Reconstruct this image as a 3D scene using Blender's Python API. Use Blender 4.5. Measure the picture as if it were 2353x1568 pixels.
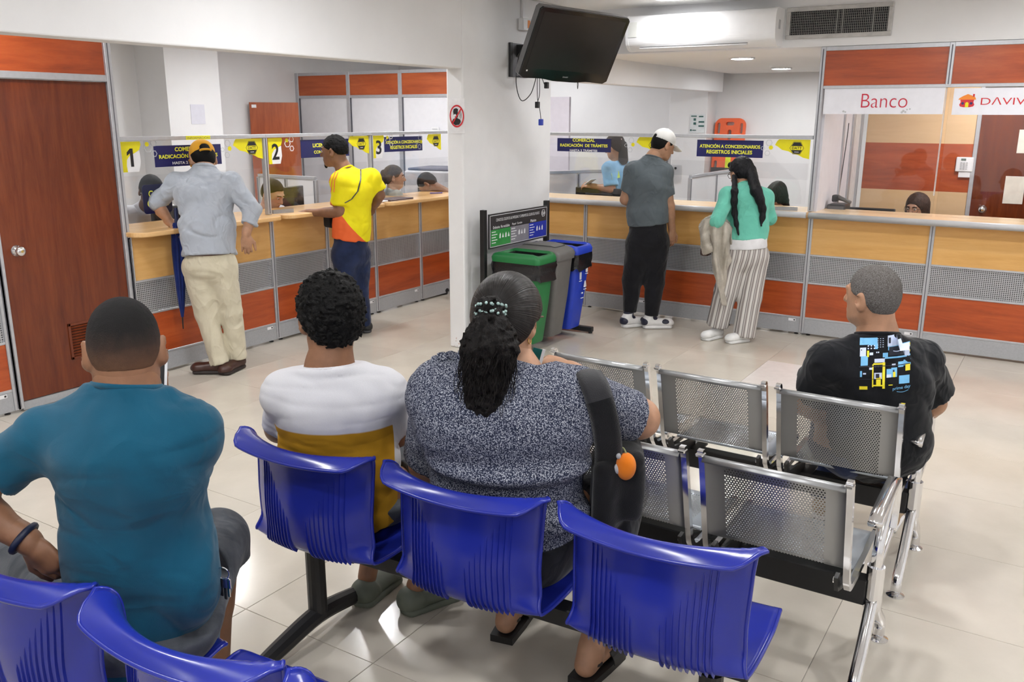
import bpy, bmesh, math, random
import numpy as np
from mathutils import Vector, Matrix
from mathutils.bvhtree import BVHTree

for o in list(bpy.data.objects):
    bpy.data.objects.remove(o)
COL = bpy.context.scene.collection
SC = bpy.context.scene

# ---------------------------------------------------------------- camera
# X runs along the right-hand counter, Y along the left-hand counter, camera stands at (0,0,CAM_H)
CAM_H = 1.80
F = 2013.74
PIT, ROL, YAW = math.radians(14.39), math.radians(0.168), math.radians(-32.276)
EA = (math.cos(YAW), math.sin(YAW))
EB = (-math.sin(YAW), math.cos(YAW))
fwd_h = Vector((EA[1], EB[1], 0.0))
right = Vector((EA[0], EB[0], 0.0))
fwd = Vector((fwd_h.x * math.cos(PIT), fwd_h.y * math.cos(PIT), -math.sin(PIT)))
down = fwd.cross(right)
cr, sr = math.cos(ROL), math.sin(ROL)
xa = right * cr - down * sr
da = right * sr + down * cr
cam_d = bpy.data.cameras.new('camera')
cam = bpy.data.objects.new('camera', cam_d)
COL.objects.link(cam)
M = Matrix.Identity(4)
for i in range(3):
    M[i][0] = xa[i]
    M[i][1] = -da[i]
    M[i][2] = -fwd[i]
    M[i][3] = (0, 0, CAM_H)[i]
cam.matrix_world = M
cam_d.sensor_width = 36.0
cam_d.lens = F * 36.0 / 2353.0
cam_d.clip_start = 0.05
SC.camera = cam

# ---------------------------------------------------------------- world, exposure
SC.view_settings.view_transform = 'Standard'
SC.view_settings.look = 'None'
SC.view_settings.exposure = 0.9
SC.view_settings.gamma = 1.0
SC.view_settings.use_curve_mapping = False
W = bpy.data.worlds.new('world')
SC.world = W
W.use_nodes = True
W.node_tree.nodes['Background'].inputs[0].default_value = (0.9, 0.95, 1.0, 1)
W.node_tree.nodes['Background'].inputs[1].default_value = 0.3
LAMP_POWER = 128.0
# round ceiling downlights (x, y): hall, staff side, and the lower ceiling over the back office
LAMPS_HALL = [(-2.92, 6.94), (-1.0, 5.4), (0.9, 5.4), (-2.9, 3.4), (-1.0, 3.0), (0.9, 3.0), (-2.9, 0.9), (-1.0, 0.6),
              (0.9, 0.6), (-1.0, -1.6), (0.9, -1.6), (-2.9, -1.6), (0.3, 6.35)]  # the last lamp is added, to brighten the wall above the bank
LAMPS_STAFF = [(-6.77, 5.32), (-4.83, 5.38), (-6.9, 7.9), (-5.0, 7.9), (-6.8, 3.0), (-4.8, 2.4), (-7.5, 7.3), (-6.4, 10.4)]
LAMPS_BACK = [(-2.79, 8.45), (-2.97, 10.39), (-0.6, 8.3)]
ZC, ZLOW = 2.72, 2.34


def ray(px, py):
    x = (px - 1176.5) / F
    y = (py - 784.0) / F
    xc = cr * x + sr * y
    yc = -sr * x + cr * y
    X, Y, Z = xc, math.cos(PIT) - yc * math.sin(PIT), -math.sin(PIT) - yc * math.cos(PIT)
    return Vector((X * EA[0] + Y * EA[1], X * EB[0] + Y * EB[1], Z)), Y


CAMP = Vector((0, 0, CAM_H))


def on_y(px, py, b):
    d, _ = ray(px, py)
    return CAMP + d * (b / d.y)


def on_x(px, py, a):
    d, _ = ray(px, py)
    return CAMP + d * (a / d.x)


def on_z(px, py, z):
    d, _ = ray(px, py)
    return CAMP + d * ((z - CAM_H) / d.z)


def at(px, py, hd):
    """point on the pixel's ray at horizontal distance hd along the view"""
    d, y = ray(px, py)
    return CAMP + d * (hd / y)


# ---------------------------------------------------------------- materials
MATS = {}


def new_mat(name):
    m = bpy.data.materials.new(name)
    m.use_nodes = True
    nt = m.node_tree
    return m, nt, nt.nodes['Principled BSDF']


def setp(b, **k):
    names = dict(col='Base Color', rough='Roughness', metal='Metallic', spec='Specular IOR Level', coat='Coat Weight',
                 coatr='Coat Roughness', alpha='Alpha', sheen='Sheen Weight', sss='Subsurface Weight', trans='Transmission Weight',
                 ecol='Emission Color', estr='Emission Strength', ior='IOR')
    for a, v in k.items():
        if a in ('col', 'ecol') and len(v) == 3:
            v = (*v, 1)
        b.inputs[names[a]].default_value = v


def lk(nt, a, b):
    nt.links.new(a, b)


def nd(nt, t, **k):
    n = nt.nodes.new('ShaderNode' + t)
    for a, v in k.items():
        setattr(n, a, v)
    return n


def mth(nt, op, a, b=None, c=None):
    n = nd(nt, 'Math', operation=op)
    for i, v in enumerate((a, b, c)):
        if v is None:
            continue
        if isinstance(v, (int, float)):
            n.inputs[i].default_value = v
        else:
            lk(nt, v, n.inputs[i])
    return n.outputs[0]


def objco(nt, scale=(1, 1, 1), loc=(0, 0, 0)):
    tc = nd(nt, 'TexCoord')
    mp = nd(nt, 'Mapping')
    mp.inputs['Scale'].default_value = scale
    mp.inputs['Location'].default_value = loc
    lk(nt, tc.outputs['Object'], mp.inputs['Vector'])
    return mp.outputs['Vector']


def noise(nt, vec, scale, detail=3, rough=.55, dist=0):
    n = nd(nt, 'TexNoise')
    n.inputs['Scale'].default_value = scale
    n.inputs['Detail'].default_value = detail
    n.inputs['Roughness'].default_value = rough
    n.inputs['Distortion'].default_value = dist
    lk(nt, vec, n.inputs['Vector'])
    return n


def ramp(nt, fac, stops):
    r = nd(nt, 'ValToRGB')
    els = r.color_ramp.elements
    while len(els) < len(stops):
        els.new(0.5)
    for e, (p, c) in zip(els, stops):
        e.position = p
        e.color = (*c, 1)
    lk(nt, fac, r.inputs[0])
    return r.outputs[0]


def mixc(nt, fac, a, b, blend='MIX'):
    n = nd(nt, 'Mix', data_type='RGBA', blend_type=blend)
    for sock, v in ((n.inputs[0], fac), (n.inputs[6], a), (n.inputs[7], b)):
        if isinstance(v, (int, float)):
            sock.default_value = v
        elif isinstance(v, tuple):
            sock.default_value = (*v, 1) if len(v) == 3 else v
        else:
            lk(nt, v, sock)
    return n.outputs[2]


def bump(nt, b, height, strength=.2, dist=.01):
    n = nd(nt, 'Bump')
    n.inputs['Strength'].default_value = strength
    n.inputs['Distance'].default_value = dist
    lk(nt, height, n.inputs['Height'])
    lk(nt, n.outputs[0], b.inputs['Normal'])


def plain(name, col, rough=.5, metal=0, var=.08, vscale=14, bmp=0, bscale=60, **k):
    """one colour with a light procedural mottling"""
    if name in MATS:
        return MATS[name]
    m, nt, b = new_mat(name)
    setp(b, col=col, rough=rough, metal=metal, **k)
    v = objco(nt)
    if var:
        n = noise(nt, v, vscale)
        lo = tuple(max(0, c * (1 - var)) for c in col)
        hi = tuple(min(1, c * (1 + var)) for c in col)
        lk(nt, ramp(nt, n.outputs[0], [(.3, lo), (.7, hi)]), b.inputs['Base Color'])
    if bmp:
        n2 = noise(nt, v, bscale, 4)
        bump(nt, b, n2.outputs[0], bmp, .004)
    MATS[name] = m
    return m


def wood(name, dark, mid, light, axis, rough=.35, scale=1.0, fine=26):
    """laminate with the grain running along the given axis"""
    if name in MATS:
        return MATS[name]
    m, nt, b = new_mat(name)
    st = {'x': (.12, 1, 1), 'y': (1, .12, 1), 'z': (1, 1, .10)}[axis]
    v = objco(nt, tuple(s * scale for s in st))
    n1 = noise(nt, v, 7, 5, .6, 1.2)
    n2 = noise(nt, v, fine, 6, .7, .4)
    f = mth(nt, 'ADD', mth(nt, 'MULTIPLY', n1.outputs[0], .65), mth(nt, 'MULTIPLY', n2.outputs[0], .35))
    lk(nt, ramp(nt, f, [(.32, dark), (.5, mid), (.68, light)]), b.inputs['Base Color'])
    setp(b, rough=rough, coat=.15, coatr=.25)
    bump(nt, b, n2.outputs[0], .04, .002)
    MATS[name] = m
    return m


def perforated(name, col, axes, pitch, hole, metal=.5, rough=.42, rnd=False, win=None):
    """sheet metal with real see-through holes; axes = the two object axes of the sheet; win = half-extents of the holed field"""
    m, nt, b = new_mat(name)
    setp(b, col=col, rough=rough, metal=metal)
    tc = nd(nt, 'TexCoord')
    sep = nd(nt, 'SeparateXYZ')
    lk(nt, tc.outputs['Object'], sep.inputs[0])
    u, v = sep.outputs['XYZ'.index(axes[0])], sep.outputs['XYZ'.index(axes[1])]
    us, vs = mth(nt, 'DIVIDE', u, pitch), mth(nt, 'DIVIDE', v, pitch * (.866 if rnd else 1))
    if rnd:
        row = mth(nt, 'FLOOR', vs)
        us = mth(nt, 'ADD', us, mth(nt, 'MULTIPLY', mth(nt, 'MODULO', mth(nt, 'ADD', row, 1000.0), 2.0), .5))
    fu = mth(nt, 'ABSOLUTE', mth(nt, 'SUBTRACT', mth(nt, 'FRACT', mth(nt, 'ADD', us, 1000.0)), .5))
    fv = mth(nt, 'ABSOLUTE', mth(nt, 'SUBTRACT', mth(nt, 'FRACT', mth(nt, 'ADD', vs, 1000.0)), .5))
    if rnd:
        d = mth(nt, 'SQRT', mth(nt, 'ADD', mth(nt, 'MULTIPLY', fu, fu), mth(nt, 'MULTIPLY', mth(nt, 'MULTIPLY', fv, fv), .75)))
        h = mth(nt, 'LESS_THAN', d, hole)
    else:
        h = mth(nt, 'MULTIPLY', mth(nt, 'LESS_THAN', fu, hole), mth(nt, 'LESS_THAN', fv, hole))
    if win:
        h = mth(nt, 'MULTIPLY', h, mth(nt, 'LESS_THAN', mth(nt, 'ABSOLUTE', u), win[0]))
        h = mth(nt, 'MULTIPLY', h, mth(nt, 'LESS_THAN', mth(nt, 'ABSOLUTE', mth(nt, 'SUBTRACT', v, win[1])), win[2]))
    lk(nt, mth(nt, 'SUBTRACT', 1.0, h), b.inputs['Alpha'])
    return m


def glass_mat(name, tint=(.97, .985, .98), refl=1.0):
    m, nt, b = new_mat(name)
    nt.nodes.remove(b)
    out = nt.nodes['Material Output']
    tr = nd(nt, 'BsdfTransparent')
    tr.inputs[0].default_value = (*tint, 1)
    gl = nd(nt, 'BsdfGlossy')
    gl.inputs['Roughness'].default_value = .02
    fr = nd(nt, 'Fresnel')
    gm_ = nd(nt, 'NewGeometry')
    lk(nt, mth(nt, 'SUBTRACT', 1.45, mth(nt, 'MULTIPLY', gm_.outputs['Backfacing'], 1.45 - 1 / 1.45)), fr.inputs[0])
    mx = nd(nt, 'MixShader')
    lk(nt, mth(nt, 'MULTIPLY', fr.outputs[0], refl), mx.inputs[0])
    lk(nt, tr.outputs[0], mx.inputs[1])
    lk(nt, gl.outputs[0], mx.inputs[2])
    lk(nt, mx.outputs[0], out.inputs[0])
    MATS[name] = m
    return m


def emit(name, col, strength):
    m, nt, b = new_mat(name)
    setp(b, col=(.9, .9, .9), ecol=col, estr=strength)
    MATS[name] = m
    return m


def fabric(name, col, col2=None, bscale=500, bstr=.15, rough=.9, var=.12, wr=0.0, wst=(1, 1, .7)):
    """cloth: weave bump and slight shade variation"""
    if name in MATS:
        return MATS[name]
    m, nt, b = new_mat(name)
    v = objco(nt)
    n = noise(nt, v, 9, 4)
    c2 = col2 or tuple(max(0, c * (1 - var * 1.5)) for c in col)
    lk(nt, ramp(nt, n.outputs[0], [(.35, c2), (.65, col)]), b.inputs['Base Color'])
    setp(b, rough=rough, spec=.2, sheen=.15)
    n2 = noise(nt, v, bscale, 2)
    h = n2.outputs[0]
    if wr:
        n3 = noise(nt, objco(nt, wst), 4.2, 2, .45, .9)
        n4 = noise(nt, objco(nt, wst, (3, 1, 2)), 8.5, 2, .45, .8)
        r3 = ramp(nt, n3.outputs[0], [(.36, (0, 0, 0)), (.47, (1, 1, 1)), (.50, (.85, .85, .85)), (.60, (0, 0, 0))])
        r4 = ramp(nt, n4.outputs[0], [(.40, (0, 0, 0)), (.49, (1, 1, 1)), (.60, (.1, .1, .1))])
        h = mth(nt, 'ADD', mth(nt, 'MULTIPLY', h, .05), mth(nt, 'ADD', mth(nt, 'MULTIPLY', r3, wr), mth(nt, 'MULTIPLY', r4, wr * .4)))
    bump(nt, b, h, bstr if not wr else .42, .006 if not wr else .02)
    MATS[name] = m
    return m


def skin(name, col):
    if name in MATS:
        return MATS[name]
    m, nt, b = new_mat(name)
    v = objco(nt)
    n = noise(nt, v, 22, 4)
    lk(nt, ramp(nt, n.outputs[0], [(.3, tuple(c * .86 for c in col)), (.7, tuple(min(1, c * 1.1) for c in col))]), b.inputs['Base Color'])
    setp(b, rough=.48, spec=.4, sss=.06)
    b.inputs['Subsurface Radius'].default_value = (.012, .005, .003)
    n2 = noise(nt, v, 180, 2)
    bump(nt, b, n2.outputs[0], .12, .002)
    MATS[name] = m
    return m


def hair_mat(name, col, scale=(1, 1, 1), freq=220, rough=.5, strength=.5, col2=None):
    if name in MATS:
        return MATS[name]
    m, nt, b = new_mat(name)
    v = objco(nt, scale)
    n = noise(nt, v, freq, 3, .6)
    c2 = col2 or tuple(c * 1.8 + .002 for c in col)
    lk(nt, ramp(nt, n.outputs[0], [(.38, col), (.72, c2)]), b.inputs['Base Color'])
    setp(b, rough=rough + .12, spec=.16)
    bump(nt, b, n.outputs[0], strength, .006)
    MATS[name] = m
    return m


WHITE = plain('wall_paint', (.80, .80, .81), .6, var=.02, vscale=3, bmp=.08, bscale=40)
CEIL = plain('ceiling_paint', (.82, .815, .80), .7, var=.015, vscale=2)
ALU = plain('aluminium', (.52, .53, .56), .38, .55, var=.05, vscale=30)
ALU_D = plain('aluminium_groove', (.12, .12, .14), .5, .3, var=.05)
PLINTH = plain('grey_laminate', (.40, .41, .43), .42, .15, var=.06, vscale=90)
RED_X = wood('red_laminate_x', (.26, .040, .008), (.42, .072, .014), (.53, .115, .028), 'x', .33)
RED_Y = wood('red_laminate_y', (.26, .040, .008), (.42, .072, .014), (.53, .115, .028), 'y', .33)
MAPLE_X = wood('maple_laminate_x', (.58, .31, .085), (.66, .37, .12), (.72, .43, .16), 'x', .34)
MAPLE_Y = wood('maple_laminate_y', (.58, .31, .085), (.66, .37, .12), (.72, .43, .16), 'y', .34)
TOP_MAPLE = wood('worktop_maple', (.66, .38, .15), (.72, .44, .19), (.78, .50, .24), 'y', .25)
TOP_PALE = wood('worktop_pale', (.74, .53, .32), (.79, .59, .37), (.84, .65, .43), 'x', .25)
EDGE_GREY = plain('grey_edge_band', (.42, .42, .43), .4, 0, var=.04)
DOOR_W = wood('door_veneer', (.085, .013, .0025), (.135, .023, .0045), (.19, .038, .008), 'z', .22, 1.2, 40)
DOOR_F = wood('far_door_veneer', (.26, .045, .010), (.36, .075, .018), (.46, .11, .03), 'z', .3, 1.2, 40)
CHROME = plain('chrome', (.80, .80, .82), .10, 1.0, var=.03)
BLACKM = plain('black_metal', (.012, .012, .013), .42, .1, var=.2)
BLACKP = plain('black_plastic', (.014, .014, .016), .4, 0, var=.15)
GLASS = glass_mat('acrylic_glass', (.978, .978, .98), 1.0)
NAVY = plain('navy_print', (.012, .014, .105), .35, var=.08)
YEL = plain('yellow_print', (.83, .74, .005), .4, var=.04)
YELT = plain('yellow_lettering', (.86, .84, .06), .4, var=.03)
WHT = plain('white_print', (.82, .82, .84), .4, var=.03)
BLK = plain('black_print', (.012, .012, .014), .4, var=.1)
GRYP = plain('grey_print', (.50, .51, .53), .45, var=.05)
PAPER = plain('paper', (.78, .79, .84), .7, var=.03)


# ---------------------------------------------------------------- object helpers
def props(o, label, cat, group=None):
    o['label'] = label
    o['category'] = cat
    if group:
        o['group'] = group
    return o


def thing(name, label, cat, loc=(0, 0, 0), rotz=0.0, group=None):
    o = bpy.data.objects.new(name, None)
    COL.objects.link(o)
    o.location = loc
    o.rotation_euler = (0, 0, rotz)
    o.empty_display_size = .1
    props(o, label, cat, group)
    return o


def pmat(p):
    if p is None:
        return Matrix.Identity(4)
    l = Matrix.LocRotScale(p.location, p.rotation_euler, p.scale)
    return (pmat(p.parent) @ l) if p.parent else l


def link(name, me, mat, parent=None, smooth=False):
    o = bpy.data.objects.new(name, me)
    COL.objects.link(o)
    if mat is not None:
        for mm in (mat if isinstance(mat, (list, tuple)) else [mat]):
            me.materials.append(mm)
    if parent is not None:
        o.parent = parent
    if smooth:
        me.polygons.foreach_set('use_smooth', [True] * len(me.polygons))
    return o


def raw(name, V, Fc, mat, parent=None, smooth=False, world=True, mids=None):
    """mesh object from vertices; world=True: V is in world coordinates and is turned into the parent's frame;
    a top-level mesh gets its origin at the centre of its base"""
    me = bpy.data.meshes.new(name)
    V = np.asarray(V, dtype=float).reshape(-1, 3)
    loc = None
    if world:
        if parent is not None:
            inv = np.array(pmat(parent).inverted())
            V = V @ inv[:3, :3].T + inv[:3, 3]
        else:
            lo, hi = V.min(0), V.max(0)
            loc = np.array([(lo[0] + hi[0]) / 2, (lo[1] + hi[1]) / 2, lo[2]])
            V = V - loc
    me.from_pydata(V.tolist(), [], Fc)
    if mids is not None:
        me.polygons.foreach_set('material_index', mids)
    me.update()
    o = link(name, me, mat, parent, smooth)
    if loc is not None:
        o.location = loc
    return o


class MB:
    """collects shapes and links them as ONE mesh object"""

    def __init__(s):
        s.V, s.F, s.M = [], [], []
        s.mi = 0

    def add(s, V, Fc):
        n = len(s.V)
        s.V += [tuple(v) for v in V]
        s.F += [tuple(i + n for i in f) for f in Fc]
        s.M += [s.mi] * len(Fc)
        return s

    def box(s, lo, hi, bev=0.0, rot=None):
        lo, hi = Vector(lo), Vector(hi)
        c, h = (lo + hi) / 2, (hi - lo) / 2
        h = Vector((abs(h.x), abs(h.y), abs(h.z)))
        if bev <= 0:
            V = [Vector((x * h.x, y * h.y, z * h.z)) for x in (-1, 1) for y in (-1, 1) for z in (-1, 1)]
            Fc = [(0, 1, 3, 2), (4, 6, 7, 5), (0, 4, 5, 1), (2, 3, 7, 6), (0, 2, 6, 4), (1, 5, 7, 3)]
        else:
            bm = bmesh.new()
            bmesh.ops.create_cube(bm, size=2)
            for v in bm.verts:
                v.co = Vector((v.co.x * h.x, v.co.y * h.y, v.co.z * h.z))
            bmesh.ops.bevel(bm, geom=bm.edges[:], offset=min(bev, min(h) * .9), segments=2 if bev > .006 else 1, profile=.5, affect='EDGES')
            V = [v.co.copy() for v in bm.verts]
            Fc = [tuple(v.index for v in f.verts) for f in bm.faces]
            bm.free()
        if rot is not None:
            V = [rot @ v for v in V]
        return s.add([v + c for v in V], Fc)

    def tube(s, pts, r, n=10, caps=True, closed=False):
        pts = [Vector(p) for p in pts]
        rs = r if isinstance(r, (list, tuple)) else [r] * len(pts)
        m = len(pts)
        up = None
        rings = []
        for i, p in enumerate(pts):
            a = pts[(i - 1) % m] if (i > 0 or closed) else p
            b = pts[(i + 1) % m] if (i < m - 1 or closed) else p
            t = (b - a).normalized()
            if up is None:
                up = Vector((0, 0, 1)) if abs(t.z) < .9 else Vector((1, 0, 0))
            up = (up - t * up.dot(t)).normalized()
            q = t.cross(up)
            rings.append([p + (up * math.cos(2 * math.pi * k / n) + q * math.sin(2 * math.pi * k / n)) * rs[i] for k in range(n)])
        V = [v for rg in rings for v in rg]
        Fc = []
        for i in range(m if closed else m - 1):
            j = (i + 1) % m
            for k in range(n):
                Fc.append((i * n + k, i * n + (k + 1) % n, j * n + (k + 1) % n, j * n + k))
        if caps and not closed:
            Fc.append(tuple(range(n - 1, -1, -1)))
            Fc.append(tuple((m - 1) * n + k for k in range(n)))
        return s.add(V, Fc)

    def sweep(s, pts, prof, side):
        """sweep a closed 2-D profile (u along side, v across) along a planar path; side = constant binormal"""
        pts = [Vector(p) for p in pts]
        side = Vector(side).normalized()
        m, n = len(pts), len(prof)
        V = []
        for i, p in enumerate(pts):
            t = (pts[min(i + 1, m - 1)] - pts[max(i - 1, 0)]).normalized()
            w = t.cross(side).normalized()
            V += [p + side * a + w * b for a, b in prof]
        Fc = [(i * n + k, i * n + (k + 1) % n, (i + 1) * n + (k + 1) % n, (i + 1) * n + k) for i in range(m - 1) for k in range(n)]
        Fc += [tuple(range(n - 1, -1, -1)), tuple((m - 1) * n + k for k in range(n))]
        return s.add(V, Fc)

    def lathe(s, c, prof, n=24, axis=(0, 0, 1)):
        c, ax = Vector(c), Vector(axis).normalized()
        u = ax.orthogonal().normalized()
        v = ax.cross(u)
        V = [c + ax * h + (u * math.cos(2 * math.pi * k / n) + v * math.sin(2 * math.pi * k / n)) * r for r, h in prof for k in range(n)]
        m = len(prof)
        Fc = [(i * n + k, i * n + (k + 1) % n, (i + 1) * n + (k + 1) % n, (i + 1) * n + k) for i in range(m - 1) for k in range(n)]
        Fc += [tuple(range(n - 1, -1, -1)), tuple((m - 1) * n + k for k in range(n))]
        return s.add(V, Fc)

    def prism(s, poly, o, u, v, d):
        """extrude polygon (2-D points on axes u, v from origin o) by vector d"""
        o, u, v, d = Vector(o), Vector(u), Vector(v), Vector(d)
        n = len(poly)
        V = [o + u * a + v * b for a, b in poly] + [o + u * a + v * b + d for a, b in poly]
        Fc = [tuple(range(n - 1, -1, -1)), tuple(range(n, 2 * n))] + [(k, (k + 1) % n, n + (k + 1) % n, n + k) for k in range(n)]
        return s.add(V, Fc)

    def grid(s, P, close_u=False):
        """P[i][j] grid of points"""
        m, n = len(P), len(P[0])
        V = [p for row in P for p in row]
        Fc = [(i * n + j, i * n + (j + 1) % n, (i + 1) * n + (j + 1) % n, (i + 1) * n + j) for i in range(m - 1) for j in range(n if close_u else n - 1)]
        return s.add(V, Fc)

    def sphere(s, c, r, n=14, m=9):
        c = Vector(c)
        r = Vector(r) if not isinstance(r, (int, float)) else Vector((r, r, r))
        V = [c + Vector((0, 0, r.z))]
        for i in range(1, m):
            th = math.pi * i / m
            V += [c + Vector((r.x * math.sin(th) * math.cos(2 * math.pi * k / n), r.y * math.sin(th) * math.sin(2 * math.pi * k / n), r.z * math.cos(th))) for k in range(n)]
        V.append(c - Vector((0, 0, r.z)))
        Fc = [(0, 1 + k, 1 + (k + 1) % n) for k in range(n)]
        for i in range(m - 2):
            Fc += [(1 + i * n + k, 1 + (i + 1) * n + k, 1 + (i + 1) * n + (k + 1) % n, 1 + i * n + (k + 1) % n) for k in range(n)]
        L = len(V) - 1
        Fc += [(L, 1 + (m - 2) * n + (k + 1) % n, 1 + (m - 2) * n + k) for k in range(n)]
        return s.add(V, Fc)

    def build(s, name, mat, parent=None, smooth=False, world=True):
        return raw(name, s.V, s.F, mat, parent, smooth, world, s.M if any(s.M) else None)


def box(name, lo, hi, mat, parent=None, bev=0.0, world=True):
    return MB().box(lo, hi, bev).build(name, mat, parent, world=world)


def struct(o):
    o['kind'] = 'structure'
    return o


def smooth_pts(pts, n=6, closed=False):
    """Catmull-Rom through the points"""
    P = [Vector(p) for p in pts]
    out = []
    m = len(P)
    for i in range(m if closed else m - 1):
        p0 = P[(i - 1) % m] if (closed or i > 0) else P[0]
        p1, p2 = P[i], P[(i + 1) % m]
        p3 = P[(i + 2) % m] if (closed or i < m - 2) else P[-1]
        for k in range(n):
            t = k / n
            out.append(.5 * ((2 * p1) + (p2 - p0) * t + (2 * p0 - 5 * p1 + 4 * p2 - p3) * t * t + (3 * p1 - p0 - 3 * p2 + p3) * t ** 3))
    if not closed:
        out.append(P[-1])
    return out


def text_geo(s, bold=0.0, res=3):
    cu = bpy.data.curves.new('lettering', 'FONT')
    cu.body = s
    cu.size = 1.0
    cu.align_x = 'CENTER'
    cu.align_y = 'CENTER'
    cu.resolution_u = res
    cu.offset = bold
    ob = bpy.data.objects.new('lettering', cu)
    me = bpy.data.meshes.new_from_object(ob)
    V = np.array([v.co[:] for v in me.vertices]).reshape(-1, 3)
    Fc = [tuple(p.vertices) for p in me.polygons]
    bpy.data.objects.remove(ob)
    bpy.data.curves.remove(cu)
    bpy.data.meshes.remove(me)
    lo, hi = V.min(0), V.max(0)
    V = V - (lo + hi) / 2
    return V, Fc, (hi - lo)


def text(name, s, c, u, v, mat, parent, w=None, h=None, bold=0.012, res=3):
    """flat lettering centred at c, running along u, upright along v, scaled to width w and/or height h"""
    V, Fc, sz = text_geo(s, bold, res)
    sx = w / sz[0] if w else h / sz[1]
    sy = h / sz[1] if h else sx
    c, u, v = Vector(c), Vector(u).normalized(), Vector(v).normalized()
    P = [c + u * (a[0] * sx) + v * (a[1] * sy) for a in V]
    return raw(name, P, Fc, mat, parent)


def flat(name, poly, o, u, v, d, mat, parent=None):
    return MB().prism(poly, o, u, v, d).build(name, mat, parent)


def arcpoly(cx, cy, rx, ry, a0, a1, n=16):
    return [(cx + rx * math.cos(math.radians(a0 + (a1 - a0) * i / n)), cy + ry * math.sin(math.radians(a0 + (a1 - a0) * i / n))) for i in range(n + 1)]

# ================================================================ the room
YF, XF = 7.44, -5.355          # front planes of the right-hand and left-hand counters
XB0, XB1 = -4.07, -3.92        # beam and pillar
YB = 11.5                      # back wall of the office
XW = -9.43                     # far wall of the staff area

# floor: grout bed with single tiles
FX0, FX1, FY0, FY1 = -9.6, 2.4, -2.6, 11.6
floor = struct(box('floor', (FX0, FY0, -.12), (FX1, FY1, -.004), plain('grout', (.36, .34, .31), .8)))
mt, nt, b = new_mat('floor_tile')
v = objco(nt)
n1 = noise(nt, v, 2.2, 5)
n2 = noise(nt, v, 60, 3)
geo = nd(nt, 'ObjectInfo')
c = ramp(nt, n1.outputs[0], [(.3, (.50, .455, .385)), (.7, (.60, .555, .48))])
c = mixc(nt, mth(nt, 'MULTIPLY', geo.outputs['Random'], .25), c, (.52, .48, .43))
c = mixc(nt, mth(nt, 'MULTIPLY', n2.outputs[0], .12), c, (.42, .38, .33))
lk(nt, c, b.inputs['Base Color'])
setp(b, rough=.14, spec=.5)
lk(nt, mth(nt, 'ADD', mth(nt, 'MULTIPLY', n1.outputs[0], .12), .10), b.inputs['Roughness'])
TILE = mt
TILE_P = plain('pale_tile', (.66, .61, .58), .2, var=.04)
TXP, TYP, TX0, TY0 = .627, .648, -.535, 1.955
tme = None
tile_n = 0
fl = Vector(floor.location)
for i in range(-12, 5):
    for j in range(-6, 15):
        x0, y0 = TX0 + TXP * i, TY0 + TYP * j
        x1, y1 = x0 + TXP, y0 + TYP
        if x0 < FX0 or x1 > FX1 or y0 < FY0 or y1 > FY1:
            continue
        if x1 < -5.36 or (y0 > 7.5) or (x0 > 1.0) or y1 < -.7:
            continue
        if tme is None:
            m_ = MB().box((-TXP / 2 + .0011, -TYP / 2 + .0011, -.006), (TXP / 2 - .0011, TYP / 2 - .0011, 0), .0012)
            t = m_.build('tile', TILE, floor, world=False)
            tme = t.data
            pale = tme.copy()
            pale.materials[0] = TILE_P
        else:
            t = bpy.data.objects.new('tile', pale if (i, j) == (-2, 6) else tme)
            COL.objects.link(t)
            t.parent = floor
        t.location = Vector(((x0 + x1) / 2, (y0 + y1) / 2, 0)) - fl
        tile_n += 1
m_ = MB()
m_.box((FX0, FY0, -.004), (-5.36 - .2, FY1, -.001)).box((-5.56, 7.6, -.004), (FX1, FY1, -.001)).box((1.0, FY0, -.004), (FX1, 7.6, -.001)).box((-5.56, FY0, -.004), (1.0, -.65, -.001))
m_.build('staff_floor', TILE, floor)

struct(box('ceiling', (FX0, FY0, ZC), (FX1, FY1, ZC + .1), CEIL))
struct(box('ceiling_low', (XB1, YF + .16, ZLOW), (FX1, YB, ZLOW + .06), CEIL))
struct(box('wall_front', (FX0, FY0 - .1, 0), (FX1, FY0, ZC), WHITE))
struct(box('wall_right', (2.2, FY0, 0), (2.3, FY1, ZC), WHITE))
struct(box('wall_back', (FX0, YB, 0), (FX1, YB + .1, ZC), WHITE))
struct(box('wall_left', (XW - .1, FY0, 0), (XW, FY1, ZC), WHITE))
struct(box('trim_soffit', (XB1, YF, ZLOW), (FX1, YF + .16, ZC), WHITE))
struct(MB().box((XB0, FY0, 2.14), (XB1, 5.51, ZC), .008).box((XB0, 6.83, 2.105), (XB1, 11.2, ZC), .006).build('trim_beam', WHITE))
mp, nt, b = new_mat('pillar_paint')
v = objco(nt)
n1 = noise(nt, v, 5, 4)
sp = nd(nt, 'SeparateXYZ')
lk(nt, v, sp.inputs[0])
n3 = noise(nt, v, 16, 5, .7)
stain = mth(nt, 'MULTIPLY', mth(nt, 'LESS_THAN', sp.outputs[2], .20), mth(nt, 'GREATER_THAN', n3.outputs[0], .615))
c = mixc(nt, stain, ramp(nt, n1.outputs[0], [(.3, (.78, .78, .79)), (.7, (.82, .82, .83))]), (.55, .40, .36))
lk(nt, c, b.inputs['Base Color'])
setp(b, rough=.6)
bump(nt, b, noise(nt, v, 40, 3).outputs[0], .08, .004)
struct(MB().box((XB0, 5.51, 0), (XB1, 6.83, ZC), .012).build('pillar', mp))
struct(box('pillar_far', (-4.62, 11.17, 0), (-4.10, YB, ZC), WHITE, bev=.006))
struct(box('wall_column', (XW, 6.69, 0), (-8.9, 7.445, ZC), WHITE))

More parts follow.
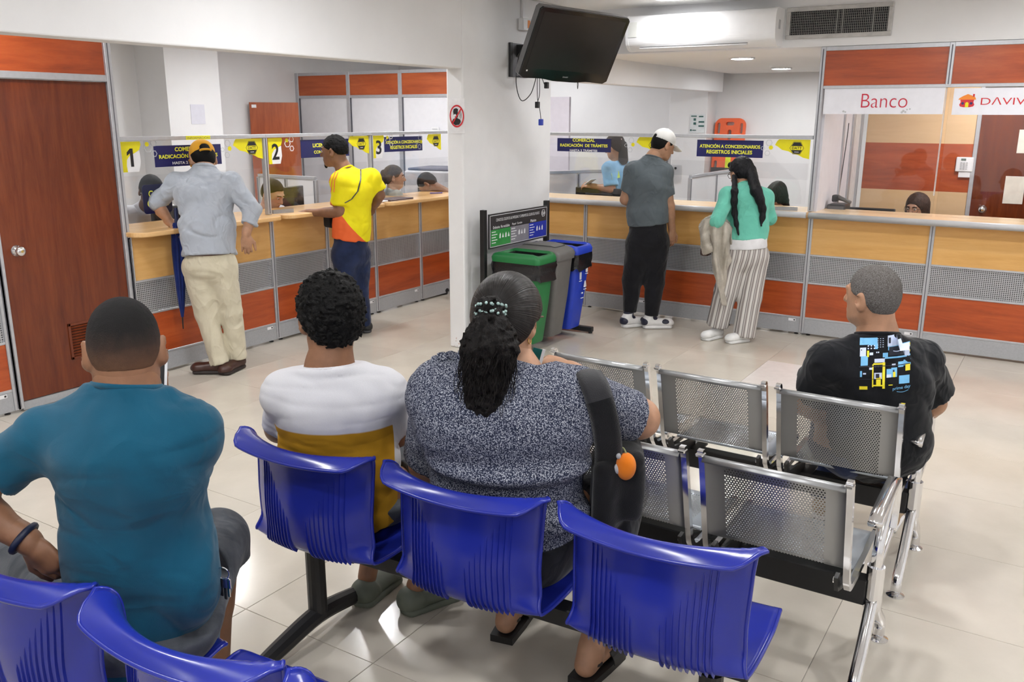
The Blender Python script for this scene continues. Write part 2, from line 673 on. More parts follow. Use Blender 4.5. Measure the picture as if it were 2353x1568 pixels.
# ceiling lamps
LE = emit('lamp_diffuser', (.985, .99, 1.0), LAMP_POWER)
LE2 = emit('staff_lamp_diffuser', (.985, .99, 1.0), LAMP_POWER * 1.1)
LE3 = emit('dim_lamp_diffuser', (.985, .99, 1.0), LAMP_POWER * .5)
def downlight(x, y, z, label, group=None, m=None):
    t = thing('ceiling_light', label, 'light', (x, y, z), 0, group)
    MB().lathe((0, 0, 0), [(.118, 0), (.118, -.012), (.100, -.014), (.100, -.004)], 28).build('trim_ring', WHT, t, world=False)
    MB().lathe((0, 0, 0), [(.099, -.005), (.099, -.0095)], 28).build('diffuser', m or LE, t, world=False)
for k, (x, y) in enumerate(LAMPS_HALL):
    if k == 0:
        downlight(x, y, ZC, 'round white downlight in the high ceiling in front of the air conditioner', None, LE3)
    else:
        downlight(x, y, ZC, 'unseen round white downlight in the high ceiling over the waiting area', 'waiting area downlights')
for x, y in LAMPS_STAFF:
    downlight(x, y, ZC, 'round white downlight in the ceiling behind the white beam', 'staff area downlights', LE2)
downlight(*LAMPS_BACK[0], ZLOW, 'round white downlight in the low ceiling just behind the air conditioner')
downlight(*LAMPS_BACK[1], ZLOW, 'round white downlight in the low ceiling near the orange spine board')
downlight(*LAMPS_BACK[2], ZLOW, 'round white downlight inside the bank booth')

# ---------------------------------------------------------------- counters
PERF_Y = perforated('perforated_sheet_y', (.50, .51, .53), 'YZ', .0142, .285)
PERF_X = perforated('perforated_sheet_x', (.50, .51, .53), 'XZ', .0142, .285)
BACKING = plain('dark_backing', (.075, .076, .08), .9, var=.3, vscale=4)
Z0, Z1, Z2, Z3, Z4 = .018, .150, .452, .685, .998


def counter_unit(axis, a0, a1, label, front, post0=True, post1=False, sticker=True):
    """panelled counter front between two posts: plinth, red panel, perforated sheet, maple panel, rails; axis = the way it runs"""
    s = 1 if axis == 'x' else -1            # depth goes +Y for the right-hand counter, -X for the left-hand one
    def bx(m, u0, u1, d0, d1, z0, z1, bev=0):
        if axis == 'x':
            m.box((u0, front + d0, z0), (u1, front + d1, z1), bev)
        else:
            m.box((front - d1, u0, z0), (front - d0, u1, z1), bev)
        return m
    mid = ((a0 + a1) / 2, front, 0) if axis == 'x' else (front, (a0 + a1) / 2, 0)
    t = thing('counter_unit', label, 'counter', mid, 0, None)
    g0, g1 = a0 + .019, a1 - .019
    red, maple, perf = (RED_X, MAPLE_X, PERF_X) if axis == 'x' else (RED_Y, MAPLE_Y, PERF_Y)
    pl = bx(MB(), g0, g1, .006, .05, Z0, Z1 - .008, .002).build('plinth', PLINTH, t)
    if sticker:
        bx(MB(), a1 - .115, a1 - .055, .0045, .006, Z1 - .036, Z1 - .014).build('maker_label', WHT, pl)
        bx(MB(), a1 - .072, a1 - .060, .0038, .0045, Z1 - .031, Z1 - .019).build('maker_mark', BLK, pl)
    bx(MB(), g0, g1, .012, .05, Z1 + .008, Z2 - .008).build('wood_panel', red, t)
    bx(MB(), g0, g1, .016, .018, Z2 + .008, Z3 - .008).build('perforated_panel', perf, t)
    bx(MB(), g0, g1, .058, .066, Z2 + .008, Z3 - .008).build('sheet_backing', BACKING, t)
    bx(MB(), g0, g1, .012, .05, Z3 + .006, Z4).build('upper_panel', maple, t)
    for z in (Z1, Z2, Z3):
        bx(MB(), g0, g1, .004, .05, z - .008, z + .008, .002).build('rail', ALU, t)
    for on, p in ((post0, a0), (post1, a1)):
        if on:
            po = bx(MB(), p - .019, p + .019, 0, .06, Z1 - .01 if False else .02, Z4, .003).build('post', ALU, t)
            bx(MB(), p - .003, p + .003, -.0012, .01, .03, Z4 - .01).build('post_groove', ALU_D, po)
    # levelling foot
    for p in (a0 + .05, a1 - .05):
        if axis == 'x':
            MB().lathe((p, front + .04, 0), [(.018, 0), (.018, .006), (.006, .008), (.006, .03)], 10).build('foot', BLACKP, t)
        else:
            MB().lathe((front - .04, p, 0), [(.018, 0), (.018, .006), (.006, .008), (.006, .03)], 10).build('foot', BLACKP, t)
    return t


counter_unit('y', 1.50, 2.735, 'panelled counter front on the knob side of the dark red door', XF, False, True)
counter_unit('y', 3.62, 4.89, 'wide panelled counter front under window number 1 beside the dark red door', XF)
counter_unit('y', 4.89, 5.51, 'narrow panelled counter front under window number 2, next to the window 1 unit', XF)
counter_unit('y', 5.51, 6.13, 'narrow panelled counter front behind the legs of the man in the yellow jersey', XF)
counter_unit('y', 6.13, 6.80, 'narrow panelled counter front under window number 3, next to the yellow jersey', XF)
counter_unit('y', 6.80, 7.42, 'panelled counter front under window number 3, next to the white pillar', XF, True, True)
counter_unit('x', -5.33, -3.88, 'panelled counter front behind the row of waste bins', YF, True)
counter_unit('x', -3.88, -3.18, 'panelled counter front between the blue bin and the man in grey', YF, True)
counter_unit('x', -3.18, -2.49, 'panelled counter front between the man in grey and the woman in mint', YF, True)
counter_unit('x', -2.49, -1.79, 'panelled counter front behind the woman in striped trousers', YF, True)
counter_unit('x', -1.79, -.87, 'panelled bank counter front under the Banco sign', YF, True)
counter_unit('x', -.87, .05, 'panelled bank counter front under the sign with the little house', YF, True)
counter_unit('x', .05, .97, 'panelled bank counter front at the open end past the house sign', YF, True, True)


def top_y(y0, y1, label, r0=True, r1=True, z=1.0, out=.13, back=.42):
    """maple worktop of the left counter with rounded front corners"""
    r = .10
    poly = []
    if r0:
        poly += arcpoly(-out + r, y0 + r, r, r, 270, 180, 8)[::1]
    else:
        poly += [(-out, y0)]
    if r1:
        poly += arcpoly(-out + r, y1 - r, r, r, 180, 90, 8)
    else:
        poly += [(-out, y1)]
    poly += [(back, y1), (back, y0)]
    o = MB().prism(poly, (XF, 0, z), (-1, 0, 0), (0, 1, 0), (0, 0, .034)).build('worktop', TOP_MAPLE)
    props(o, label, 'worktop')
    bv = o.modifiers.new('edge', 'BEVEL')
    bv.width = .008
    bv.segments = 2
    return o


top_y(3.60, 4.93, 'maple worktop with rounded corners under window 1, hand of capped man on it', z=1.0)
top_y(4.955, 6.18, 'maple worktop under window 2 where the jersey man rests his hand', True, True, z=.999)
top_y(6.20, 7.40, 'maple worktop under window 3 with a dark folder on it', True, False, z=1.001)


def top_x(x0, x1, label, out=.10, back=.40, z=1.0):
    t = thing('worktop', label, 'worktop', ((x0 + x1) / 2, YF, z))
    MB().box((x0, YF - out + .02, z), (x1, YF + back, z + .045)).build('board', TOP_PALE, t)
    prof = arcpoly(0, 0, .026, .0245, 90, 270, 10)
    MB().prism([(a, b) for a, b in prof] + [(.004, -.0245), (.004, .0245)], (x0, YF - out + .0195, z + .0225), (0, 1, 0), (0, 0, 1), (x1 - x0, 0, 0)).build('edge_band', EDGE_GREY, t, smooth=True)
    return t


top_x(-5.2, -1.812, 'pale wood worktop with rounded grey edge where grey and mint customers stand')
top_x(-1.79, .97, 'pale wood bank worktop with rounded grey edge below the Banco sign')

# ---------------------------------------------------------------- glazed screens over the counters
def screen_y(y0, y1, label, post0, post1, sill=1.036):
    t = thing('glass_screen', label, 'glass screen', (XF - .03, (y0 + y1) / 2, sill))
    MB().box((XF - .055, y0, 1.632), (XF - .005, y1, 1.66), .003).build('top_rail', ALU, t)
    for on, y in ((post0, y0), (post1, y1)):
        if on:
            p = MB().box((XF - .05, y - .019, sill), (XF - .01, y + .019, 1.632), .003).build('post', ALU, t)
            MB().box((XF - .0096, y - .004, sill + .01), (XF - .0086, y + .004, 1.63)).build('post_groove', ALU_D, p)
    MB().box((XF - .033, y0 + .02, 1.15), (XF - .027, y1 - .02, 1.632)).build('pane', GLASS, t)
    MB().box((XF - .045, y0 + .04, 1.08), (XF - .041, y1 - .04, 1.40)).build('lower_pane', GLASS, t)
    return t


screen_y(3.62, 4.89, 'clear screen with aluminium rail over window 1', False, False)
screen_y(4.89, 6.13, 'clear screen with aluminium posts over window 2', True, False)
screen_y(6.13, 7.40, 'clear screen with aluminium post over window 3', True, False)


def screen_x(x0, x1, label, post0, post1, sill=1.047):
    t = thing('glass_screen', label, 'glass screen', ((x0 + x1) / 2, YF + .03, sill))
    MB().box((x0, YF + .005, 1.625), (x1, YF + .055, 1.655), .003).build('top_rail', ALU, t)
    for on, x in ((post0, x0), (post1, x1)):
        if on:
            p = MB().box((x - .019, YF + .01, sill), (x + .019, YF + .05, 1.625), .003).build('post', ALU, t)
            MB().box((x - .004, YF + .0086, sill + .01), (x + .004, YF + .0096, 1.62)).build('post_groove', ALU_D, p)
    MB().box((x0 + .02, YF + .027, 1.30), (x1 - .02, YF + .033, 1.625)).build('pane', GLASS, t)
    MB().box((x0 + .03, YF + .041, 1.10), (x1 - .03, YF + .045, 1.43)).build('lower_pane', GLASS, t)
    return t


screen_x(-4.90, -3.08, 'clear screen with aluminium rail behind the man in the white cap', False, True)
screen_x(-3.08, -1.83, 'clear screen with aluminium rail in front of the orange spine board', False, False)

# ---------------------------------------------------------------- signs and stickers on the screens
def plate(name, label, cat, c, u, w, h, mat, nrm, th=.003):
    u, nrm = Vector(u), Vector(nrm)
    t = thing(name, label, cat, Vector(c) - Vector((0, 0, h / 2)))
    MB().prism([(-w / 2, -h / 2), (w / 2, -h / 2), (w / 2, h / 2), (-w / 2, h / 2)], Vector(c) - nrm * th, u, (0, 0, 1), nrm * th).build('panel', mat, t)
    return t


def counter_sign(c, u, nrm, lines, label, w=.57, h=.145):
    t = plate('counter_sign', label, 'sign', c, u, w, h, NAVY, nrm)
    nrm = Vector(nrm)
    for s, dz, tw, th, m in lines:
        text('lettering', s, Vector(c) + nrm * .0012 + Vector((0, 0, dz)), u, (0, 0, 1), m, t, tw, th, .030)
    return t


UY, NY = (0, 1, 0), (1, 0, 0)      # reading direction and normal on the left counter
UX, NX = (1, 0, 0), (0, -1, 0)     # and on the right counter
XS = XF - .024
YS = YF + .024
COM = [('COMERCIAL', .045, .235, .030, YELT), ('RADICACIÓN  DE TRÁMITES', .0, .50, .034, YELT), ('HASTA 2 TRÁMITES', -.047, .29, .024, WHT)]
ATE = [('ATENCIÓN A CONCESIONARIOS', .022, .53, .036, YELT), ('REGISTROS INICIALES', -.028, .40, .032, YELT)]
counter_sign((XS, 4.18, 1.523), UY, NY, COM, 'navy COMERCIAL sign with yellow letters behind the yellow cap')
counter_sign((XS, 5.56, 1.535), UY, NY, [('LICENCIAS DE', .026, .30, .032, YELT), ('CONDUCCIÓN', -.026, .28, .032, YELT)], 'navy LICENCIAS sign half hidden behind the jersey man')
counter_sign((XS, 6.60, 1.545), UY, NY, ATE, 'navy ATENCION sign above the maple counter at window 3', .56, .135)
counter_sign((-3.927, YS, 1.540), UX, NX, COM, 'navy COMERCIAL sign beside the white pillar', .565, .122)
counter_sign((-2.525, YS, 1.537), UX, NX, ATE, 'navy ATENCION sign in front of the orange spine board', .58, .142)


def hexa(cx, cy, r, a0=0):
    return [(cx + r * math.cos(math.radians(60 * k + a0)), cy + r * math.sin(math.radians(60 * k + a0))) for k in range(6)]


def hex_ring(m, cx, cy, r, w, o, u, d):
    for k in range(6):
        a, b_ = hexa(cx, cy, r), hexa(cx, cy, r - w)
        m.prism([a[k], a[(k + 1) % 6], b_[(k + 1) % 6], b_[k]], o, u, (0, 0, 1), d)
    return m


def logo_sticker(c, u, nrm, label, w=.30, h=.155):
    """yellow blot with a black beehive-shaped hexagon emblem; c = top right corner"""
    u, nrm, c = Vector(u), Vector(nrm), Vector(c)
    o = c + nrm * .0
    d = nrm * .0012
    t = thing('logo_sticker', label, 'sticker', c - Vector((0, 0, h)))
    blot = [(0, 0), (0, -h), (-.05, -h * .93), (-.09, -h * .80), (-.14, -h * .72), (-.17, -h * .62), (-.225, -h * .55), (-.262, -h * .38), (-.285, -h * .30), (-.27, -h * .10), (-.255, 0)]
    MB().prism([(a * w / .30, b_) for a, b_ in blot], o, u, (0, 0, 1), d).build('yellow_blot', YEL, t)
    m = MB()
    cx, cy, r = -.105 * w / .30, -h * .44, .052
    hx = hexa(cx, cy, r)
    m.prism([(cx + r * .84, cy + .016), hx[1], hx[2], (cx - r * .84, cy + .016)], o + d, u, (0, 0, 1), d)
    m.prism([(cx - r * .84, cy - .016), hx[4], hx[5], (cx + r * .84, cy - .016)], o + d, u, (0, 0, 1), d)
    hex_ring(m, cx, cy, r * 1.12, .003, o + d, u, d)
    e = m.build('hexagon_emblem', BLK, t)
    text('lettering', 'DATT', o + d * 1.3 + u * cx + Vector((0, 0, cy)), u, (0, 0, 1), BLK, e, .078, .022, .02)
    MB().prism([(cx - .018, cy - .034), (cx + .018, cy - .034), (cx + .018, cy - .030), (cx - .018, cy - .030)], o + d * 2, u, (0, 0, 1), d * .5).build('emblem_line', WHT, e)
    m = MB()
    for a, b_, r in ((-.335, -.03, .028), (-.345, -.115, .024), (-.385, -.075, .018)):
        hex_ring(m, a, b_, r, .004, o, u, d)
    m.build('honeycomb', GRYP, t)
    MB().prism(hexa(-.318, -.068, .019), o, u, (0, 0, 1), d).build('yellow_cell', YEL, t)
    return t


logo_sticker((XS, 4.865, 1.628), UY, NY, 'yellow sticker with black hexagon emblem on the window 1 screen')
logo_sticker((XS, 6.105, 1.628), UY, NY, 'yellow sticker with black hexagon emblem by the post of window 3', .28)
logo_sticker((XS, 7.18, 1.628), UY, NY, 'yellow sticker with black hexagon emblem beside the pillar', .24)
logo_sticker((-3.105, YS, 1.622), UX, NX, 'yellow sticker with black hexagon emblem beside the white cap')
logo_sticker((-1.852, YS, 1.622), UX, NX, 'yellow sticker with black hexagon emblem beside the bank post')


def number_sticker(y, s, label):
    u, nrm = Vector(UY), Vector(NY)
    o = Vector((XS, y, 1.628))
    d = nrm * .0012
    t = thing('number_sticker', label, 'sticker', o - Vector((0, 0, .21)))
    MB().prism([(0, 0), (.145, 0), (.15, -.02), (.135, -.055), (.10, -.075), (.06, -.09), (.035, -.12), (.03, -.16), (.034, -.20), (0, -.20)], o, u, (0, 0, 1), d).build('yellow_blot', YEL, t)
    MB().prism([(.035, -.12), (.06, -.09), (.10, -.075), (.135, -.06), (.14, -.14), (.12, -.20), (.034, -.20), (.03, -.16)], o, u, (0, 0, 1), d * .6).build('white_ground', WHT, t)
    if s == '1':
        MB().prism([(.062, -.165), (.062, -.075), (.038, -.092), (.038, -.070), (.064, -.045), (.084, -.045), (.084, -.165)], o + d * 1.2, u, (0, 0, 1), d).build('numeral', BLK, t)
    else:
        text('numeral', s, o + d * 1.5 + u * .073 + Vector((0, 0, -.105)), u, (0, 0, 1), BLK, t, {'1': .05}.get(s, .075), .125, .02)
    m = MB()
    for a, b_, r in ((.205, -.045, .033), (.25, -.012, .026), (.25, -.085, .024)):
        hex_ring(m, a, b_, r, .006, o, u, d)
    m.build('honeycomb', GRYP if s == '1' else WHT, t)
    MB().prism(hexa(.198, -.02, .017), o, u, (0, 0, 1), d * 1.4).build('yellow_cell', YEL, t)
    return t


number_sticker(3.645, '1', 'sticker with black numeral one beside the dark red door frame')
number_sticker(4.925, '2', 'sticker with black numeral two on yellow, in front of the red door leaf')
number_sticker(6.165, '3', 'sticker with black numeral three beyond the jersey man, above the folder')
t = plate('information_label', 'small yellow INFORMACION label on the rail above window 1', 'label', (XF - .002, 4.255, 1.645), UY, .21, .028, YELT, NY, .002)
text('lettering', 'INFORMACIÓN', (XF - .001, 4.255, 1.645), UY, (0, 0, 1), plain('olive_print', (.25, .24, .02), .5), t, .19, .018, 0)

# round-cornered navy plate hanging low in window 1
t = thing('window_plate', 'small navy plate with rounded corners low in window 1 beside the elbow', 'sign', (XF - .05, 3.90, 1.13))
pl = arcpoly(.09, .075, .025, .025, 0, 90, 5) + arcpoly(-.09, .075, .025, .025, 90, 180, 5) + arcpoly(-.09, -.075, .025, .025, 180, 270, 5) + arcpoly(.09, -.075, .025, .025, 270, 360, 5)
MB().prism(pl, (XF - .045, 3.90, 1.235), UY, (0, 0, 1), (.004, 0, 0)).build('panel', NAVY, t)
text('lettering', 'CON', (XF - .0398, 3.89, 1.272), UY, (0, 0, 1), YELT, t, .12, .045, .02)
text('lettering', 'CONCE', (XF - .0398, 3.90, 1.205), UY, (0, 0, 1), YELT, t, .17, .045, .02)

# ---------------------------------------------------------------- dark red door in the partition
d1 = struct(MB().box((XF - .058, 2.775, .06), (XF - .02, 3.582, 2.005), .002).build('door_1', DOOR_W))
fr = MB()
fr.box((XF - .07, 2.735, .02), (XF, 2.775, 2.34), .003).box((XF - .07, 3.584, .02), (XF, 3.63, 2.34), .003)
fr.box((XF - .07, 2.775, 2.008), (XF, 3.584, 2.05), .003).box((XF - .07, 2.735, 2.30), (XF, 3.63, 2.34), .003)
frm = struct(fr.build('trim_1', ALU))
gm = MB()
for y in (2.752, 3.606):
    gm.box((XF - .001, y - .003, .03), (XF + .0012, y + .003, 2.29))
gm.build('frame_groove', ALU_D, frm)
MB().box((XF - .045, 2.775, 2.05), (XF - .02, 3.584, 2.30)).build('header_panel', RED_Y, frm)
MB().box((XF - .06, 2.775, .004), (XF - .018, 3.584, .055)).build('threshold', PLINTH, frm)
# knob
kb = MB().lathe((XF - .02, 2.865, 1.0), [(.034, 0), (.034, .006), (.016, .012), (.013, .030), (.026, .040), (.030, .052), (.026, .064), (.010, .068)], 20, (1, 0, 0)).build('door_knob', CHROME, d1, smooth=True)
MB().lathe((XF + .0475, 2.865, 1.0), [(.008, 0), (.008, .002)], 12, (1, 0, 0)).build('keyhole', plain('brass', (.62, .45, .15), .3, 1), kb)
# ventilation grille: each slat a part
vg = MB()
y0, y1, z0, z1 = 3.125, 3.46, .25, .49
for lo, hi in (((y0, z0), (y1, z0 + .018)), ((y0, z1 - .018), (y1, z1)), ((y0, z0), (y0 + .018, z1)), ((y1 - .018, z0), (y1, z1))):
    vg.box((XF - .022, lo[0], lo[1]), (XF - .012, hi[0], hi[1]), .002)
g = vg.build('vent_grille', DOOR_W, d1)
MB().box((XF - .024, y0 + .01, z0 + .01), (XF - .0195, y1 - .01, z1 - .01)).build('vent_opening', plain('vent_dark', (.03, .006, .002), .8), g)
me_s = None
for k in range(11):
    z = z0 + .026 + k * .0185
    if me_s is None:
        s_ = MB().box((-.004, -(y1 - y0) / 2 + .016, -.006), (.004, (y1 - y0) / 2 - .016, .006)).build('slat', DOOR_W, g, world=False)
        me_s = s_.data
    else:
        s_ = bpy.data.objects.new('slat', me_s)
        COL.objects.link(s_)
        s_.parent = g
    s_.location = Vector((XF - .016, (y0 + y1) / 2, z)) - (Vector(d1.location) + Vector(g.location))
    s_.rotation_euler = (0, math.radians(35), 0)

# partition header over the left screens is open; bank front
def bank_front():
    t = thing('bank_partition', 'aluminium bank booth front with red wood header panels and glass', 'partition', (-.4, YF, 1.047))
    y0, y1 = YF, YF + .06
    for x, zb in ((-1.805, 1.047), (-.885, 2.03), (.05, 1.047), (.95, 1.047)):
        p = MB().box((x - .019, y0, zb), (x + .019, y1, ZLOW - .002), .003).build('post', ALU, t)
        MB().box((x - .004, y0 - .0012, zb + .01), (x + .004, y0 + .001, ZLOW - .02)).build('post_groove', ALU_D, p)
    for z0_, z1_ in ((2.306, 2.338), (2.018, 2.042)):
        MB().box((-1.786, y0 + .004, z0_), (.93, y1 - .004, z1_), .002).build('rail', ALU, t)
    for x0, x1 in ((-1.786, -.904), (-.866, .031), (.069, .931)):
        MB().box((x0, y0 + .014, 2.042), (x1, y1 - .014, 2.306)).build('header_panel', RED_X, t)
        MB().box((x0, y0 + .027, 1.06), (x1 if x1 > 0 else x1 + .015, y0 + .034, 2.018)).build('pane', GLASS, t)
    MB().box((-.899, y0 + .022, 1.22), (-.889, y0 + .040, 2.018)).build('pane_joint', plain('joint_sealant', (.70, .66, .64), .3, alpha=.45), t)
bank_front()
t = plate('bank_sign', 'white panel reading Banco in red over the bank window', 'sign', (-1.336, YF + .012, 1.922), UX, .872, .196, plain('sign_white', (.80, .80, .86), .35, var=.03), NX)
text('lettering', 'Banco', (-1.32, YF + .0105, 1.925), UX, (0, 0, 1), plain('red_lettering', (.55, .02, .05), .4, var=.03), t, .335, .105, -.012, 6)
m_ = MB()
for x, z in ((-1.60, 1.84), (-1.615, 1.845), (-1.175, 1.848), (-1.15, 1.858), (-1.16, 1.84), (-1.13, 1.862), (-1.185, 1.838)):
    m_.prism(hexa(x, z, .006 + .004 * random.random(), 20 * random.random()), (0, YF + .012, 0), UX, (0, 0, 1), (0, -.0006, 0))
m_.build('scuff', GRYP, t)
t = plate('bank_sign', 'white panel with a little house emblem and red letters', 'sign', (-.415, YF + .012, 1.915), UX, .85, .19, plain('sign_white', (.8, .8, .86), .35), NX)
REDP = plain('red_logo', (.62, .02, .03), .4, var=.03)
ORP = plain('orange_logo', (.85, .25, .02), .4, var=.03)
text('lettering', 'DΛVIVIENDΛ', (-.362, YF + .0105, 1.917), UX, (0, 0, 1), REDP, t, .585, .052, -.004, 6)
o = Vector((-.745, YF + .0115, 1.880))
m_ = MB()
m_.prism([(-.050, .012), (-.044, .0), (-.02, -.006), (.02, -.006), (.044, .0), (.05, .012), (.042, .03), (.046, .05), (-.046, .05), (-.042, .03)], o, UX, (0, 0, 1), (0, -.001, 0))
hs = m_.build('house_emblem', REDP, t)
MB().prism([(-.06, .048), (.058, .048), (.05, .066), (.03, .076), (.0, .088), (-.03, .074), (-.052, .060)], o + Vector((0, -.001, 0)), UX, (0, 0, 1), (0, -.001, 0)).build('house_roof', ORP, hs)
MB().prism([(.034, .068), (.046, .068), (.046, .088), (.034, .088)], o + Vector((0, -.001, 0)), UX, (0, 0, 1), (0, -.001, 0)).build('house_chimney', REDP, hs)
MB().prism([(-.011, -.005)] + [(.011, -.005), (.011, .022), (.006, .030), (-.006, .030), (-.011, .022)], o + Vector((0, -.001, 0)), UX, (0, 0, 1), (0, -.001, 0)).build('house_door', YEL, hs)
for sx in (-1, 1):
    MB().prism(hexa(sx * .028, .022, .010), o + Vector((0, -.001, 0)), UX, (0, 0, 1), (0, -.001, 0)).build('house_window', NAVY, hs)

# ---------------------------------------------------------------- bank booth interior
YR = 9.0
MAPLE_HAZE = wood('hazed_maple', (.66, .44, .24), (.70, .48, .27), (.74, .52, .31), 'x', .4)  # maple paled so the reflection and haze of the glass sit in its colour
bk = struct(MB().box((-1.72, YR, 1.57), (-.80, YR + .03, ZLOW)).build('wall_bank_upper', MAPLE_HAZE))
struct(MB().box((-1.72, YR, 1.14), (-.80, YR + .03, 1.57)).build('wall_bank_middle', RED_X))
struct(MB().box((-1.72, YR, 0), (-.80, YR + .03, 1.14)).build('wall_bank_lower', MAPLE_HAZE))
struct(MB().box((-.80, YR - .02, 0), (-.765, YR + .05, ZLOW), .003).build('trim_2', ALU))
d2 = struct(MB().box((-.765, YR, .02), (.10, YR + .04, 2.05)).build('door_2', DOOR_W))
struct(MB().box((.10, YR - .02, 0), (1.0, YR + .03, ZLOW)).build('wall_bank_end', MAPLE_X))
MB().lathe((-.665, YR, 1.0), [(.036, 0), (.036, .006), (.015, .012), (.013, .028), (.027, .040), (.030, .052), (.024, .062), (.008, .066)], 18, (0, -1, 0)).build('door_knob', CHROME, d2, smooth=True)
bw = MB()
bw.box((-1.80, YF + .06, 0), (-1.765, YF + .75, ZLOW)).box((-1.80, YF + .79, 0), (-1.765, YF + 1.10, ZLOW))
side = struct(bw.build('wall_bank_side', plain('side_panel', (.72, .71, .76), .5, var=.03)))
for y in (YF + .77, YF + 1.12, YF + 1.17, YF + 1.52):
    MB().box((-1.81, y - .018, 0), (-1.75, y + .018, ZLOW), .003).build('post', ALU, side)
MB().box((-1.80, YF + 1.19, 0), (-1.77, YR, ZLOW)).build('side_glazing', plain('side_white', (.80, .80, .80), .4), side)
t = thing('alarm_keypad', 'white alarm keypad on the red bank wall beside the door', 'keypad', (-.842, YR - .02, 1.29))
MB().box((-.925, YR - .026, 1.325), (-.785, YR, 1.455), .006).build('housing', WHT, t)
MB().box((-.885, YR - .028, 1.425), (-.845, YR - .025, 1.443)).build('display', plain('lcd', (.12, .16, .14), .3), t)
for r_ in range(4):
    for c_ in range(3):
        MB().box((-.888 + c_ * .022, YR - .029, 1.345 + r_ * .018), (-.872 + c_ * .022, YR - .025, 1.357 + r_ * .018)).build('key', GRYP, t)
MB().box((-.895, YR - .018, 1.275), (-.80, YR, 1.325), .002).build('lower_label', WHT, t)
for (x0, x1, z0_, z1_, lab) in ((-.515, -.36, 1.06, 1.30, 'white paper notice taped on the bank door beside its knob'), (-.46, -.40, 1.50, 1.70, 'small cream notice high on the bank door')):
    props(MB().box((x0, YR - .004, z0_), (x1, YR - .001, z1_)).build('paper_notice', plain('notice', (.78, .74, .66), .7), None), lab, 'notice')

# ---------------------------------------------------------------- staff side: far partition, red door leaf, papers
YP = 9.2
t = thing('office_partition', 'far office partition with red header panels and white frosted bays', 'partition', (-8.0, YP, 0))
px_ = [(676, 0), (797, 0), (917, 0), (1035, 0)]
xs = [on_y(p, 165, YP).x for p, _ in px_]
xs[0] = XW + .03
ztop, zmid0, zmid1 = 2.375, 2.07, 2.035
for x in xs:
    p = MB().box((x - .03, YP, 0), (x + .03, YP + .06, ztop), .003).build('post', ALU, t)
    MB().box((x + .032, YP + .002, .9), (x + .045, YP + .03, zmid1)).build('post_shadow_gap', ALU_D, p)
for a, b_ in zip(xs[:-1], xs[1:]):
    MB().box((a + .03, YP + .015, zmid0), (b_ - .03, YP + .045, ztop - .04)).build('header_panel', wood('partition_red', (.33, .06, .012), (.45, .09, .02), (.56, .13, .035), 'x', .4), t)
    for z0_, z1_ in ((ztop - .04, ztop), (zmid1, zmid0)):
        MB().box((a + .03, YP + .004, z0_), (b_ - .03, YP + .056, z1_)).build('rail', ALU, t)
    MB().box((a + .03, YP + .02, .3), (b_ - .03, YP + .035, zmid1)).build('frosted_bay', plain('frosted_white', (.78, .78, .82), .35, var=.02), t)
MB().box((xs[-1] + .03, YP + .02, .3), (-5.05, YP + .06, 2.02)).build('end_panel', plain('lilac_white', (.66, .63, .70), .5, var=.03), t)
t = plate('wall_notice', 'small printed notice on the frosted bay of the far office partition', 'notice', (on_y(1000, 305, YP - .004).x, YP - .004, on_y(1000, 305, YP - .004).z), UX, .12, .14, WHT, NX)
for k in range(4):
    c_ = Vector(t.location) + Vector((0, -.004, .03 + .028 * k))
    MB().box(c_ - Vector((.045, 0, .006)), c_ + Vector((.03 + .01 * (k % 2), .0015, .006))).build('print_line', GRYP, t)

# opened red door leaf by the far wall
pA, pB = on_x(572, 236, -9.33), on_y(685, 240, 8.75)
dl = (pB - pA)
dl.z = 0
ang = math.atan2(dl.y, dl.x)
t = thing('door_leaf', 'opened reddish wooden door leaf by the far white wall', 'door', (pA.x, pA.y, 0), ang)
MB().box((0, 0, .01), (dl.length, .04, 1.97), .002).build('leaf', DOOR_F, t, world=False)
MB().box((.03, -.002, 1.90), (.09, 0, 1.94)).build('white_tag', WHT, t, world=False)
o = MB().box((-8.898, 6.99, 1.70), (-8.896, 7.19, 1.925)).build('paper_sheet', plain('lilac_paper', (.68, .68, .76), .7, var=.03))
props(o, 'blank lilac-white sheet taped on the white wall column', 'paper')

# poster on the far pillar, spine board
pp = on_y(1602, 284, 11.16)
t = plate('safety_poster', 'white poster with small dark green pictograms on the far pillar', 'poster', (pp.x, 11.16, pp.z), UX, .20, .235, plain('poster_white', (.70, .74, .76), .5), NX)
DG = plain('dark_green_print', (.02, .10, .09), .5)
for x0, z0_, w_, h_ in ((-.085, .085, .075, .014), (.02, .08, .06, .016), (-.05, .035, .03, .03), (-.05, -.015, .035, .03), (.02, .012, .075, .018), (.02, -.04, .075, .018), (-.09, -.095, .02, .022), (-.06, -.09, .05, .01)):
    MB().box((pp.x + x0, 11.1555, pp.z + z0_), (pp.x + x0 + w_, 11.1575, pp.z + z0_ + h_)).build('pictogram', DG, t)

ORB = plain('orange_board', (.80, .12, .03), .4, var=.08, vscale=8)
t = thing('spine_board', 'orange spine board with yellow and black straps standing against the back wall', 'spine board', (-3.865, 11.27, 0), 0)
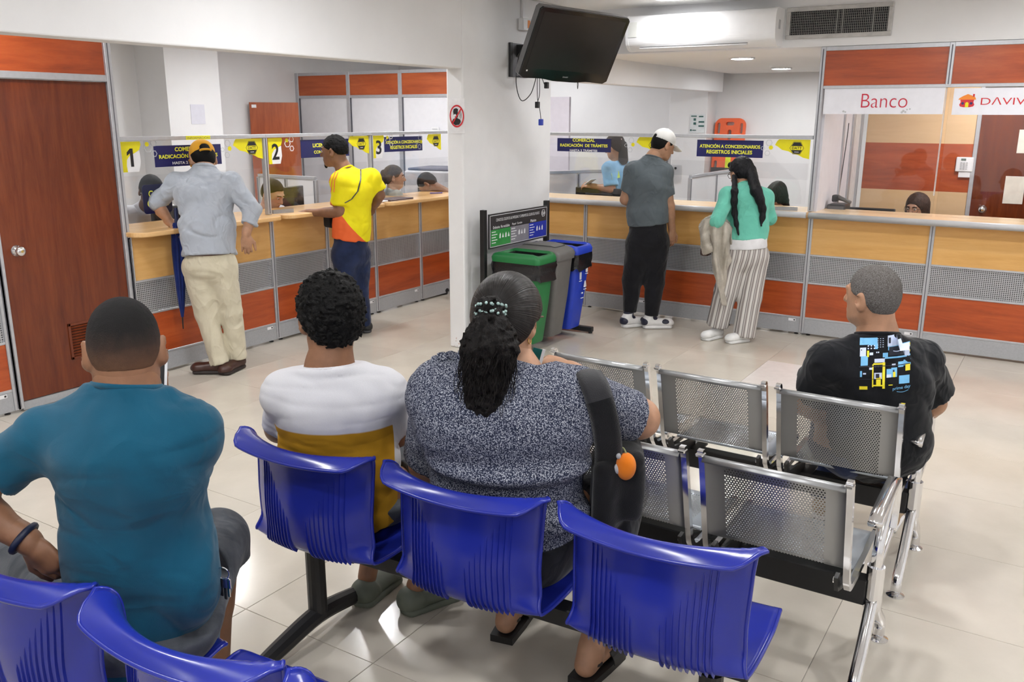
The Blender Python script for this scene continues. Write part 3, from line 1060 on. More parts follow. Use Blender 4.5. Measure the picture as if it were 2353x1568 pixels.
# outline with the hand holes left open: build as a ring of strips
zt, wb = 1.79, .205
bm_ = bmesh.new()
outer = [(-.14, .02), (.14, .02), (.195, .25), (.205, 1.2), (.20, 1.60)] + [(.20 - .09 * (1 - math.cos(a)), 1.70 + .09 * math.sin(a)) for a in np.linspace(0, math.pi / 2, 7)]
outer = outer + [(-x, z) for x, z in reversed(outer)][:-1] if False else outer + [(-x, z) for x, z in reversed(outer)]
def slot(cx, cz, w_, h_, n=6):
    r = min(w_, h_) / 2
    pts = []
    if h_ > w_:
        pts += [(cx + r * math.cos(a), cz + h_ / 2 - r + r * math.sin(a)) for a in np.linspace(0, math.pi, n)]
        pts += [(cx + r * math.cos(a), cz - h_ / 2 + r + r * math.sin(a)) for a in np.linspace(math.pi, 2 * math.pi, n)]
    else:
        pts += [(cx + w_ / 2 - r + r * math.cos(a), cz + r * math.sin(a)) for a in np.linspace(-math.pi / 2, math.pi / 2, n)]
        pts += [(cx - w_ / 2 + r + r * math.cos(a), cz + r * math.sin(a)) for a in np.linspace(math.pi / 2, 3 * math.pi / 2, n)]
    return pts
slots = [slot(0, 1.72, .11, .045), slot(-.15, 1.66, .042, .14), slot(.15, 1.66, .042, .14), slot(0, 1.58, .05, .13)]
for z in (1.42, 1.18, .92, .66, .40):
    slots += [slot(-.155, z, .045, .14), slot(.155, z, .045, .14)]
from mathutils.geometry import tessellate_polygon
loops = [[Vector((x, 0, z)) for x, z in outer]] + [[Vector((x, 0, z)) for x, z in s_] for s_ in slots]
tri = tessellate_polygon([[Vector((p.x, p.z, 0)) for p in l] for l in loops])
allp = [p for l in loops for p in l]
nP = len(allp)
V = [p + Vector((0, -.022, 0)) for p in allp] + [p + Vector((0, .022, 0)) for p in allp]
Fc = [tuple(f) for f in tri] + [tuple(nP + i for i in reversed(f)) for f in tri]
k0 = 0
for l in loops:
    n = len(l)
    Fc += [(k0 + i, k0 + (i + 1) % n, nP + k0 + (i + 1) % n, nP + k0 + i) for i in range(n)]
    k0 += n
sb = raw('board', V, Fc, ORB, t, world=False)
sb.rotation_euler = (math.radians(-5), 0, 0)
SBY, SBK = plain('strap_yellow', (.72, .82, .02), .6), plain('strap_black', (.03, .03, .035), .7)
for (x0, x1, z0_, z1_, m_, nme) in ((-.02, .05, 1.0, 1.5, SBY, 'yellow_strap'), (-.205, .205, 1.08, 1.16, SBK, 'black_strap'), (-.05, .02, .75, 1.02, SBY, 'yellow_strap'), (-.12, .205, .84, .93, SBK, 'black_strap'), (-.205, .205, .70, .76, SBK, 'black_strap')):
    s_ = MB().box((x0, -.030, z0_), (x1, -.0225, z1_), .002).build(nme, m_, t, world=False)
    s_.rotation_euler = (math.radians(-5), 0, 0)
bm_.free()

# low desk dividers in the back office (behind the right counter)
def divider(p0, p1, z, label):
    """low desk divider: aluminium frame around a white panel from p0 to p1"""
    p0, p1 = Vector((p0[0], p0[1], 0)), Vector((p1[0], p1[1], 0))
    d = p1 - p0
    t = thing('desk_divider', label, 'divider', p0, math.atan2(d.y, d.x))
    L = d.length
    MB().box((0, -.018, z - .03), (L, .018, z), .003).build('top_rail', ALU, t, world=False)
    for x in (0, L * .5, L):
        MB().box((x - .02, -.017, 0), (x + .02, .017, z - .03), .003).build('post', ALU, t, world=False)
        MB().box((x - .012, -.0185, .1), (x + .0, -.0165, z - .04)).build('post_groove', ALU_D, t, world=False)
    MB().box((.02, -.008, .1), (L - .02, .008, z - .03)).build('panel', plain('divider_white', (.74, .74, .76), .4, var=.02), t, world=False)
    return t


divider((-4.75, 8.05), (-4.28, 8.9), 1.24, 'low white desk divider with aluminium frame beside the pillar')
divider((-3.45, 9.0), (-3.45, 10.6), 1.20, 'low white desk divider with aluminium frame beside the orange spine board')
divider((-7.1, 6.35), (-6.3, 6.35), 1.22, 'low white desk divider with aluminium frame behind window 2')

# back notice on the divider
t = plate('paper_notice', 'white sheet with a small dark logo on the pane behind the man in grey', 'notice', (-3.02, YF + .07, 1.30), UX, .12, .17, WHT, NX)
MB().prism(hexa(-3.02, 1.355, .012), (0, YF + .066, 0), UX, (0, 0, 1), (0, -.001, 0)).build('logo', BLK, t)

# ---------------------------------------------------------------- monitors and desk things
def monitor(c, rz, label, w=.50, h=.31, back=True):
    """screen seen from behind; c = foot of the stand"""
    t = thing('monitor', label, 'monitor', c, rz)
    MB().box((-w / 2, -.02, .10), (w / 2, .02, .10 + h), .008).build('housing', BLACKP, t, world=False)
    MB().box((-w / 2 + .015, .0205, .115), (w / 2 - .015, .022, .085 + h)).build('screen', plain('screen_glass', (.02, .025, .03), .1), t, world=False)
    MB().box((-w * .28, -.045, .15), (w * .28, -.02, .05 + h), .012).build('back_bulge', BLACKP, t, world=False)
    MB().box((-.03, -.012, .012), (.03, .012, .14), .004).build('stand_neck', BLACKP, t, world=False)
    MB().box((-.12, -.09, 0), (.12, .09, .012), .004).build('stand_foot', BLACKP, t, world=False)
    return t


def desk(x0, y0, x1, y1, label, z=.74):
    t = thing('staff_desk', label, 'desk', ((x0 + x1) / 2, (y0 + y1) / 2, 0))
    MB().box((x0, y0, z - .03), (x1, y1, z), .004).build('desktop', MAPLE_X, t)
    for x in (x0 + .04, x1 - .04):
        for y in (y0 + .04, y1 - .04):
            MB().box((x - .02, y - .02, 0), (x + .02, y + .02, z - .03)).build('leg', ALU, t)
    return t


desk(-4.22, YF + .42, -3.2, YF + 1.0, 'staff desk behind the counter, next to the white pillar')
desk(-5.34, YF + .42, -4.80, YF + 1.0, 'small staff desk in the corner past window 3')
desk(-3.15, YF + .42, -1.95, YF + 1.0, 'staff desk behind the counter where the dark-haired clerk sits')
desk(-1.7, YF + .42, .3, YF + 1.0, 'staff desk inside the bank booth')
desk(XF - 1.0, 3.7, XF - .44, 4.85, 'staff desk behind the worktop the capped man leans on')
desk(XF - 1.0, 4.95, XF - .44, 6.1, 'staff desk of the clerk looking down, near the jersey man')
desk(XF - 1.0, 6.2, XF - .44, 7.3, 'staff desk behind the folder, past the jersey man')
pm = on_y(1380, 432, YF + .70)
monitor((pm.x, YF + .70, .74), 0, 'wide black monitor seen from behind, next to the man in grey', .56, pm.z - .84)
pm = on_y(2000, 478, YF + .62)
monitor((pm.x, YF + .62, .74), math.radians(4), 'black monitor seen from behind in the bank booth', .40, pm.z - .84)
monitor((XF - .60, 5.62, .74), math.radians(-80), 'black monitor seen from behind at window 2 beside the jersey man', .50, .34)
monitor((-5.07, YF + .66, .74), math.radians(-3), 'dark monitor seen from behind in the corner past window 3', .62, .36)
monitor((XF - .62, 4.42, .74), math.radians(-88), 'black monitor seen from behind at window 1 behind the capped man', .34, .27)

# card terminals / signature pads on the worktops
def pad(c, rz, label):
    t = thing('signature_pad', label, 'signature pad', c, rz)
    MB().prism([(-.075, 0), (.075, 0), (.075, .014), (-.075, .030)], (-.09, 0, 0), (0, 1, 0), (0, 0, 1), (.18, 0, 0)).build('housing', plain('pad_grey', (.30, .31, .33), .3, .2), t, world=False)
    MB().prism([(-.06, .0288), (.04, .0180), (.04, .0190), (-.06, .0298)], (-.065, 0, 0), (0, 1, 0), (0, 0, 1), (.13, 0, 0)).build('screen', BLACKP, t, world=False)
    return t


pad((-2.02, YF + .06, 1.045), math.radians(20), 'grey signature pad on the counter beside the bank post')
pad((XF - .10, 5.07, 1.033), math.radians(75), 'grey signature pad on the window 2 worktop beside the post')
t = thing('receipt_printer', 'black box printer on the bank desk below the barcode scanner', 'printer', (-1.67, YF + .45, .74))
MB().box((-1.745, YF + .33, .74), (-1.60, YF + .55, 1.085), .01).build('body', BLACKP, t)
MB().box((-1.738, YF + .328, .98), (-1.61, YF + .331, 1.07)).build('front_label', plain('printer_front', (.10, .10, .11), .4), t)
t = thing('barcode_scanner', 'dark grey handheld barcode scanner lying on the bank printer', 'scanner', (-1.66, YF + .42, 1.085))
MB().box((-1.725, YF + .38, 1.10), (-1.675, YF + .45, 1.16), .012).build('head', BLACKP, t)
MB().tube([(-1.685, YF + .415, 1.14), (-1.64, YF + .415, 1.125), (-1.57, YF + .40, 1.10)], [.022, .017, .014], 10).build('grip', plain('scanner_grey', (.10, .095, .09), .45), t, smooth=True)
t = thing('document_folder', 'dark brown folder lying on the window 3 worktop', 'folder', (XF - .04, 6.45, 1.035))
MB().box((XF - .13, 6.28, 1.036), (XF + .06, 6.62, 1.050), .003).build('cover', plain('folder_brown', (.05, .02, .025), .4), t)
MB().box((XF - .125, 6.285, 1.0345), (XF + .062, 6.60, 1.036)).build('papers', WHT, t)
props(MB().box((XF - .10, 6.16, 1.036), (XF + .05, 6.26, 1.048), .003).build('paper_stack', WHT), 'small stack of white papers beside the brown folder', 'papers')
t = thing('pen', 'blue pen lying on the worktop near the pillar', 'pen', (XF - .1, 7.2, 1.036))
MB().tube([(XF - .15, 7.15, 1.042), (XF - .07, 7.25, 1.042)], .005, 8).build('barrel', plain('blue_pen', (.03, .05, .45), .3), t)
MB().tube([(XF - .07, 7.25, 1.042), (XF - .062, 7.26, 1.042)], .0035, 8).build('tip', CHROME, t)
# cable along the wall of the bank booth side
props(MB().tube(smooth_pts([(-1.762, YF + .95, 1.75), (-1.762, YF + .93, 1.60), (-1.761, YF + .85, 1.3), (-1.75, YF + .75, 1.06)], 5), .004, 6).build('cable', BLACKP), 'thin dark cable hanging inside the bank booth', 'cable')

# staff chair behind window 3 and a grey machine
t = thing('office_chair', 'dark office chair back behind the seated woman at window 3', 'chair', (-6.75, 6.6, 0))
hb = at(893, 415, 8.9)
BL = plain('chair_fabric', (.035, .04, .075), .8)
c_ = Vector((hb.x, hb.y, 0))
t.location = c_
MB().box((-.22, -.03, .55), (.22, .03, 1.22), .03).build('backrest', BL, t, world=False)
MB().box((-.24, .0, .42), (.24, .46, .50), .03).build('seat', BL, t, world=False)
MB().tube([(0, .2, .05), (0, .2, .42)], .025, 10).build('column', BLACKM, t, world=False)
for k in range(5):
    a = k * 2 * math.pi / 5
    MB().tube([(0, .2, .08), (.27 * math.cos(a), .2 + .27 * math.sin(a), .03)], [.02, .014], 8).build('base_arm', BLACKM, t, world=False)
    MB().sphere((.27 * math.cos(a), .2 + .27 * math.sin(a), .025), .025, 8, 6).build('castor', BLACKP, t, world=False)
t.rotation_euler = (0, 0, math.radians(60))
pc = at(1014, 408, 10.5)
t = thing('copier', 'pale grey office copier with dark top edge behind window 3', 'copier', (pc.x, pc.y, 0), math.radians(10))
MB().box((-.33, -.30, 0), (.33, .30, pc.z + .09), .02).build('body', plain('copier_grey', (.52, .52, .55), .5), t, world=False)
MB().box((-.30, -.27, pc.z + .09), (.33, .30, pc.z + .12), .012).build('lid', plain('copier_lid', (.10, .11, .16), .45), t, world=False)
MB().box((-.15, -.31, pc.z - .25), (.2, -.30, pc.z - .1)).build('paper_slot', BLACKP, t, world=False)

# ---------------------------------------------------------------- air conditioner and vent on the soffit
ax0, ax1, az0, az1 = -3.41, -2.135, 2.345, 2.632
ACW = plain('ac_white', (.83, .83, .84), .3, var=.015)
t = thing('air_conditioner', 'long white wall air conditioner on the soffit above the grey and mint customers', 'air conditioner', ((ax0 + ax1) / 2, YF, az0))
prof = [(0, .01), (-.13, .0), (-.20, .035), (-.225, .09), (-.23, .20), (-.215, .262), (-.17, .287), (0, .287)]
prof = [(p.x, p.z) for p in smooth_pts([(a, 0, b_) for a, b_ in prof], 4)]
MB().prism(prof, (ax0, YF, az0), (0, 1, 0), (0, 0, 1), (ax1 - ax0, 0, 0)).build('housing', ACW, t, smooth=False)
for x in (ax0 - .004, ax1 - .022):
    MB().prism([(a * 1.012, b_ * 1.01 - .001) for a, b_ in prof], (x, YF, az0), (0, 1, 0), (0, 0, 1), (.026, 0, 0)).build('end_cap', ACW, t)
MB().box((ax0 + .12, YF - .197, az0 + .028), (ax1 - .22, YF - .18, az0 + .040)).build('outlet_slot', plain('ac_slot', (.12, .12, .13), .5), t)
MB().box((ax0 + .12, YF - .214, az0 + .016), (ax1 - .22, YF - .200, az0 + .022)).build('louver', plain('ac_louver', (.55, .55, .57), .35), t)
text('brand_lettering', 'OLIMPO', (ax0 + .68, YF - .2335, az0 + .10), UX, (0, 0, 1), GRYP, t, .09, .018, 0)
MB().box((ax0 + .02, YF - .2325, az0 + .11), (ax0 + .10, YF - .231, az0 + .23)).build('energy_label', plain('ac_label', (.74, .75, .72), .6), t)
MB().box((ax1 - .012, YF - .15, az0 + .13), (ax1 + .0055, YF - .10, az0 + .20)).build('side_label', GRYP, t)

vx0, vx1, vz0, vz1 = -2.11, -1.315, 2.40, 2.64
t = thing('return_vent', 'grey framed air return vent beside the air conditioner', 'vent', ((vx0 + vx1) / 2, YF, vz0))
VF = plain('vent_frame', (.48, .47, .46), .6, var=.12, vscale=20)
for lo, hi in (((vx0, vz0), (vx1, vz0 + .032)), ((vx0, vz1 - .032), (vx1, vz1)), ((vx0, vz0 + .032), (vx0 + .032, vz1 - .032)), ((vx1 - .032, vz0 + .032), (vx1, vz1 - .032))):
    MB().box((lo[0], YF - .022, lo[1]), (hi[0], YF - .001, hi[1]), .003).build('frame_side', VF, t)
MB().box((vx0 + .02, YF - .004, vz0 + .02), (vx1 - .02, YF - .001, vz1 - .02)).build('opening', plain('vent_black', (.015, .015, .02), .9), t)
vs = plain('vent_slat', (.26, .26, .25), .6, .2)
me_v = None
for k in range(52):
    x = vx0 + .04 + k * (vx1 - vx0 - .08) / 51
    thick = k in (25, 28, 44)
    s_ = MB().box((x - (.005 if thick else .0016), YF - .016, vz0 + .03), (x + (.005 if thick else .0016), YF - .006, vz1 - .03)).build('slat', vs, t)
for k in range(9):
    z = vz0 + .045 + k * (vz1 - vz0 - .09) / 8
    MB().box((vx0 + .03, YF - .019, z - .0012), (vx1 - .03, YF - .016, z + .0012)).build('cross_wire', vs, t)

# ---------------------------------------------------------------- television on the pillar
t = thing('wall_mount', 'black wall bracket with arm holding the television on the pillar', 'bracket', (XB1, 6.28, 2.10))
MB().box((XB1, 6.14, 2.105), (XB1 + .006, 6.42, 2.365)).build('wall_plate', plain('plate_grey', (.12, .12, .13), .5, .3), t)
MB().box((XB1, 6.14, 2.105), (XB1 + .02, 6.175, 2.365)).build('plate_edge', BLACKM, t)
MB().prism([(0, 2.355), (.26, 2.345), (.26, 2.30), (.05, 2.30), (.03, 2.29), (.008, 2.26)], (XB1, 6.25, 0), (1, .1, 0), (0, 0, 1), (0, .04, 0)).build('arm', BLACKM, t)
MB().prism([(0, 2.11), (.12, 2.13), (.26, 2.24), (.26, 2.20), (.14, 2.105)], (XB1, 6.25, 0), (1, .1, 0), (0, 0, 1), (0, .04, 0)).build('brace', BLACKM, t)
for y, z in ((6.157, 2.33), (6.157, 2.22), (6.157, 2.125), (6.36, 2.2), (6.40, 2.125)):
    MB().lathe((XB1 + .006, y, z), [(.008, 0), (.008, .004)], 8, (1, 0, 0)).build('bolt', CHROME if y < 6.2 else BLACKM, t)
TVW, TVH = .90, .551
tv = thing('television', 'large black flat television tilted on the pillar bracket', 'television', (-3.402, 6.291, 2.315))
tv.rotation_euler = (0, 0, 0)
def rotm(y, tl, r):
    return (Matrix.Rotation(y, 3, 'Z') @ Matrix.Rotation(tl, 3, 'X') @ Matrix.Rotation(r, 3, 'Y'))
TVR = rotm(1.2, .479, .035)
tv.rotation_euler = TVR.to_euler()
w, h = TVW / 2, TVH / 2
TVB = plain('tv_gloss', (.004, .004, .005), .12, var=.1)
TVE = plain('tv_edge', (.20, .20, .21), .3, .5)
low = [(-w, -h + .028)] + [(-w + TVW * i / 24, -h + .012 - .022 * math.exp(-((i - 12) / 5.0) ** 4) + .012 * math.cos((i - 12) / 12 * math.pi) * .6) for i in range(1, 24)] + [(w, -h + .028)]
bez = low + [(w, h - .02), (w - .02, h), (-w + .02, h), (-w, h - .02)]
MB().prism([(a * 1.006, b_ * 1.008) for a, b_ in bez], (0, .012, 0), (1, 0, 0), (0, 0, 1), (0, .05, 0)).build('bezel_edge', TVE, tv, world=False)
MB().prism(bez, (0, -.006, 0), (1, 0, 0), (0, 0, 1), (0, .03, 0)).build('bezel', TVB, tv, world=False)
MB().box((-w + .035, -.0075, -h + .085), (w - .035, -.006, h - .03)).build('screen', plain('tv_screen', (.008, .008, .009), .25, var=.1), tv, world=False)
MB().box((-.30, .062, -.20), (.30, .11, .20), .03).build('rear_housing', BLACKP, tv, world=False)
MB().box((-.12, .11, -.10), (.12, .125, .10)).build('vesa_plate', BLACKM, tv, world=False)
text('brand_lettering', 'SHARP', (0, -.0066, -h + .035), (1, 0, 0), (0, 0, 1), GRYP, tv, .055, .010, .01) if False else None
V, Fc, sz = text_geo('SHARP', .012, 3)
raw('brand_lettering', [(a[0] * .055 / sz[0], -.0068, -h + .036 + a[1] * .011 / sz[1]) for a in V], Fc, plain('silver_print', (.55, .55, .57), .3, .6), tv, world=False)
MB().box((-w + .045, -.0072, -h + .060), (-w + .058, -.006, -h + .072)).build('sticker', WHT, tv, world=False)
# cables hanging under it
def cable(name, label, pts, r=.0035, plug=None):
    t = thing(name, label, 'cable', pts[0])
    MB().tube(smooth_pts(pts, 6), r, 6).build('cord', BLACKP, t, smooth=True)
    if plug:
        p = Vector(pts[-1])
        MB().box(p + Vector((-.016, -.016, -.045)), p + Vector((.016, .016, .004)), .004).build('plug', plug, t)
    return t
TVM = pmat(tv)
def TB(x, dz=0.0):
    return TVM @ Vector((x, .05, -h + .004)) + Vector((0, 0, dz))
def C(px, py, x=-3.66):
    return on_x(px, py, x)
cable('cable', 'thin black cable looping from the television bracket to the set', [C(1210, 95, -3.8), C(1192, 130, -3.8), C(1186, 190, -3.8), C(1198, 231, -3.75), C(1220, 215, -3.7), TB(-.24)])
cable('vga_cable', 'black cable with a blue plug hanging lowest below the television', [TB(-.23), C(1235, 225), C(1240, 250), C(1243, 275)], .003, plain('vga_blue', (.03, .06, .45), .4))
cable('power_cable', 'black cable with a dark plug hanging below the television', [TB(-.21), C(1240, 215), C(1235, 235)], .003, BLACKP)
cable('short_cable', 'short black cable with a plug just under the television', [TB(-.19), C(1252, 196), C(1256, 190)], .003, BLACKP)
props(MB().tube(smooth_pts([TB(.19), TB(.186, -.04), TB(.19, -.075), TB(.194, -.04), TB(.19)], 4), .0025, 6).build('wrist_cord', BLACKP), 'small black cord loop dangling under the television', 'cord')
# socket box with conduit above the bracket
t = thing('socket_box', 'white surface socket box with orange outlet and conduit above the bracket', 'socket', (XB1, 6.36, 2.46))
MB().box((XB1, 6.285, 2.47), (XB1 + .05, 6.43, 2.56), .005).build('box', WHT, t)
MB().box((XB1 + .05, 6.35, 2.485), (XB1 + .053, 6.385, 2.545)).build('outlet', ORP, t)
MB().box((XB1, 6.325, 2.56), (XB1 + .02, 6.36, ZC), .002).build('conduit', WHT, t)

# no-headphones sign on the pillar edge
pc = on_y(1051, 267, 5.505)
t = plate('prohibition_sign', 'white sheet with a red ring crossing out a person with headphones', 'sign', (on_y(1049, 267, 5.502).x, 5.502, pc.z - .0), UX, .148, .255, plain('sign_sheet', (.80, .80, .82), .5), NX)
cx_, cz_ = on_y(1050, 267, 5.5).x, pc.z
oy = 5.4985
RS = plain('sign_red', (.60, .02, .03), .4)
def P2(pts, m, nme, par, dy=0.0):
    return MB().prism(pts, (cx_, oy - dy, cz_), UX, (0, 0, 1), (0, -.0008, 0)).build(nme, m, par)
m_ = MB()
n = 32
for k in range(n):
    a0, a1 = 2 * math.pi * k / n, 2 * math.pi * (k + 1) / n
    q = [(.066 * math.cos(a), .082 * math.sin(a)) for a in (a0, a1)] + [(.056 * math.cos(a), .070 * math.sin(a)) for a in (a1, a0)]
    m_.prism(q, (cx_, oy, cz_), UX, (0, 0, 1), (0, -.0008, 0))
m_.build('red_ring', RS, t)
P2([(-.042, -.048), (-.05, -.05), (-.032, -.020), (-.012, -.016), (.0, -.012), (.012, -.018), (.03, -.024), (.036, -.04), (.02, -.062), (-.015, -.066)], BLK, 'figure_body', t)
P2([(-.030, .012), (-.034, .032), (-.028, .052), (-.004, .058), (.012, .050), (.008, .030), (.012, .012), (.008, -.008), (-.006, -.014), (-.018, -.006)], BLK, 'figure_head', t)
P2(hexa(-.016, .006, .010), WHT, 'headphone', t, .0006)
m_ = MB()
for r in (.014, .022, .030):
    for k in range(5):
        a0, a1 = math.radians(-45 + 18 * k), math.radians(-45 + 18 * (k + 1))
        m_.prism([((r + .002) * math.cos(a) + .012, (r + .002) * 1.2 * math.sin(a) + .008) for a in (a0, a1)] + [(r * math.cos(a) + .012, r * 1.2 * math.sin(a) + .008) for a in (a1, a0)], (cx_, oy, cz_), UX, (0, 0, 1), (0, -.0008, 0))
m_.build('sound_wave', BLK, t)
P2([(-.044, -.050), (-.036, -.056), (.044, .050), (.036, .056)], RS, 'red_bar', t, .0012)

# ---------------------------------------------------------------- waste bins and their stand
SX = -3.78
t = thing('bin_stand', 'black metal stand with recycling signboard beside the pillar', 'stand', (SX, 6.05, 0))
yA, yB = 5.57, 6.53
for y in (yA, yB):
    MB().box((SX - .02, y - .022, .04), (SX + .02, y + .022, 1.105), .003).build('post', BLACKM, t)
    MB().box((SX - .03, y - .022 - (.17 if False else 0), .012), (SX + .47, y + .022, .055), .004).build('foot_bar', BLACKM, t)
    for x in (SX, SX + .45):
        MB().lathe((x, y, 0), [(.018, 0), (.018, .012)], 10).build('foot_pad', BLACKP, t)
MB().box((SX - .015, yA, .30), (SX + .015, yB, .34)).build('crossbar', BLACKM, t)
sg = MB().box((SX + .020, yA + .03, .80), (SX + .030, yB - .03, 1.07), .002).build('signboard', plain('sign_dark', (.035, .033, .036), .4), t)
xs_ = SX + .0305
def SG(y0, z0_, y1, z1_, m, nme, d=.0008):
    return MB().box((xs_, y0, z0_), (xs_ + d, y1, z1_)).build(nme, m, sg)
L0, L1 = yA + .045, yB - .045
for a in ((L0, .812, L1, .816), (L0, 1.054, L1, 1.058), (L0, .812, L0 + .004, 1.058), (L1 - .004, .812, L1, 1.058)):
    SG(a[0], a[1], a[2], a[3], WHT, 'border')
th = (L1 - L0 - .02) / 3
GRN = plain('sign_green', (.035, .28, .06), .4)
BLU = plain('sign_blue', (.02, .04, .42), .4)
for k, (m, s) in enumerate(((GRN, 'Ordinarios  No reciclables'), (plain('sign_grey', (.24, .23, .26), .4), 'Papel  Cartón'), (BLU, 'Plástico'))):
    y0 = L0 + .01 + th * k
    top = .945 + .0 * k
    SG(y0, .818, y0 + th, top, m, 'panel')
    text('lettering', s, (xs_ + .001, y0 + .02 + [.13, .08, .05][k], top + .018), UY, (0, 0, 1), WHT, sg, [.24, .15, .09][k], .022, .01)
    for q in range(5):
        SG(y0 + .012, .925 - q * .021, y0 + .07 + .02 * (q % 2), .931 - q * .021, WHT, 'print_line', .0012)
    m_ = MB()
    for q in range(4 if k == 0 else 3):
        yy = y0 + .13 + q * .042
        if q % 2:
            m_.prism([(yy - .014, .875), (yy + .014, .875), (yy, .912)], (xs_, 0, 0), UY, (0, 0, 1), (.0012, 0, 0))
        else:
            m_.prism([(yy - .009, .872), (yy + .009, .872), (yy + .012, .90), (yy + .004, .915), (yy - .008, .90)], (xs_, 0, 0), UY, (0, 0, 1), (.0012, 0, 0))
    m_.build('pictogram', WHT, sg)
text('lettering', 'CONOCE EL COLOR DE LAS PAPELERAS Y CAMBIAMOS EL COLOR DEL MUNDO', (xs_ + .001, (L0 + L1) / 2 - .02, 1.018), UY, (0, 0, 1), WHT, sg, .66, .022, .0)
hx_ = MB()
hex_ring(hx_, L1 - .06, 1.01, .032, .004, (xs_, 0, 0), UY, (.0012, 0, 0))
e_ = hx_.build('logo_ring', WHT, sg)
text('logo_lettering', 'EBA', (xs_ + .001, L1 - .06, 1.01), UY, (0, 0, 1), WHT, sg, .06, .026, .01)


def bin_body(y0, y1, colr, label, lid):
    """slim tapered recycling bin: straight back at the stand, open or closed rimmed top"""
    t = thing('waste_bin', label, 'bin', (SX + .25, (y0 + y1) / 2, .06))
    mat = plain('bin_' + lid, colr, .42, var=.06)
    x0, x1 = SX + .04, SX + .47
    ym = (y0 + y1) / 2
    def ring(z, ex, ey, zin=0):
        # rounded rectangle ring
        cx, hx, hy, r = (x0 + x1) / 2, (x1 - x0) / 2 - ex, (y1 - y0) / 2 - ey, .035
        pts = []
        for sx, sy, a0 in ((1, 1, 0), (-1, 1, 90), (-1, -1, 180), (1, -1, 270)):
            for k in range(5):
                a = math.radians(a0 + 22.5 * k)
                pts.append(Vector((cx + sx * (hx - r) + r * math.cos(a), ym + sy * (hy - r) + r * math.sin(a), z)))
        return pts
    P = [ring(.075, .085, .045), ring(.09, .08, .04), ring(.40, .04, .025), ring(.70, .012, .012)]
    MB().grid(P, True).build('body', mat, t, smooth=True)
    m_ = MB()
    m_.add(P[0], [tuple(range(len(P[0])))])
    m_.build('base', mat, t)
    # rim, bowed: highest in the middle of its long sides
    def bow(pts, amp):
        return [Vector((p.x, p.y, p.z + amp * (1 - ((p.x - (x0 + x1) / 2) / ((x1 - x0) / 2)) ** 2))) for p in pts]
    R = [ring(.70, .0, .0), bow(ring(.745, -.006, -.004), .02), bow(ring(.765, .004, .006), .045), bow(ring(.765, .028, .028), .045), bow(ring(.725, .034, .034), .04)]
    MB().grid(R, True).build('rim', mat, t, smooth=True)
    if lid == 'grey':
        rr = R[2]
        n = len(rr)
        c = Vector(((x0 + x1) / 2, ym, .765 + .065))
        Pn = [rr, [c + (p - c) * .75 + Vector((0, 0, .012)) for p in rr], [c + (p - c) * .4 + Vector((0, 0, .014)) for p in rr]]
        m_ = MB().grid(Pn, True)
        m_.add(Pn[-1], [tuple(range(n))])
        m_.build('lid', mat, t, smooth=True)
        q = [c + (p - c) * .70 + Vector((0, 0, .0145)) for p in rr]
        MB().tube(q, .004, 6, closed=True).build('flap_seam', plain('bin_seam', (.05, .05, .05), .6), t)
    else:
        # dark liner bag: inside and turned over the rim below
        bag = plain('bin_bag', (.012, .012, .014), .22, var=.2, bmp=.5, bscale=45)
        n = len(R[0])
        rnd = random.Random(int(y0 * 100))
        skirt = []
        for k in range(5):
            rg = ring(.712 - k * .030, -.004 - .004 * math.sin(k * 1.7), -.004 - .003 * math.sin(k * 1.3))
            skirt.append([p + Vector((rnd.uniform(-.006, .006), rnd.uniform(-.006, .006), (rnd.uniform(-.03, .012) if k == 4 else 0))) for p in rg])
        MB().grid(skirt, True).build('bag_skirt', bag, t, smooth=True)
        ins = [bow(ring(.745, .034, .034), .04), ring(.60, .05, .045), ring(.25, .08, .06)]
        m_ = MB().grid(ins, True)
        m_.add(ins[-1], [tuple(range(n))])
        m_.build('bag_inside', bag, t, smooth=True)
    return t


bin_body(5.607, 5.893, (.012, .17, .045), 'green waste bin with black liner, open top', 'green')
bin_body(5.912, 6.198, (.14, .135, .13), 'grey waste bin with closed lid between the green and blue ones', 'grey')
bb = bin_body(6.217, 6.503, (.015, .05, .50), 'blue waste bin with white pictograms on its front', 'blue')
xf = SX + .47
for dy, z, kind in ((.05, .58, 0), (-.05, .53, 1), (.04, .45, 2), (0.0, .38, 3)):
    o_ = (xf - .004 - (.70 - z) * .055 + .0, 6.36 + dy, z)
    d_ = (.006, 0, 0)
    m_ = MB()
    if kind == 0:
        m_.prism([(-.014, -.03), (.014, -.03), (.014, .01), (.006, .025), (.006, .035), (-.006, .035), (-.006, .025), (-.014, .01)], o_, UY, (0, 0, 1), d_)
    elif kind == 1:
        m_.prism([(-.012, -.03), (-.006, -.03), (-.006, .03), (-.012, .03)], o_, UY, (0, 0, 1), d_)
        m_.prism([(.004, -.03), (.010, -.03), (.012, .03), (.004, .03)], o_, UY, (0, 0, 1), d_)
    elif kind == 2:
        m_.prism([(-.02, -.025), (.02, -.025), (.008, .02), (0, .03), (-.008, .02)], o_, UY, (0, 0, 1), d_)
    else:
        m_.prism([(-.012, -.006), (.012, -.006), (.012, .004), (-.012, .004)], o_, UY, (0, 0, 1), d_)
    m_.prism([(-.022, -.045), (.022, -.045), (.022, -.040), (-.022, -.040)], o_, UY, (0, 0, 1), d_)
    m_.build('pictogram', WHT, bb)

# ================================================================ seating
BLUE = plain('blue_plastic', (.012, .022, .27), .24, var=.05, vscale=6)
def hermite(keys, t):
    for (t0, a), (t1, b_) in zip(keys[:-1], keys[1:]):
        if t <= t1:
            f = (t - t0) / (t1 - t0)
            return a + (b_ - a) * f
    return keys[-1][1]


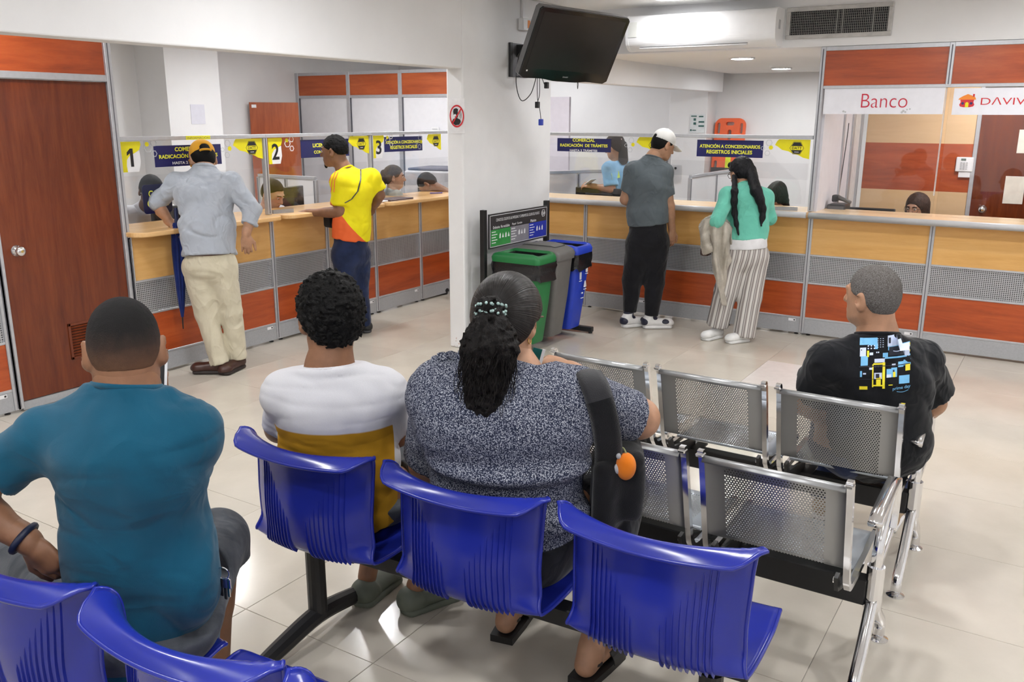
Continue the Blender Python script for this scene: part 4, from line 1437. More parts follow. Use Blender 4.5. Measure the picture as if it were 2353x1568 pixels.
# side profile (y forward, z up) of the one-piece shell, from the rear lip of the back to the front lip of the seat
PROF = [(0, .768), (.028, .787), (.058, .797), (.080, .786), (.089, .745), (.086, .67), (.080, .59), (.082, .52), (.092, .465), (.120, .432), (.18, .414), (.28, .41), (.40, .418), (.47, .430), (.525, .428), (.55, .408)]
PROF_S = smooth_pts([(0, a, b_) for a, b_ in PROF], 5)


def shell_point(u, v, off=0.0):
    """u -1..1 across, v 0..1 along the profile, off = outward offset (to the rear / below)"""
    a = abs(u)
    if a > .70:
        q = (a - .70) / .30
        v0 = .115 * q * q * (3 - 2 * q)
        v1 = 1 - .06 * q * q * (3 - 2 * q)
        v = v0 + (v1 - v0) * v
    n = len(PROF_S) - 1
    f = min(max(v, 0), 1) * n
    i = min(int(f), n - 1)
    p = PROF_S[i].lerp(PROF_S[i + 1], f - i)
    t_ = (PROF_S[min(i + 2, n)] - PROF_S[max(i - 1, 0)]).normalized()
    nrm = Vector((0, t_.z, -t_.y))          # rear / under side
    back = 1.0 if v < .50 else max(0.0, 1 - (v - .50) / .14)
    seat = 1 - back
    w = hermite([(0, .595), (.08, .58), (.14, .535), (.20, .50), (.30, .48), (.42, .47), (.52, .475), (.60, .495), (.8, .515), (1, .50)], v)
    x = u * w / 2
    y = p.y if p.y > .058 or v > .2 else .058 - (.058 - p.y) * (.50 + .75 * a ** 2)
    y += back * .085 * a ** 2.0
    z = p.z + seat * (.020 * a ** 3) + back * .018 * a ** 2 * max(0, 1 - v / .2)
    y -= max(0, v - .86) / .14 * .05 * a ** 4
    return Vector((x, y, z)) + nrm * off


def make_shell():
    m = MB()
    nu, nv = 26, 56
    top = [[shell_point(-1 + 2 * j / nu, i / nv, 0) for j in range(nu + 1)] for i in range(nv + 1)]
    bot = [[shell_point(-1 + 2 * j / nu, i / nv, .007) for j in range(nu + 1)] for i in range(nv + 1)]
    V = [p for r in top for p in r] + [p for r in bot for p in r]
    n1, N = nu + 1, (nu + 1) * (nv + 1)
    Fc = []
    for i in range(nv):
        for j in range(nu):
            a = i * n1 + j
            Fc.append((a, a + n1, a + n1 + 1, a + 1))
            Fc.append((N + a, N + a + 1, N + a + n1 + 1, N + a + n1))
    rim = [(0, j) for j in range(nu)] + [(i, nu) for i in range(nv)] + [(nv, j) for j in range(nu, 0, -1)] + [(i, 0) for i in range(nv, 0, -1)]
    ids = [i * n1 + j for i, j in rim]
    for a, b_ in zip(ids, ids[1:] + ids[:1]):
        Fc.append((a, b_, N + b_, N + a))
    m.add(V, Fc)
    return m


def make_ribs():
    out = []
    # moulded ribs on the lower half of the back, rising towards the sides
    for sgn in (-1, 1):
        for k in range(9):
            u = sgn * (.17 + k * .066)
            v0 = .425 - k * .022
            vs_ = [v0 + (.60 - v0) * q / 12 for q in range(13)]
            m = MB()
            P = []
            for q, v_ in enumerate(vs_):
                h = .0072 + (.003 + .006 * q / 12 if q else 0)
                wv = .0085
                P.append([shell_point(u - wv, v_, .0066), shell_point(u - wv * .45, v_, h), shell_point(u + wv * .45, v_, h), shell_point(u + wv, v_, .0066)])
            m.grid(P)
            m.add(P[-1], [(0, 1, 2, 3)])
            out.append(m)
    return out


def make_rim():
    m = MB()
    # thickened rim all round
    rimp = [shell_point(-1 + 2 * q / 30, 0, .0035) for q in range(31)] + [shell_point(1, q / 40, .0035) for q in range(1, 41)] + \
           [shell_point(1 - 2 * q / 30, 1, .0035) for q in range(1, 31)] + [shell_point(-1, 1 - q / 40, .0035) for q in range(1, 40)]
    m.tube(rimp, .0058, 6, closed=True)
    return m


def blue_row(name, label, y_back, xs_list, leg_xs, zdrop=0.0, rz=0.0):
    t = thing(name, label, 'seating', (sum(xs_list) / len(xs_list), y_back, 0), rz)
    base = Vector(t.location)
    sh = None
    for x in xs_list:
        if sh is None:
            sh = make_shell().build('seat_shell', BLUE, t, smooth=True, world=False)
            me = sh.data
            rb_ = [q_.build('back_rib', BLUE, sh, world=False) for q_ in make_ribs()]
            rm_ = make_rim().build('rim', BLUE, sh, smooth=True, world=False)
            subs = [('back_rib', q_.data) for q_ in rb_] + [('rim', rm_.data)]
        else:
            sh = bpy.data.objects.new('seat_shell', me)
            COL.objects.link(sh)
            sh.parent = t
            for nme_, d_ in subs:
                q_ = bpy.data.objects.new(nme_, d_)
                COL.objects.link(q_)
                q_.parent = sh
        sh.location = (x - base.x, 0, zdrop)
        for dx, dy in ((-.09, .22), (.09, .22), (-.09, .40), (.09, .40)):
            MB().lathe((x - base.x + dx, dy, .4105 + zdrop), [(.009, 0), (.008, .003), (.003, .0045)], 10).build('bolt', CHROME, sh if False else t, world=False)
        MB().box((x - base.x - .12, .20, .375 + zdrop), (x - base.x + .12, .46, .400 + zdrop), .004).build('seat_bracket', BLACKM, t, world=False)
    x0, x1 = min(xs_list) - .22, max(xs_list) + .22
    MB().box((x0 - base.x,   .295, .315 + zdrop), (x1 - base.x, .355, .375 + zdrop), .004).build('beam', BLACKM, t, world=False)
    for x in leg_xs:
        lx = x - base.x
        MB().tube([(lx, .285, .07), (lx, .285, .33 + zdrop)], .034, 14).build('leg', BLACKM, t, world=False)
        MB().tube(smooth_pts([(lx, -.02, .028), (lx, .10, .05), (lx, .285, .075), (lx, .47, .05), (lx, .59, .028)], 5), [.026 + .008 * math.sin(math.pi * k / 20) for k in range(21)], 10).build('foot_bar', BLACKM, t, world=False)
        for yy in (-.02, .59):
            MB().lathe((lx, yy, 0), [(.024, 0), (.024, .012), (.012, .02)], 10).build('foot_pad', BLACKP, t, world=False)
    return t


blue_row('blue_seating', 'row of three blue plastic shell seats under the white-shirted man and the woman', 1.745, [-1.935, -1.345, -.765], [-2.06, -.64], 0, math.radians(3.0))
blue_row('blue_seating', 'row of blue plastic shell seats under the man in teal', .84, [-1.965, -1.40, -.83], [-1.66, -.62], 0, math.radians(2.0))

# ---------------------------------------------------------------- perforated steel benches
PERF_B = perforated('perforated_steel_back', (.33, .335, .34), 'XZ', .0092, .30, .75, .36, True, (.150, .016, .135))
PERF_S = perforated('perforated_steel_seat', (.42, .46, .50), 'XY', .0092, .30, .7, .33, True, (.150, .0, .15))


def steel_bench(label, y_top, xs_list, x_end, z0=.02):
    """xs_list: centre of each place; y_top: top edge of the backs; x_end: right-hand end frame"""
    W_ = .418
    t = thing('steel_bench', label, 'bench', (xs_list[1], y_top + .45, 0))
    base = Vector(t.location)
    by, sy = .0 - .45, 0      # local y of the back's top edge
    # beam
    x0 = min(xs_list) - .30
    MB().box((x0 - base.x, -.10, .262), (x_end - base.x - .02, -.045, .352), .004).build('beam', BLACKM, t, world=False)
    pb, ps = None, None
    zt, zs = .805, .40
    for x in xs_list:
        lx = x - base.x
        # back sheet: leaning, rolled top edge, slightly curved at the foot
        prof = [(by - .012, zt - .016), (by - .004, zt - .004), (by + .008, zt), (by + .016, zt - .010), (by + .03, zt - .05), (by + .088, zt - .265), (by + .102, zt - .300)]
        if pb is None:
            bm_ = MB()
            pr = smooth_pts([(0, a, b_) for a, b_ in prof], 3)
            zc = zt - .185
            yc = by + .07
            P = [[Vector((-W_ / 2 + W_ * j, p.y - yc, p.z - zc)) for j in (0, 1)] for p in pr]
            bm_.grid(P)
            o = bm_.build('backrest', PERF_B, t, world=False, smooth=True)
            sol = o.modifiers.new('sheet', 'SOLIDIFY')
            sol.thickness = .0016
            pb = o
            bm_ = MB()
            sp_ = smooth_pts([(0, -.13, .016), (0, -.115, 0), (0, .10, -.006), (0, .17, .0), (0, .20, -.012), (0, .205, -.03)], 3)
            bm_.grid([[Vector((-W_ / 2 + W_ * j, p.y, p.z)) for j in (0, 1)] for p in sp_])
            s_ = bm_.build('seat', PERF_S, t, world=False, smooth=True)
            s_.modifiers.new('sheet', 'SOLIDIFY').thickness = .0016
            ps = s_
        else:
            o = pb.copy()
            COL.objects.link(o)
            s_ = ps.copy()
            COL.objects.link(s_)
        o.location = (lx, by + .07, zt - .185)
        s_.location = (lx, by + .37, zs + .035)
        for sx in (-1, 1):
            rx = lx + sx * (W_ / 2 + .008)
            # chrome side rail: down the back, round the corner and along the seat
            path = smooth_pts([(rx, by - .004, zt + .004), (rx, by + .022, zt - .02), (rx, by + .095, zt - .29), (rx, by + .125, zs + .045), (rx, by + .18, zs + .018), (rx, by + .40, zs + .018), (rx, by + .56, zs + .026), (rx, by + .585, zs + .0)], 5)
            MB().sweep(path, [(-.009, -.011), (.009, -.011), (.009, .011), (-.009, .011)], (1, 0, 0)).build('side_rail', CHROME, t, world=False)
            MB().box((rx - .014, by - .012, zt - .004), (rx + .012, by + .018, zt + .008), .004).build('corner_cap', CHROME, t, world=False)
            bk_ = MB().prism([(by + .085, zs + .075), (by + .115, zs + .08), (by + .145, zs + .03), (by + .40, zs - .01), (by + .40, zs - .05), (by + .33, zs - .05), (by + .17, zs - .0), (by + .11, zs + .02)], (rx - sx * .028 - .005, 0, 0), (0, 1, 0), (0, 0, 1), (.012, 0, 0)).build('bracket', BLACKM, t, world=False)
            MB().lathe((rx - sx * .028 - .006, by + .112, zs + .055), [(.010, 0), (.010, -.004)], 10, (1, 0, 0)).build('bolt', CHROME, bk_, world=False)
            MB().box((rx - sx * .05 - .03, by + .33, .350), (rx - sx * .05 + .03, by + .44, .357)).build('clamp', BLACKM, t, world=False)
    # end frame: cast chrome leg with two feet and an armrest loop
    ex = x_end - base.x
    yb = -.072
    def leg(ex):
        fr_ = MB()
        fr_.sweep(smooth_pts([(ex, yb - .005, .28), (ex, yb - .10, .17), (ex, yb - .20, .075), (ex, yb - .215, .02)], 5), [(-.016, -.02), (.016, -.02), (.02, 0), (.016, .02), (-.016, .02), (-.02, 0)], (1, 0, 0))
        fr_.sweep(smooth_pts([(ex, yb + .005, .28), (ex, yb + .11, .17), (ex, yb + .23, .075), (ex, yb + .245, .02)], 5), [(-.016, -.02), (.016, -.02), (.02, 0), (.016, .02), (-.016, .02), (-.02, 0)], (1, 0, 0))
        lg = fr_.build('leg', CHROME, t, world=False, smooth=True)
        MB().tube([(ex, yb, .25), (ex, yb, .40)], .028, 14).build('leg_collar', CHROME, t, world=False)
        for yy in (yb - .215, yb + .245):
            MB().lathe((ex, yy, 0), [(.034, 0), (.034, .004), (.018, .012), (.010, .016), (.010, .05)], 18).build('foot', CHROME, lg, smooth=False, world=False)
    leg(ex)
    leg(x0 - base.x - .01)
    arm = smooth_pts([(ex, yb, .38), (ex, yb + .005, .46), (ex, yb + .05, .54), (ex, yb + .14, .60), (ex, yb + .20, .615)], 5)
    MB().sweep(arm, [(-.014, -.018), (.014, -.018), (.018, 0), (.014, .018), (-.014, .018), (-.018, 0)], (1, 0, 0)).build('arm_support', CHROME, t, world=False, smooth=True)
    arm2 = smooth_pts([(ex, yb + .21, .44), (ex, yb + .225, .52), (ex, yb + .215, .60), (ex, yb + .18, .628), (ex, yb + .0, .622), (ex, yb - .10, .612), (ex, yb - .135, .600)], 5)
    MB().sweep(arm2, [(-.02, -.012), (.02, -.012), (.022, 0), (.02, .012), (-.02, .012), (-.022, 0)], (1, 0, 0)).build('armrest', CHROME, t, world=False, smooth=True)
    MB().sweep(smooth_pts([(ex, yb + .01, .40), (ex, yb + .12, .42), (ex, yb + .21, .44)], 5), [(-.014, -.014), (.014, -.014), (.014, .014), (-.014, .014)], (1, 0, 0)).build('arm_link', CHROME, t, world=False, smooth=True)
    return t


steel_bench('perforated steel bench nearer the blue seats, all places empty', 2.41, [-1.605, -1.12, -.628], -.37)
steel_bench('perforated steel bench where the man in the black printed shirt sits', 3.215, [-1.60, -1.112, -.622], -.37)

# ================================================================ people: blended solids turned into one surface
def nrm_(v):
    v = np.asarray(v, float)
    return v / (np.linalg.norm(v) + 1e-12)


class Field:
    """a list of blended solids evaluated on a grid and meshed with surface nets"""

    def __init__(s):
        s.ops = []
        s.warp = None
        s.post = []

    # every op: (function(P)->d, lo, hi, k, mode)
    def _add(s, fn, lo, hi, k, mode):
        s.ops.append((fn, np.asarray(lo, float), np.asarray(hi, float), k, mode))
        return s

    def cone(s, a, b, ra, rb=None, k=.02, mode='u', flat=0):
        """tapered round limb; flat: 1 = cut square at b, 2 = at both ends"""
        a, b = np.asarray(a, float), np.asarray(b, float)
        rb = ra if rb is None else rb
        ab = b - a
        L2 = float(ab @ ab) + 1e-12
        L = math.sqrt(L2)

        def fn(P):
            pa = P - a
            t0 = (pa @ ab) / L2
            t = np.clip(t0, 0, 1)
            d = np.linalg.norm(pa - t[..., None] * ab, axis=-1) - (ra + (rb - ra) * t)
            if flat:
                rad = np.linalg.norm(pa - t0[..., None] * ab, axis=-1) - (ra + (rb - ra) * t)
                e = (t0 - 1) * L
                d2 = np.maximum(rad, e)
                d = np.where(t0 > .5, d2, d if flat == 1 else np.maximum(rad, -t0 * L))
            return d
        r = max(ra, rb)
        return s._add(fn, np.minimum(a, b) - r, np.maximum(a, b) + r, k, mode)

    def ecap(s, a, b, ra, rb, wdir, k=.04, mode='u', flat=0):
        """limb or trunk piece with an elliptical section: ra, rb = (half width along wdir, half depth)"""
        a, b = np.asarray(a, float), np.asarray(b, float)
        ab = b - a
        L = np.linalg.norm(ab) + 1e-9
        u = ab / L
        w = np.asarray(wdir, float)
        w = nrm_(w - u * (w @ u))
        q = np.cross(u, w)
        ra, rb = np.asarray(ra, float), np.asarray(rb, float)

        def fn(P):
            pa = P - a
            t0 = (pa @ u) / L
            t = np.clip(t0, 0, 1)
            rw = ra[0] + (rb[0] - ra[0]) * t
            rq = ra[1] + (rb[1] - ra[1]) * t
            m = np.minimum(rw, rq)
            e = (t0 - t) * L / m
            if flat:
                e2 = np.where(t0 > 1, 0, e) if flat == 1 else np.where((t0 > 1) | (t0 < 0), 0, e)
            else:
                e2 = e
            g = np.sqrt(((pa @ w) / rw) ** 2 + ((pa @ q) / rq) ** 2 + e2 ** 2)
            d = (g - 1) * m
            if flat:
                d = np.maximum(d, (t0 - 1) * L)
                if flat == 2:
                    d = np.maximum(d, -t0 * L)
            return d
        r = max(ra.max(), rb.max())
        return s._add(fn, np.minimum(a, b) - r, np.maximum(a, b) + r, k, mode)

    def ell(s, c, r, R=None, k=.02, mode='u'):
        c, r = np.asarray(c, float), np.asarray(r, float)
        R = np.eye(3) if R is None else np.asarray(R, float)      # columns = local axes in world

        def fn(P):
            q = (P - c) @ R
            g = np.sqrt(((q / r) ** 2).sum(-1))
            g2 = np.sqrt(((q / r ** 2) ** 2).sum(-1)) + 1e-9
            return g * (g - 1) / g2
        m = r.max()
        return s._add(fn, c - m, c + m, k, mode)

    def rbox(s, c, h, R=None, rad=.01, k=.01, mode='u'):
        c, h = np.asarray(c, float), np.asarray(h, float) - rad
        R = np.eye(3) if R is None else np.asarray(R, float)

        def fn(P):
            q = np.abs((P - c) @ R) - h
            return np.linalg.norm(np.maximum(q, 0), axis=-1) + np.minimum(q.max(-1), 0) - rad
        m = np.linalg.norm(h) + rad
        return s._add(fn, c - m, c + m, k, mode)

    def half(s, p, n, k=.004):
        """cut away everything on the side n of the plane through p"""
        p, n = np.asarray(p, float), nrm_(n)
        s.post.append(('half', lambda P: (P - p) @ n, k))
        return s

    def disp(s, fn):
        s.post.append(('disp', fn, 0))
        return s

    def inter(s, fn, k=.004):
        s.post.append(('half', fn, k))
        return s

    def mesh(s, res, pad=.03):
        us = [o for o in s.ops if o[4] == 'u']
        lo = np.min([o[1] for o in us], 0) - pad
        hi = np.max([o[2] for o in us], 0) + pad
        n = np.ceil((hi - lo) / res).astype(int) + 1
        D = np.full(tuple(n), .2, dtype=np.float32)
        ax = [lo[i] + res * np.arange(n[i]) for i in range(3)]

        def sub(l, h):
            i0 = np.clip(np.floor((l - lo) / res).astype(int), 0, n - 1)
            i1 = np.clip(np.ceil((h - lo) / res).astype(int) + 1, 1, n)
            sl = tuple(slice(a, b) for a, b in zip(i0, i1))
            G = np.stack(np.meshgrid(*[ax[i][sl[i]] for i in range(3)], indexing='ij'), -1)
            return sl, G
        for fn, l, h, k, mode in s.ops:
            sl, G = sub(l - k - .035, h + k + .035)
            if 0 in G.shape:
                continue
            d = fn(G)
            c = D[sl]
            if mode == 'u':
                if k > 0:
                    t = np.clip(.5 + .5 * (c - d) / k, 0, 1)
                    D[sl] = c * (1 - t) + d * t - k * t * (1 - t)
                else:
                    D[sl] = np.minimum(c, d)
            else:
                kk = max(k, 1e-4)
                d = -d
                t = np.clip(.5 - .5 * (c - d) / kk, 0, 1)
                D[sl] = c * (1 - t) + d * t + kk * t * (1 - t)
        if s.post:
            G = np.stack(np.meshgrid(*ax, indexing='ij'), -1)
            for kind, fn, k in s.post:
                if kind == 'disp':
                    near = np.abs(D) < .05
                    D[near] += fn(G[near]).astype(np.float32)
                else:
                    d = fn(G)
                    t = np.clip(.5 - .5 * (D - d) / k, 0, 1)
                    D = (D * (1 - t) + d * t + k * t * (1 - t)).astype(np.float32)
        return surface_nets(D, lo, res)


def surface_nets(D, lo, res):
    s = D < 0
    n = np.array(D.shape) - 1
    acc = np.zeros((*n, 3), np.float32)
    cnt = np.zeros(tuple(n), np.float32)
    cor = [(i, j, k) for i in (0, 1) for j in (0, 1) for k in (0, 1)]

    def cs(c, A):
        return A[c[0]:c[0] + n[0], c[1]:c[1] + n[1], c[2]:c[2] + n[2]]
    S8 = sum(cs(c, s).astype(np.int8) for c in cor)
    act = (S8 > 0) & (S8 < 8)
    idx = np.argwhere(act)
    if len(idx) == 0:
        return np.zeros((0, 3)), []
    pos = np.zeros((len(idx), 3), np.float32)
    num = np.zeros(len(idx), np.float32)
    vals = {c: D[idx[:, 0] + c[0], idx[:, 1] + c[1], idx[:, 2] + c[2]] for c in cor}
    for a in cor:
        for ax_ in range(3):
            if a[ax_] == 0:
                b = list(a)
                b[ax_] = 1
                b = tuple(b)
                va, vb = vals[a], vals[b]
                m = (va < 0) != (vb < 0)
                t = np.where(m, va / np.where(m, va - vb, 1), 0)
                p = np.array(a, np.float32)[None] + np.zeros((len(idx), 1), np.float32)
                p[:, ax_] = t
                pos += p * m[:, None]
                num += m
    V = (idx + pos / num[:, None]) * res + lo
    vid = np.full(tuple(n), -1, np.int64)
    vid[act] = np.arange(len(idx))
    faces = []
    for ax_ in range(3):
        o1, o2 = (ax_ + 1) % 3, (ax_ + 2) % 3
        sl0 = [slice(1, -1)] * 3
        sl1 = [slice(1, -1)] * 3
        sl0[ax_] = slice(0, -1)
        sl1[ax_] = slice(1, None)
        a, b = s[tuple(sl0)], s[tuple(sl1)]
        ch = a != b
        e = np.argwhere(ch)
        if len(e) == 0:
            continue
        inside_first = a[ch]
        off = np.ones(3, int)
        off[ax_] = 0
        base = e + off
        q = []
        for d1, d2 in ((-1, -1), (0, -1), (0, 0), (-1, 0)):
            c = base.copy()
            c[:, o1] += d1
            c[:, o2] += d2
            q.append(vid[c[:, 0], c[:, 1], c[:, 2]])
        q = np.stack(q, 1)
        q[~inside_first] = q[~inside_first][:, ::-1]
        faces.append(q)
    Fq = np.concatenate(faces)
    Fq = Fq[(Fq >= 0).all(1)]
    return V, Fq


def join(parts):
    Vs, Fs, n = [], [], 0
    for V, Fq in parts:
        if len(V) == 0:
            continue
        Vs.append(V)
        Fs.append(np.asarray(Fq) + n)
        n += len(V)
    return np.concatenate(Vs), np.concatenate(Fs)


def nets(name, parts, mat, parent, relax=2):
    """link surface-nets geometry (world coordinates) as one smooth mesh under its parent"""
    V, Fq = join(parts)
    V = V.copy()
    # light smoothing removes the grid steps
    e = np.concatenate([Fq[:, [0, 1]], Fq[:, [1, 2]], Fq[:, [2, 3]], Fq[:, [3, 0]]])
    for _ in range(relax):
        acc = np.zeros_like(V)
        cnt = np.zeros(len(V))
        for a, b in ((0, 1), (1, 0)):
            for d in range(3):
                acc[:, d] += np.bincount(e[:, a], V[e[:, b], d], len(V))
            cnt += np.bincount(e[:, a], minlength=len(V))
        V = V * .5 + .5 * acc / np.maximum(cnt, 1)[:, None]
    me = bpy.data.meshes.new(name)
    inv = np.array(pmat(parent).inverted())
    L = V @ inv[:3, :3].T + inv[:3, 3]
    me.vertices.add(len(L))
    me.vertices.foreach_set('co', L.astype(np.float32).ravel())
    nf = len(Fq)
    me.loops.add(nf * 4)
    me.loops.foreach_set('vertex_index', Fq.astype(np.int32).ravel())
    me.polygons.add(nf)
    me.polygons.foreach_set('loop_start', np.arange(0, nf * 4, 4, dtype=np.int32))
    me.polygons.foreach_set('loop_total', np.full(nf, 4, np.int32))
    me.update(calc_edges=True)
    me.polygons.foreach_set('use_smooth', np.ones(nf, bool))
    o = link(name, me, mat, parent)
    return o


def frame(fwd_, up=(0, 0, 1)):
    """rotation with columns right, forward, up"""
    f = nrm_(fwd_)
    u = np.asarray(up, float)
    u = nrm_(u - f * (f @ u))
    r = np.cross(f, u)
    return np.stack([r, f, u], 1)


def head_field(c, R, neck, s=1.0, nr=.055, jaw=1.0, fd=None, ears=True, nose=1.0):
    """skull, face, ears and neck; c = middle of the head, R = frame (right, forward, up), neck = neck base"""
    f = fd or Field()
    L = lambda x, y, z: np.asarray(c, float) + R @ (np.array([x, y, z]) * s)
    f.ell(L(0, -.014, .032), np.array([.077, .096, .090]) * s, R, 0)
    f.ell(L(0, .018, -.022), np.array([.066, .078, .086]) * s, R, .03)
    f.ell(L(0, .050, -.078), np.array([.040 * jaw, .038, .034]) * s, R, .035)
    f.cone(L(-.048 * jaw, .0, -.062), L(-.018, .062, -.088), .020 * s, .018 * s, .025)
    f.cone(L(.048 * jaw, .0, -.062), L(.018, .062, -.088), .020 * s, .018 * s, .025)
    f.cone(L(0, .090, .022), L(0, .104 + .010 * nose, -.022), .008 * s, .0125 * s, .014)
    f.cone(L(-.012, .096, -.026), L(.012, .096, -.026), .009 * s, .009 * s, .010)
    f.cone(L(-.032, .083, .030), L(.032, .083, .030), .012 * s, .012 * s, .014)
    for q in (-1, 1):
        f.ell(L(q * .031, .094, .010), np.array([.015, .010, .010]) * s, R, .010, 's')
        f.ell(L(q * .030, .081, .010), np.array([.012, .012, .0105]) * s, R, .004)
    f.cone(L(-.018, .089, -.056), L(.018, .089, -.056), .0075 * s, .0075 * s, .007)
    f.cone(L(-.015, .088, -.0655), L(.015, .088, -.0655), .0075 * s, .0075 * s, .006)
    if ears:
        for q in (-1, 1):
            Re = R @ np.array([[math.cos(.55 * q), math.sin(.55 * q), 0], [-math.sin(.55 * q), math.cos(.55 * q), 0], [0, 0, 1]])
            f.ell(L(q * .087, -.014, -.008), np.array([.0090, .023, .036]) * s, Re, .007)
            f.ell(L(q * .098, -.006, -.004), np.array([.008, .011, .021]) * s, Re, .005, 's')
            f.ell(L(q * .083, -.006, -.036), np.array([.0075, .011, .012]) * s, Re, .006)
    f.cone(L(0, -.022, -.045), np.asarray(neck, float), nr * .98, nr * 1.08, .03)
    return f


def hand_field(w, d, n, curl=.35, spread=.05, s=1.0, thumb=.6, side=1, fd=None, curls=None):
    """hand at wrist w, fingers along d, back of the hand along n; side=+1: thumb on the d x n side"""
    f = fd or Field()
    d = nrm_(d)
    n = nrm_(np.asarray(n, float) - d * (np.asarray(n, float) @ d))
    t = nrm_(np.cross(d, n)) * side
    w = np.asarray(w, float)
    R = np.stack([t, d, n], 1)
    f.ell(w + d * .048 * s, np.array([.040, .054, .0175]) * s, R, .0)
    f.cone(w - d * .03 * s, w + d * .03 * s, .026 * s, .024 * s, .02)
    lens = (.074, .083, .077, .060)
    cs = curls or (curl,) * 4
    for i, (ln, cu) in enumerate(zip(lens, cs)):
        off = (.029 - .0195 * i) * s
        p = w + d * (.086 - .004 * abs(i - 1.3)) * s + t * off
        a = cu
        dirn = nrm_(d + t * spread * (1.5 - i))
        seg = (.45, .31, .24)
        r0 = (.0092, .0095, .009, .008)[i] * s
        q = p - d * .02 * s
        prev = q
        ang = 0
        cur = p
        for m in range(3):
            ang += a * (1.0, 1.15, .8)[m]
            dv = nrm_(dirn * math.cos(ang) - n * math.sin(ang))
            nx = cur + dv * ln * seg[m] * s
            if m == 0:
                f.cone(prev, cur, r0 * 1.1, r0 * 1.05, .006)
            f.cone(cur, nx, r0 * (1.05, .98, .92)[m], r0 * (.98, .92, .80)[m], .003)
            cur = nx
    # thumb leaves the side of the palm near its base
    tb = w + d * .026 * s + t * .026 * s
    v1 = nrm_(d * .70 + t * (.55 + .3 * (1 - thumb)) - n * .25 * thumb)
    v2 = nrm_(d * .9 + t * .12 - n * .45 * thumb)
    j1 = tb + v1 * .042 * s
    j2 = j1 + v2 * .034 * s
    j3 = j2 + nrm_(v2 - n * .2) * .026 * s
    f.cone(tb, j1, .0155 * s, .0120 * s, .010)
    f.cone(j1, j2, .0115 * s, .0105 * s, .004)
    f.cone(j2, j3, .0105 * s, .0085 * s, .003)
    return f


_rs = np.random.RandomState(7)
_lat = _rs.rand(32, 32, 32).astype(np.float32)


def vnoise(P, f):
    """smooth value noise, -1..1"""
    q = P * f + 100.0
    i = np.floor(q).astype(int)
    t = q - i
    t = t * t * (3 - 2 * t)
    o = 0
    for a in (0, 1):
        for b in (0, 1):
            for c in (0, 1):
                wgt = (t[..., 0] if a else 1 - t[..., 0]) * (t[..., 1] if b else 1 - t[..., 1]) * (t[..., 2] if c else 1 - t[..., 2])
                o = o + wgt * _lat[(i[..., 0] + a) % 32, (i[..., 1] + b) % 32, (i[..., 2] + c) % 32]
    return o * 2 - 1


def folds(amp, f=18.0, stretch=(1, 1, 2.2), seed=0.0, axes=None):
    """drapery: ridged noise stretched along the cloth"""
    st = np.asarray(stretch, float)

    def fn(P):
        Q = P if axes is None else P @ axes
        Q = Q * st + seed
        w = vnoise(Q, f * .35)
        a = vnoise(Q + .12 * w[..., None], f)
        return amp * (np.exp(-(a / .16) ** 2) * (.55 + .45 * w) - .25 * a)
    return fn


def person(label, foot, group=None):
    return thing('person', label, 'person', foot, 0, group)


def eyes(t, c, R, s=1.0, brow=None, lips=None):
    L = lambda x, y, z: Vector((np.asarray(c, float) + R @ (np.array([x, y, z]) * s)).tolist())
    dark, white = plain('iris', (.015, .008, .005), .2), plain('sclera', (.62, .60, .57), .25)
    for q in (-1, 1):
        o = MB().sphere((0, 0, 0), 1, 10, 7).build('eye', white, t, smooth=True, world=False)
        o.location = pmat(t).inverted() @ L(q * .030, .0835, .010)
        o.scale = (.0115 * s,) * 3
        i = MB().sphere((0, 0, 0), 1, 10, 7).build('iris', dark, o, smooth=True, world=False)
        dv = R @ np.array([0, .75, -.12])
        i.location = dv
        i.scale = (.5, .5, .5)
        if brow is not None:
            pts = [L(q * a, b, z) for a, b, z in ((.012, .0965, .030), (.028, .0955, .034), (.046, .080, .029))]
            MB().tube(smooth_pts(pts, 4), [.0042 * s] * 9, 6).build('eyebrow', brow, t, smooth=True)
    if lips is not None:
        pts = [L(a, b, -.0605) for a, b in ((-.024, .086), (0, .0955), (.024, .086))]
        MB().tube(smooth_pts(pts, 4), [.003, .0035, .004, .0045, .0048, .0045, .004, .0035, .003], 6).build('lips', lips, t, smooth=True)


def V3(v):
    return np.array([v[0], v[1], v[2]], float)


def gmid(a, b, t=.5):
    return V3(a) * (1 - t) + V3(b) * t

HAIRLINE = [(-.12, -.075), (-.06, -.072), (-.03, -.030), (-.012, -.004), (.02, .006), (.04, .010), (.055, .040), (.075, .062), (.12, .066)]


def hair_cap(t, name, c, R, mat, s=1.0, thick=.008, line=None, amp=.0, freq=60, res=.005, dz=0.0, extra=None, relax=1, ridge=False, cut=True):
    """hair as a shell over the skull, trimmed along the hairline"""
    f = Field()
    c = V3(c)
    L = lambda x, y, z: c + R @ (np.array([x, y, z]) * s)
    f.ell(L(0, -.014, .032), np.array([.077, .096, .090]) * s + thick, R, 0)
    f.ell(L(0, -.020, -.010), np.array([.071, .080, .075]) * s + thick * .9, R, .03)
    if extra:
        extra(f, L)
    ln = np.array(line or HAIRLINE)

    def trim(P):
        q = (P - c) @ R / s
        return (np.interp(q[..., 1], ln[:, 0], ln[:, 1]) + dz - q[..., 2]) * .8 * s
    if cut:
        f.inter(trim, .006)
    if amp:
        f.disp(lambda P: -amp * ((2.2 * np.abs(vnoise(P, freq)) - .6) if ridge else vnoise(P, freq)))
    return nets(name, [f.mesh(res)], mat, t, relax)


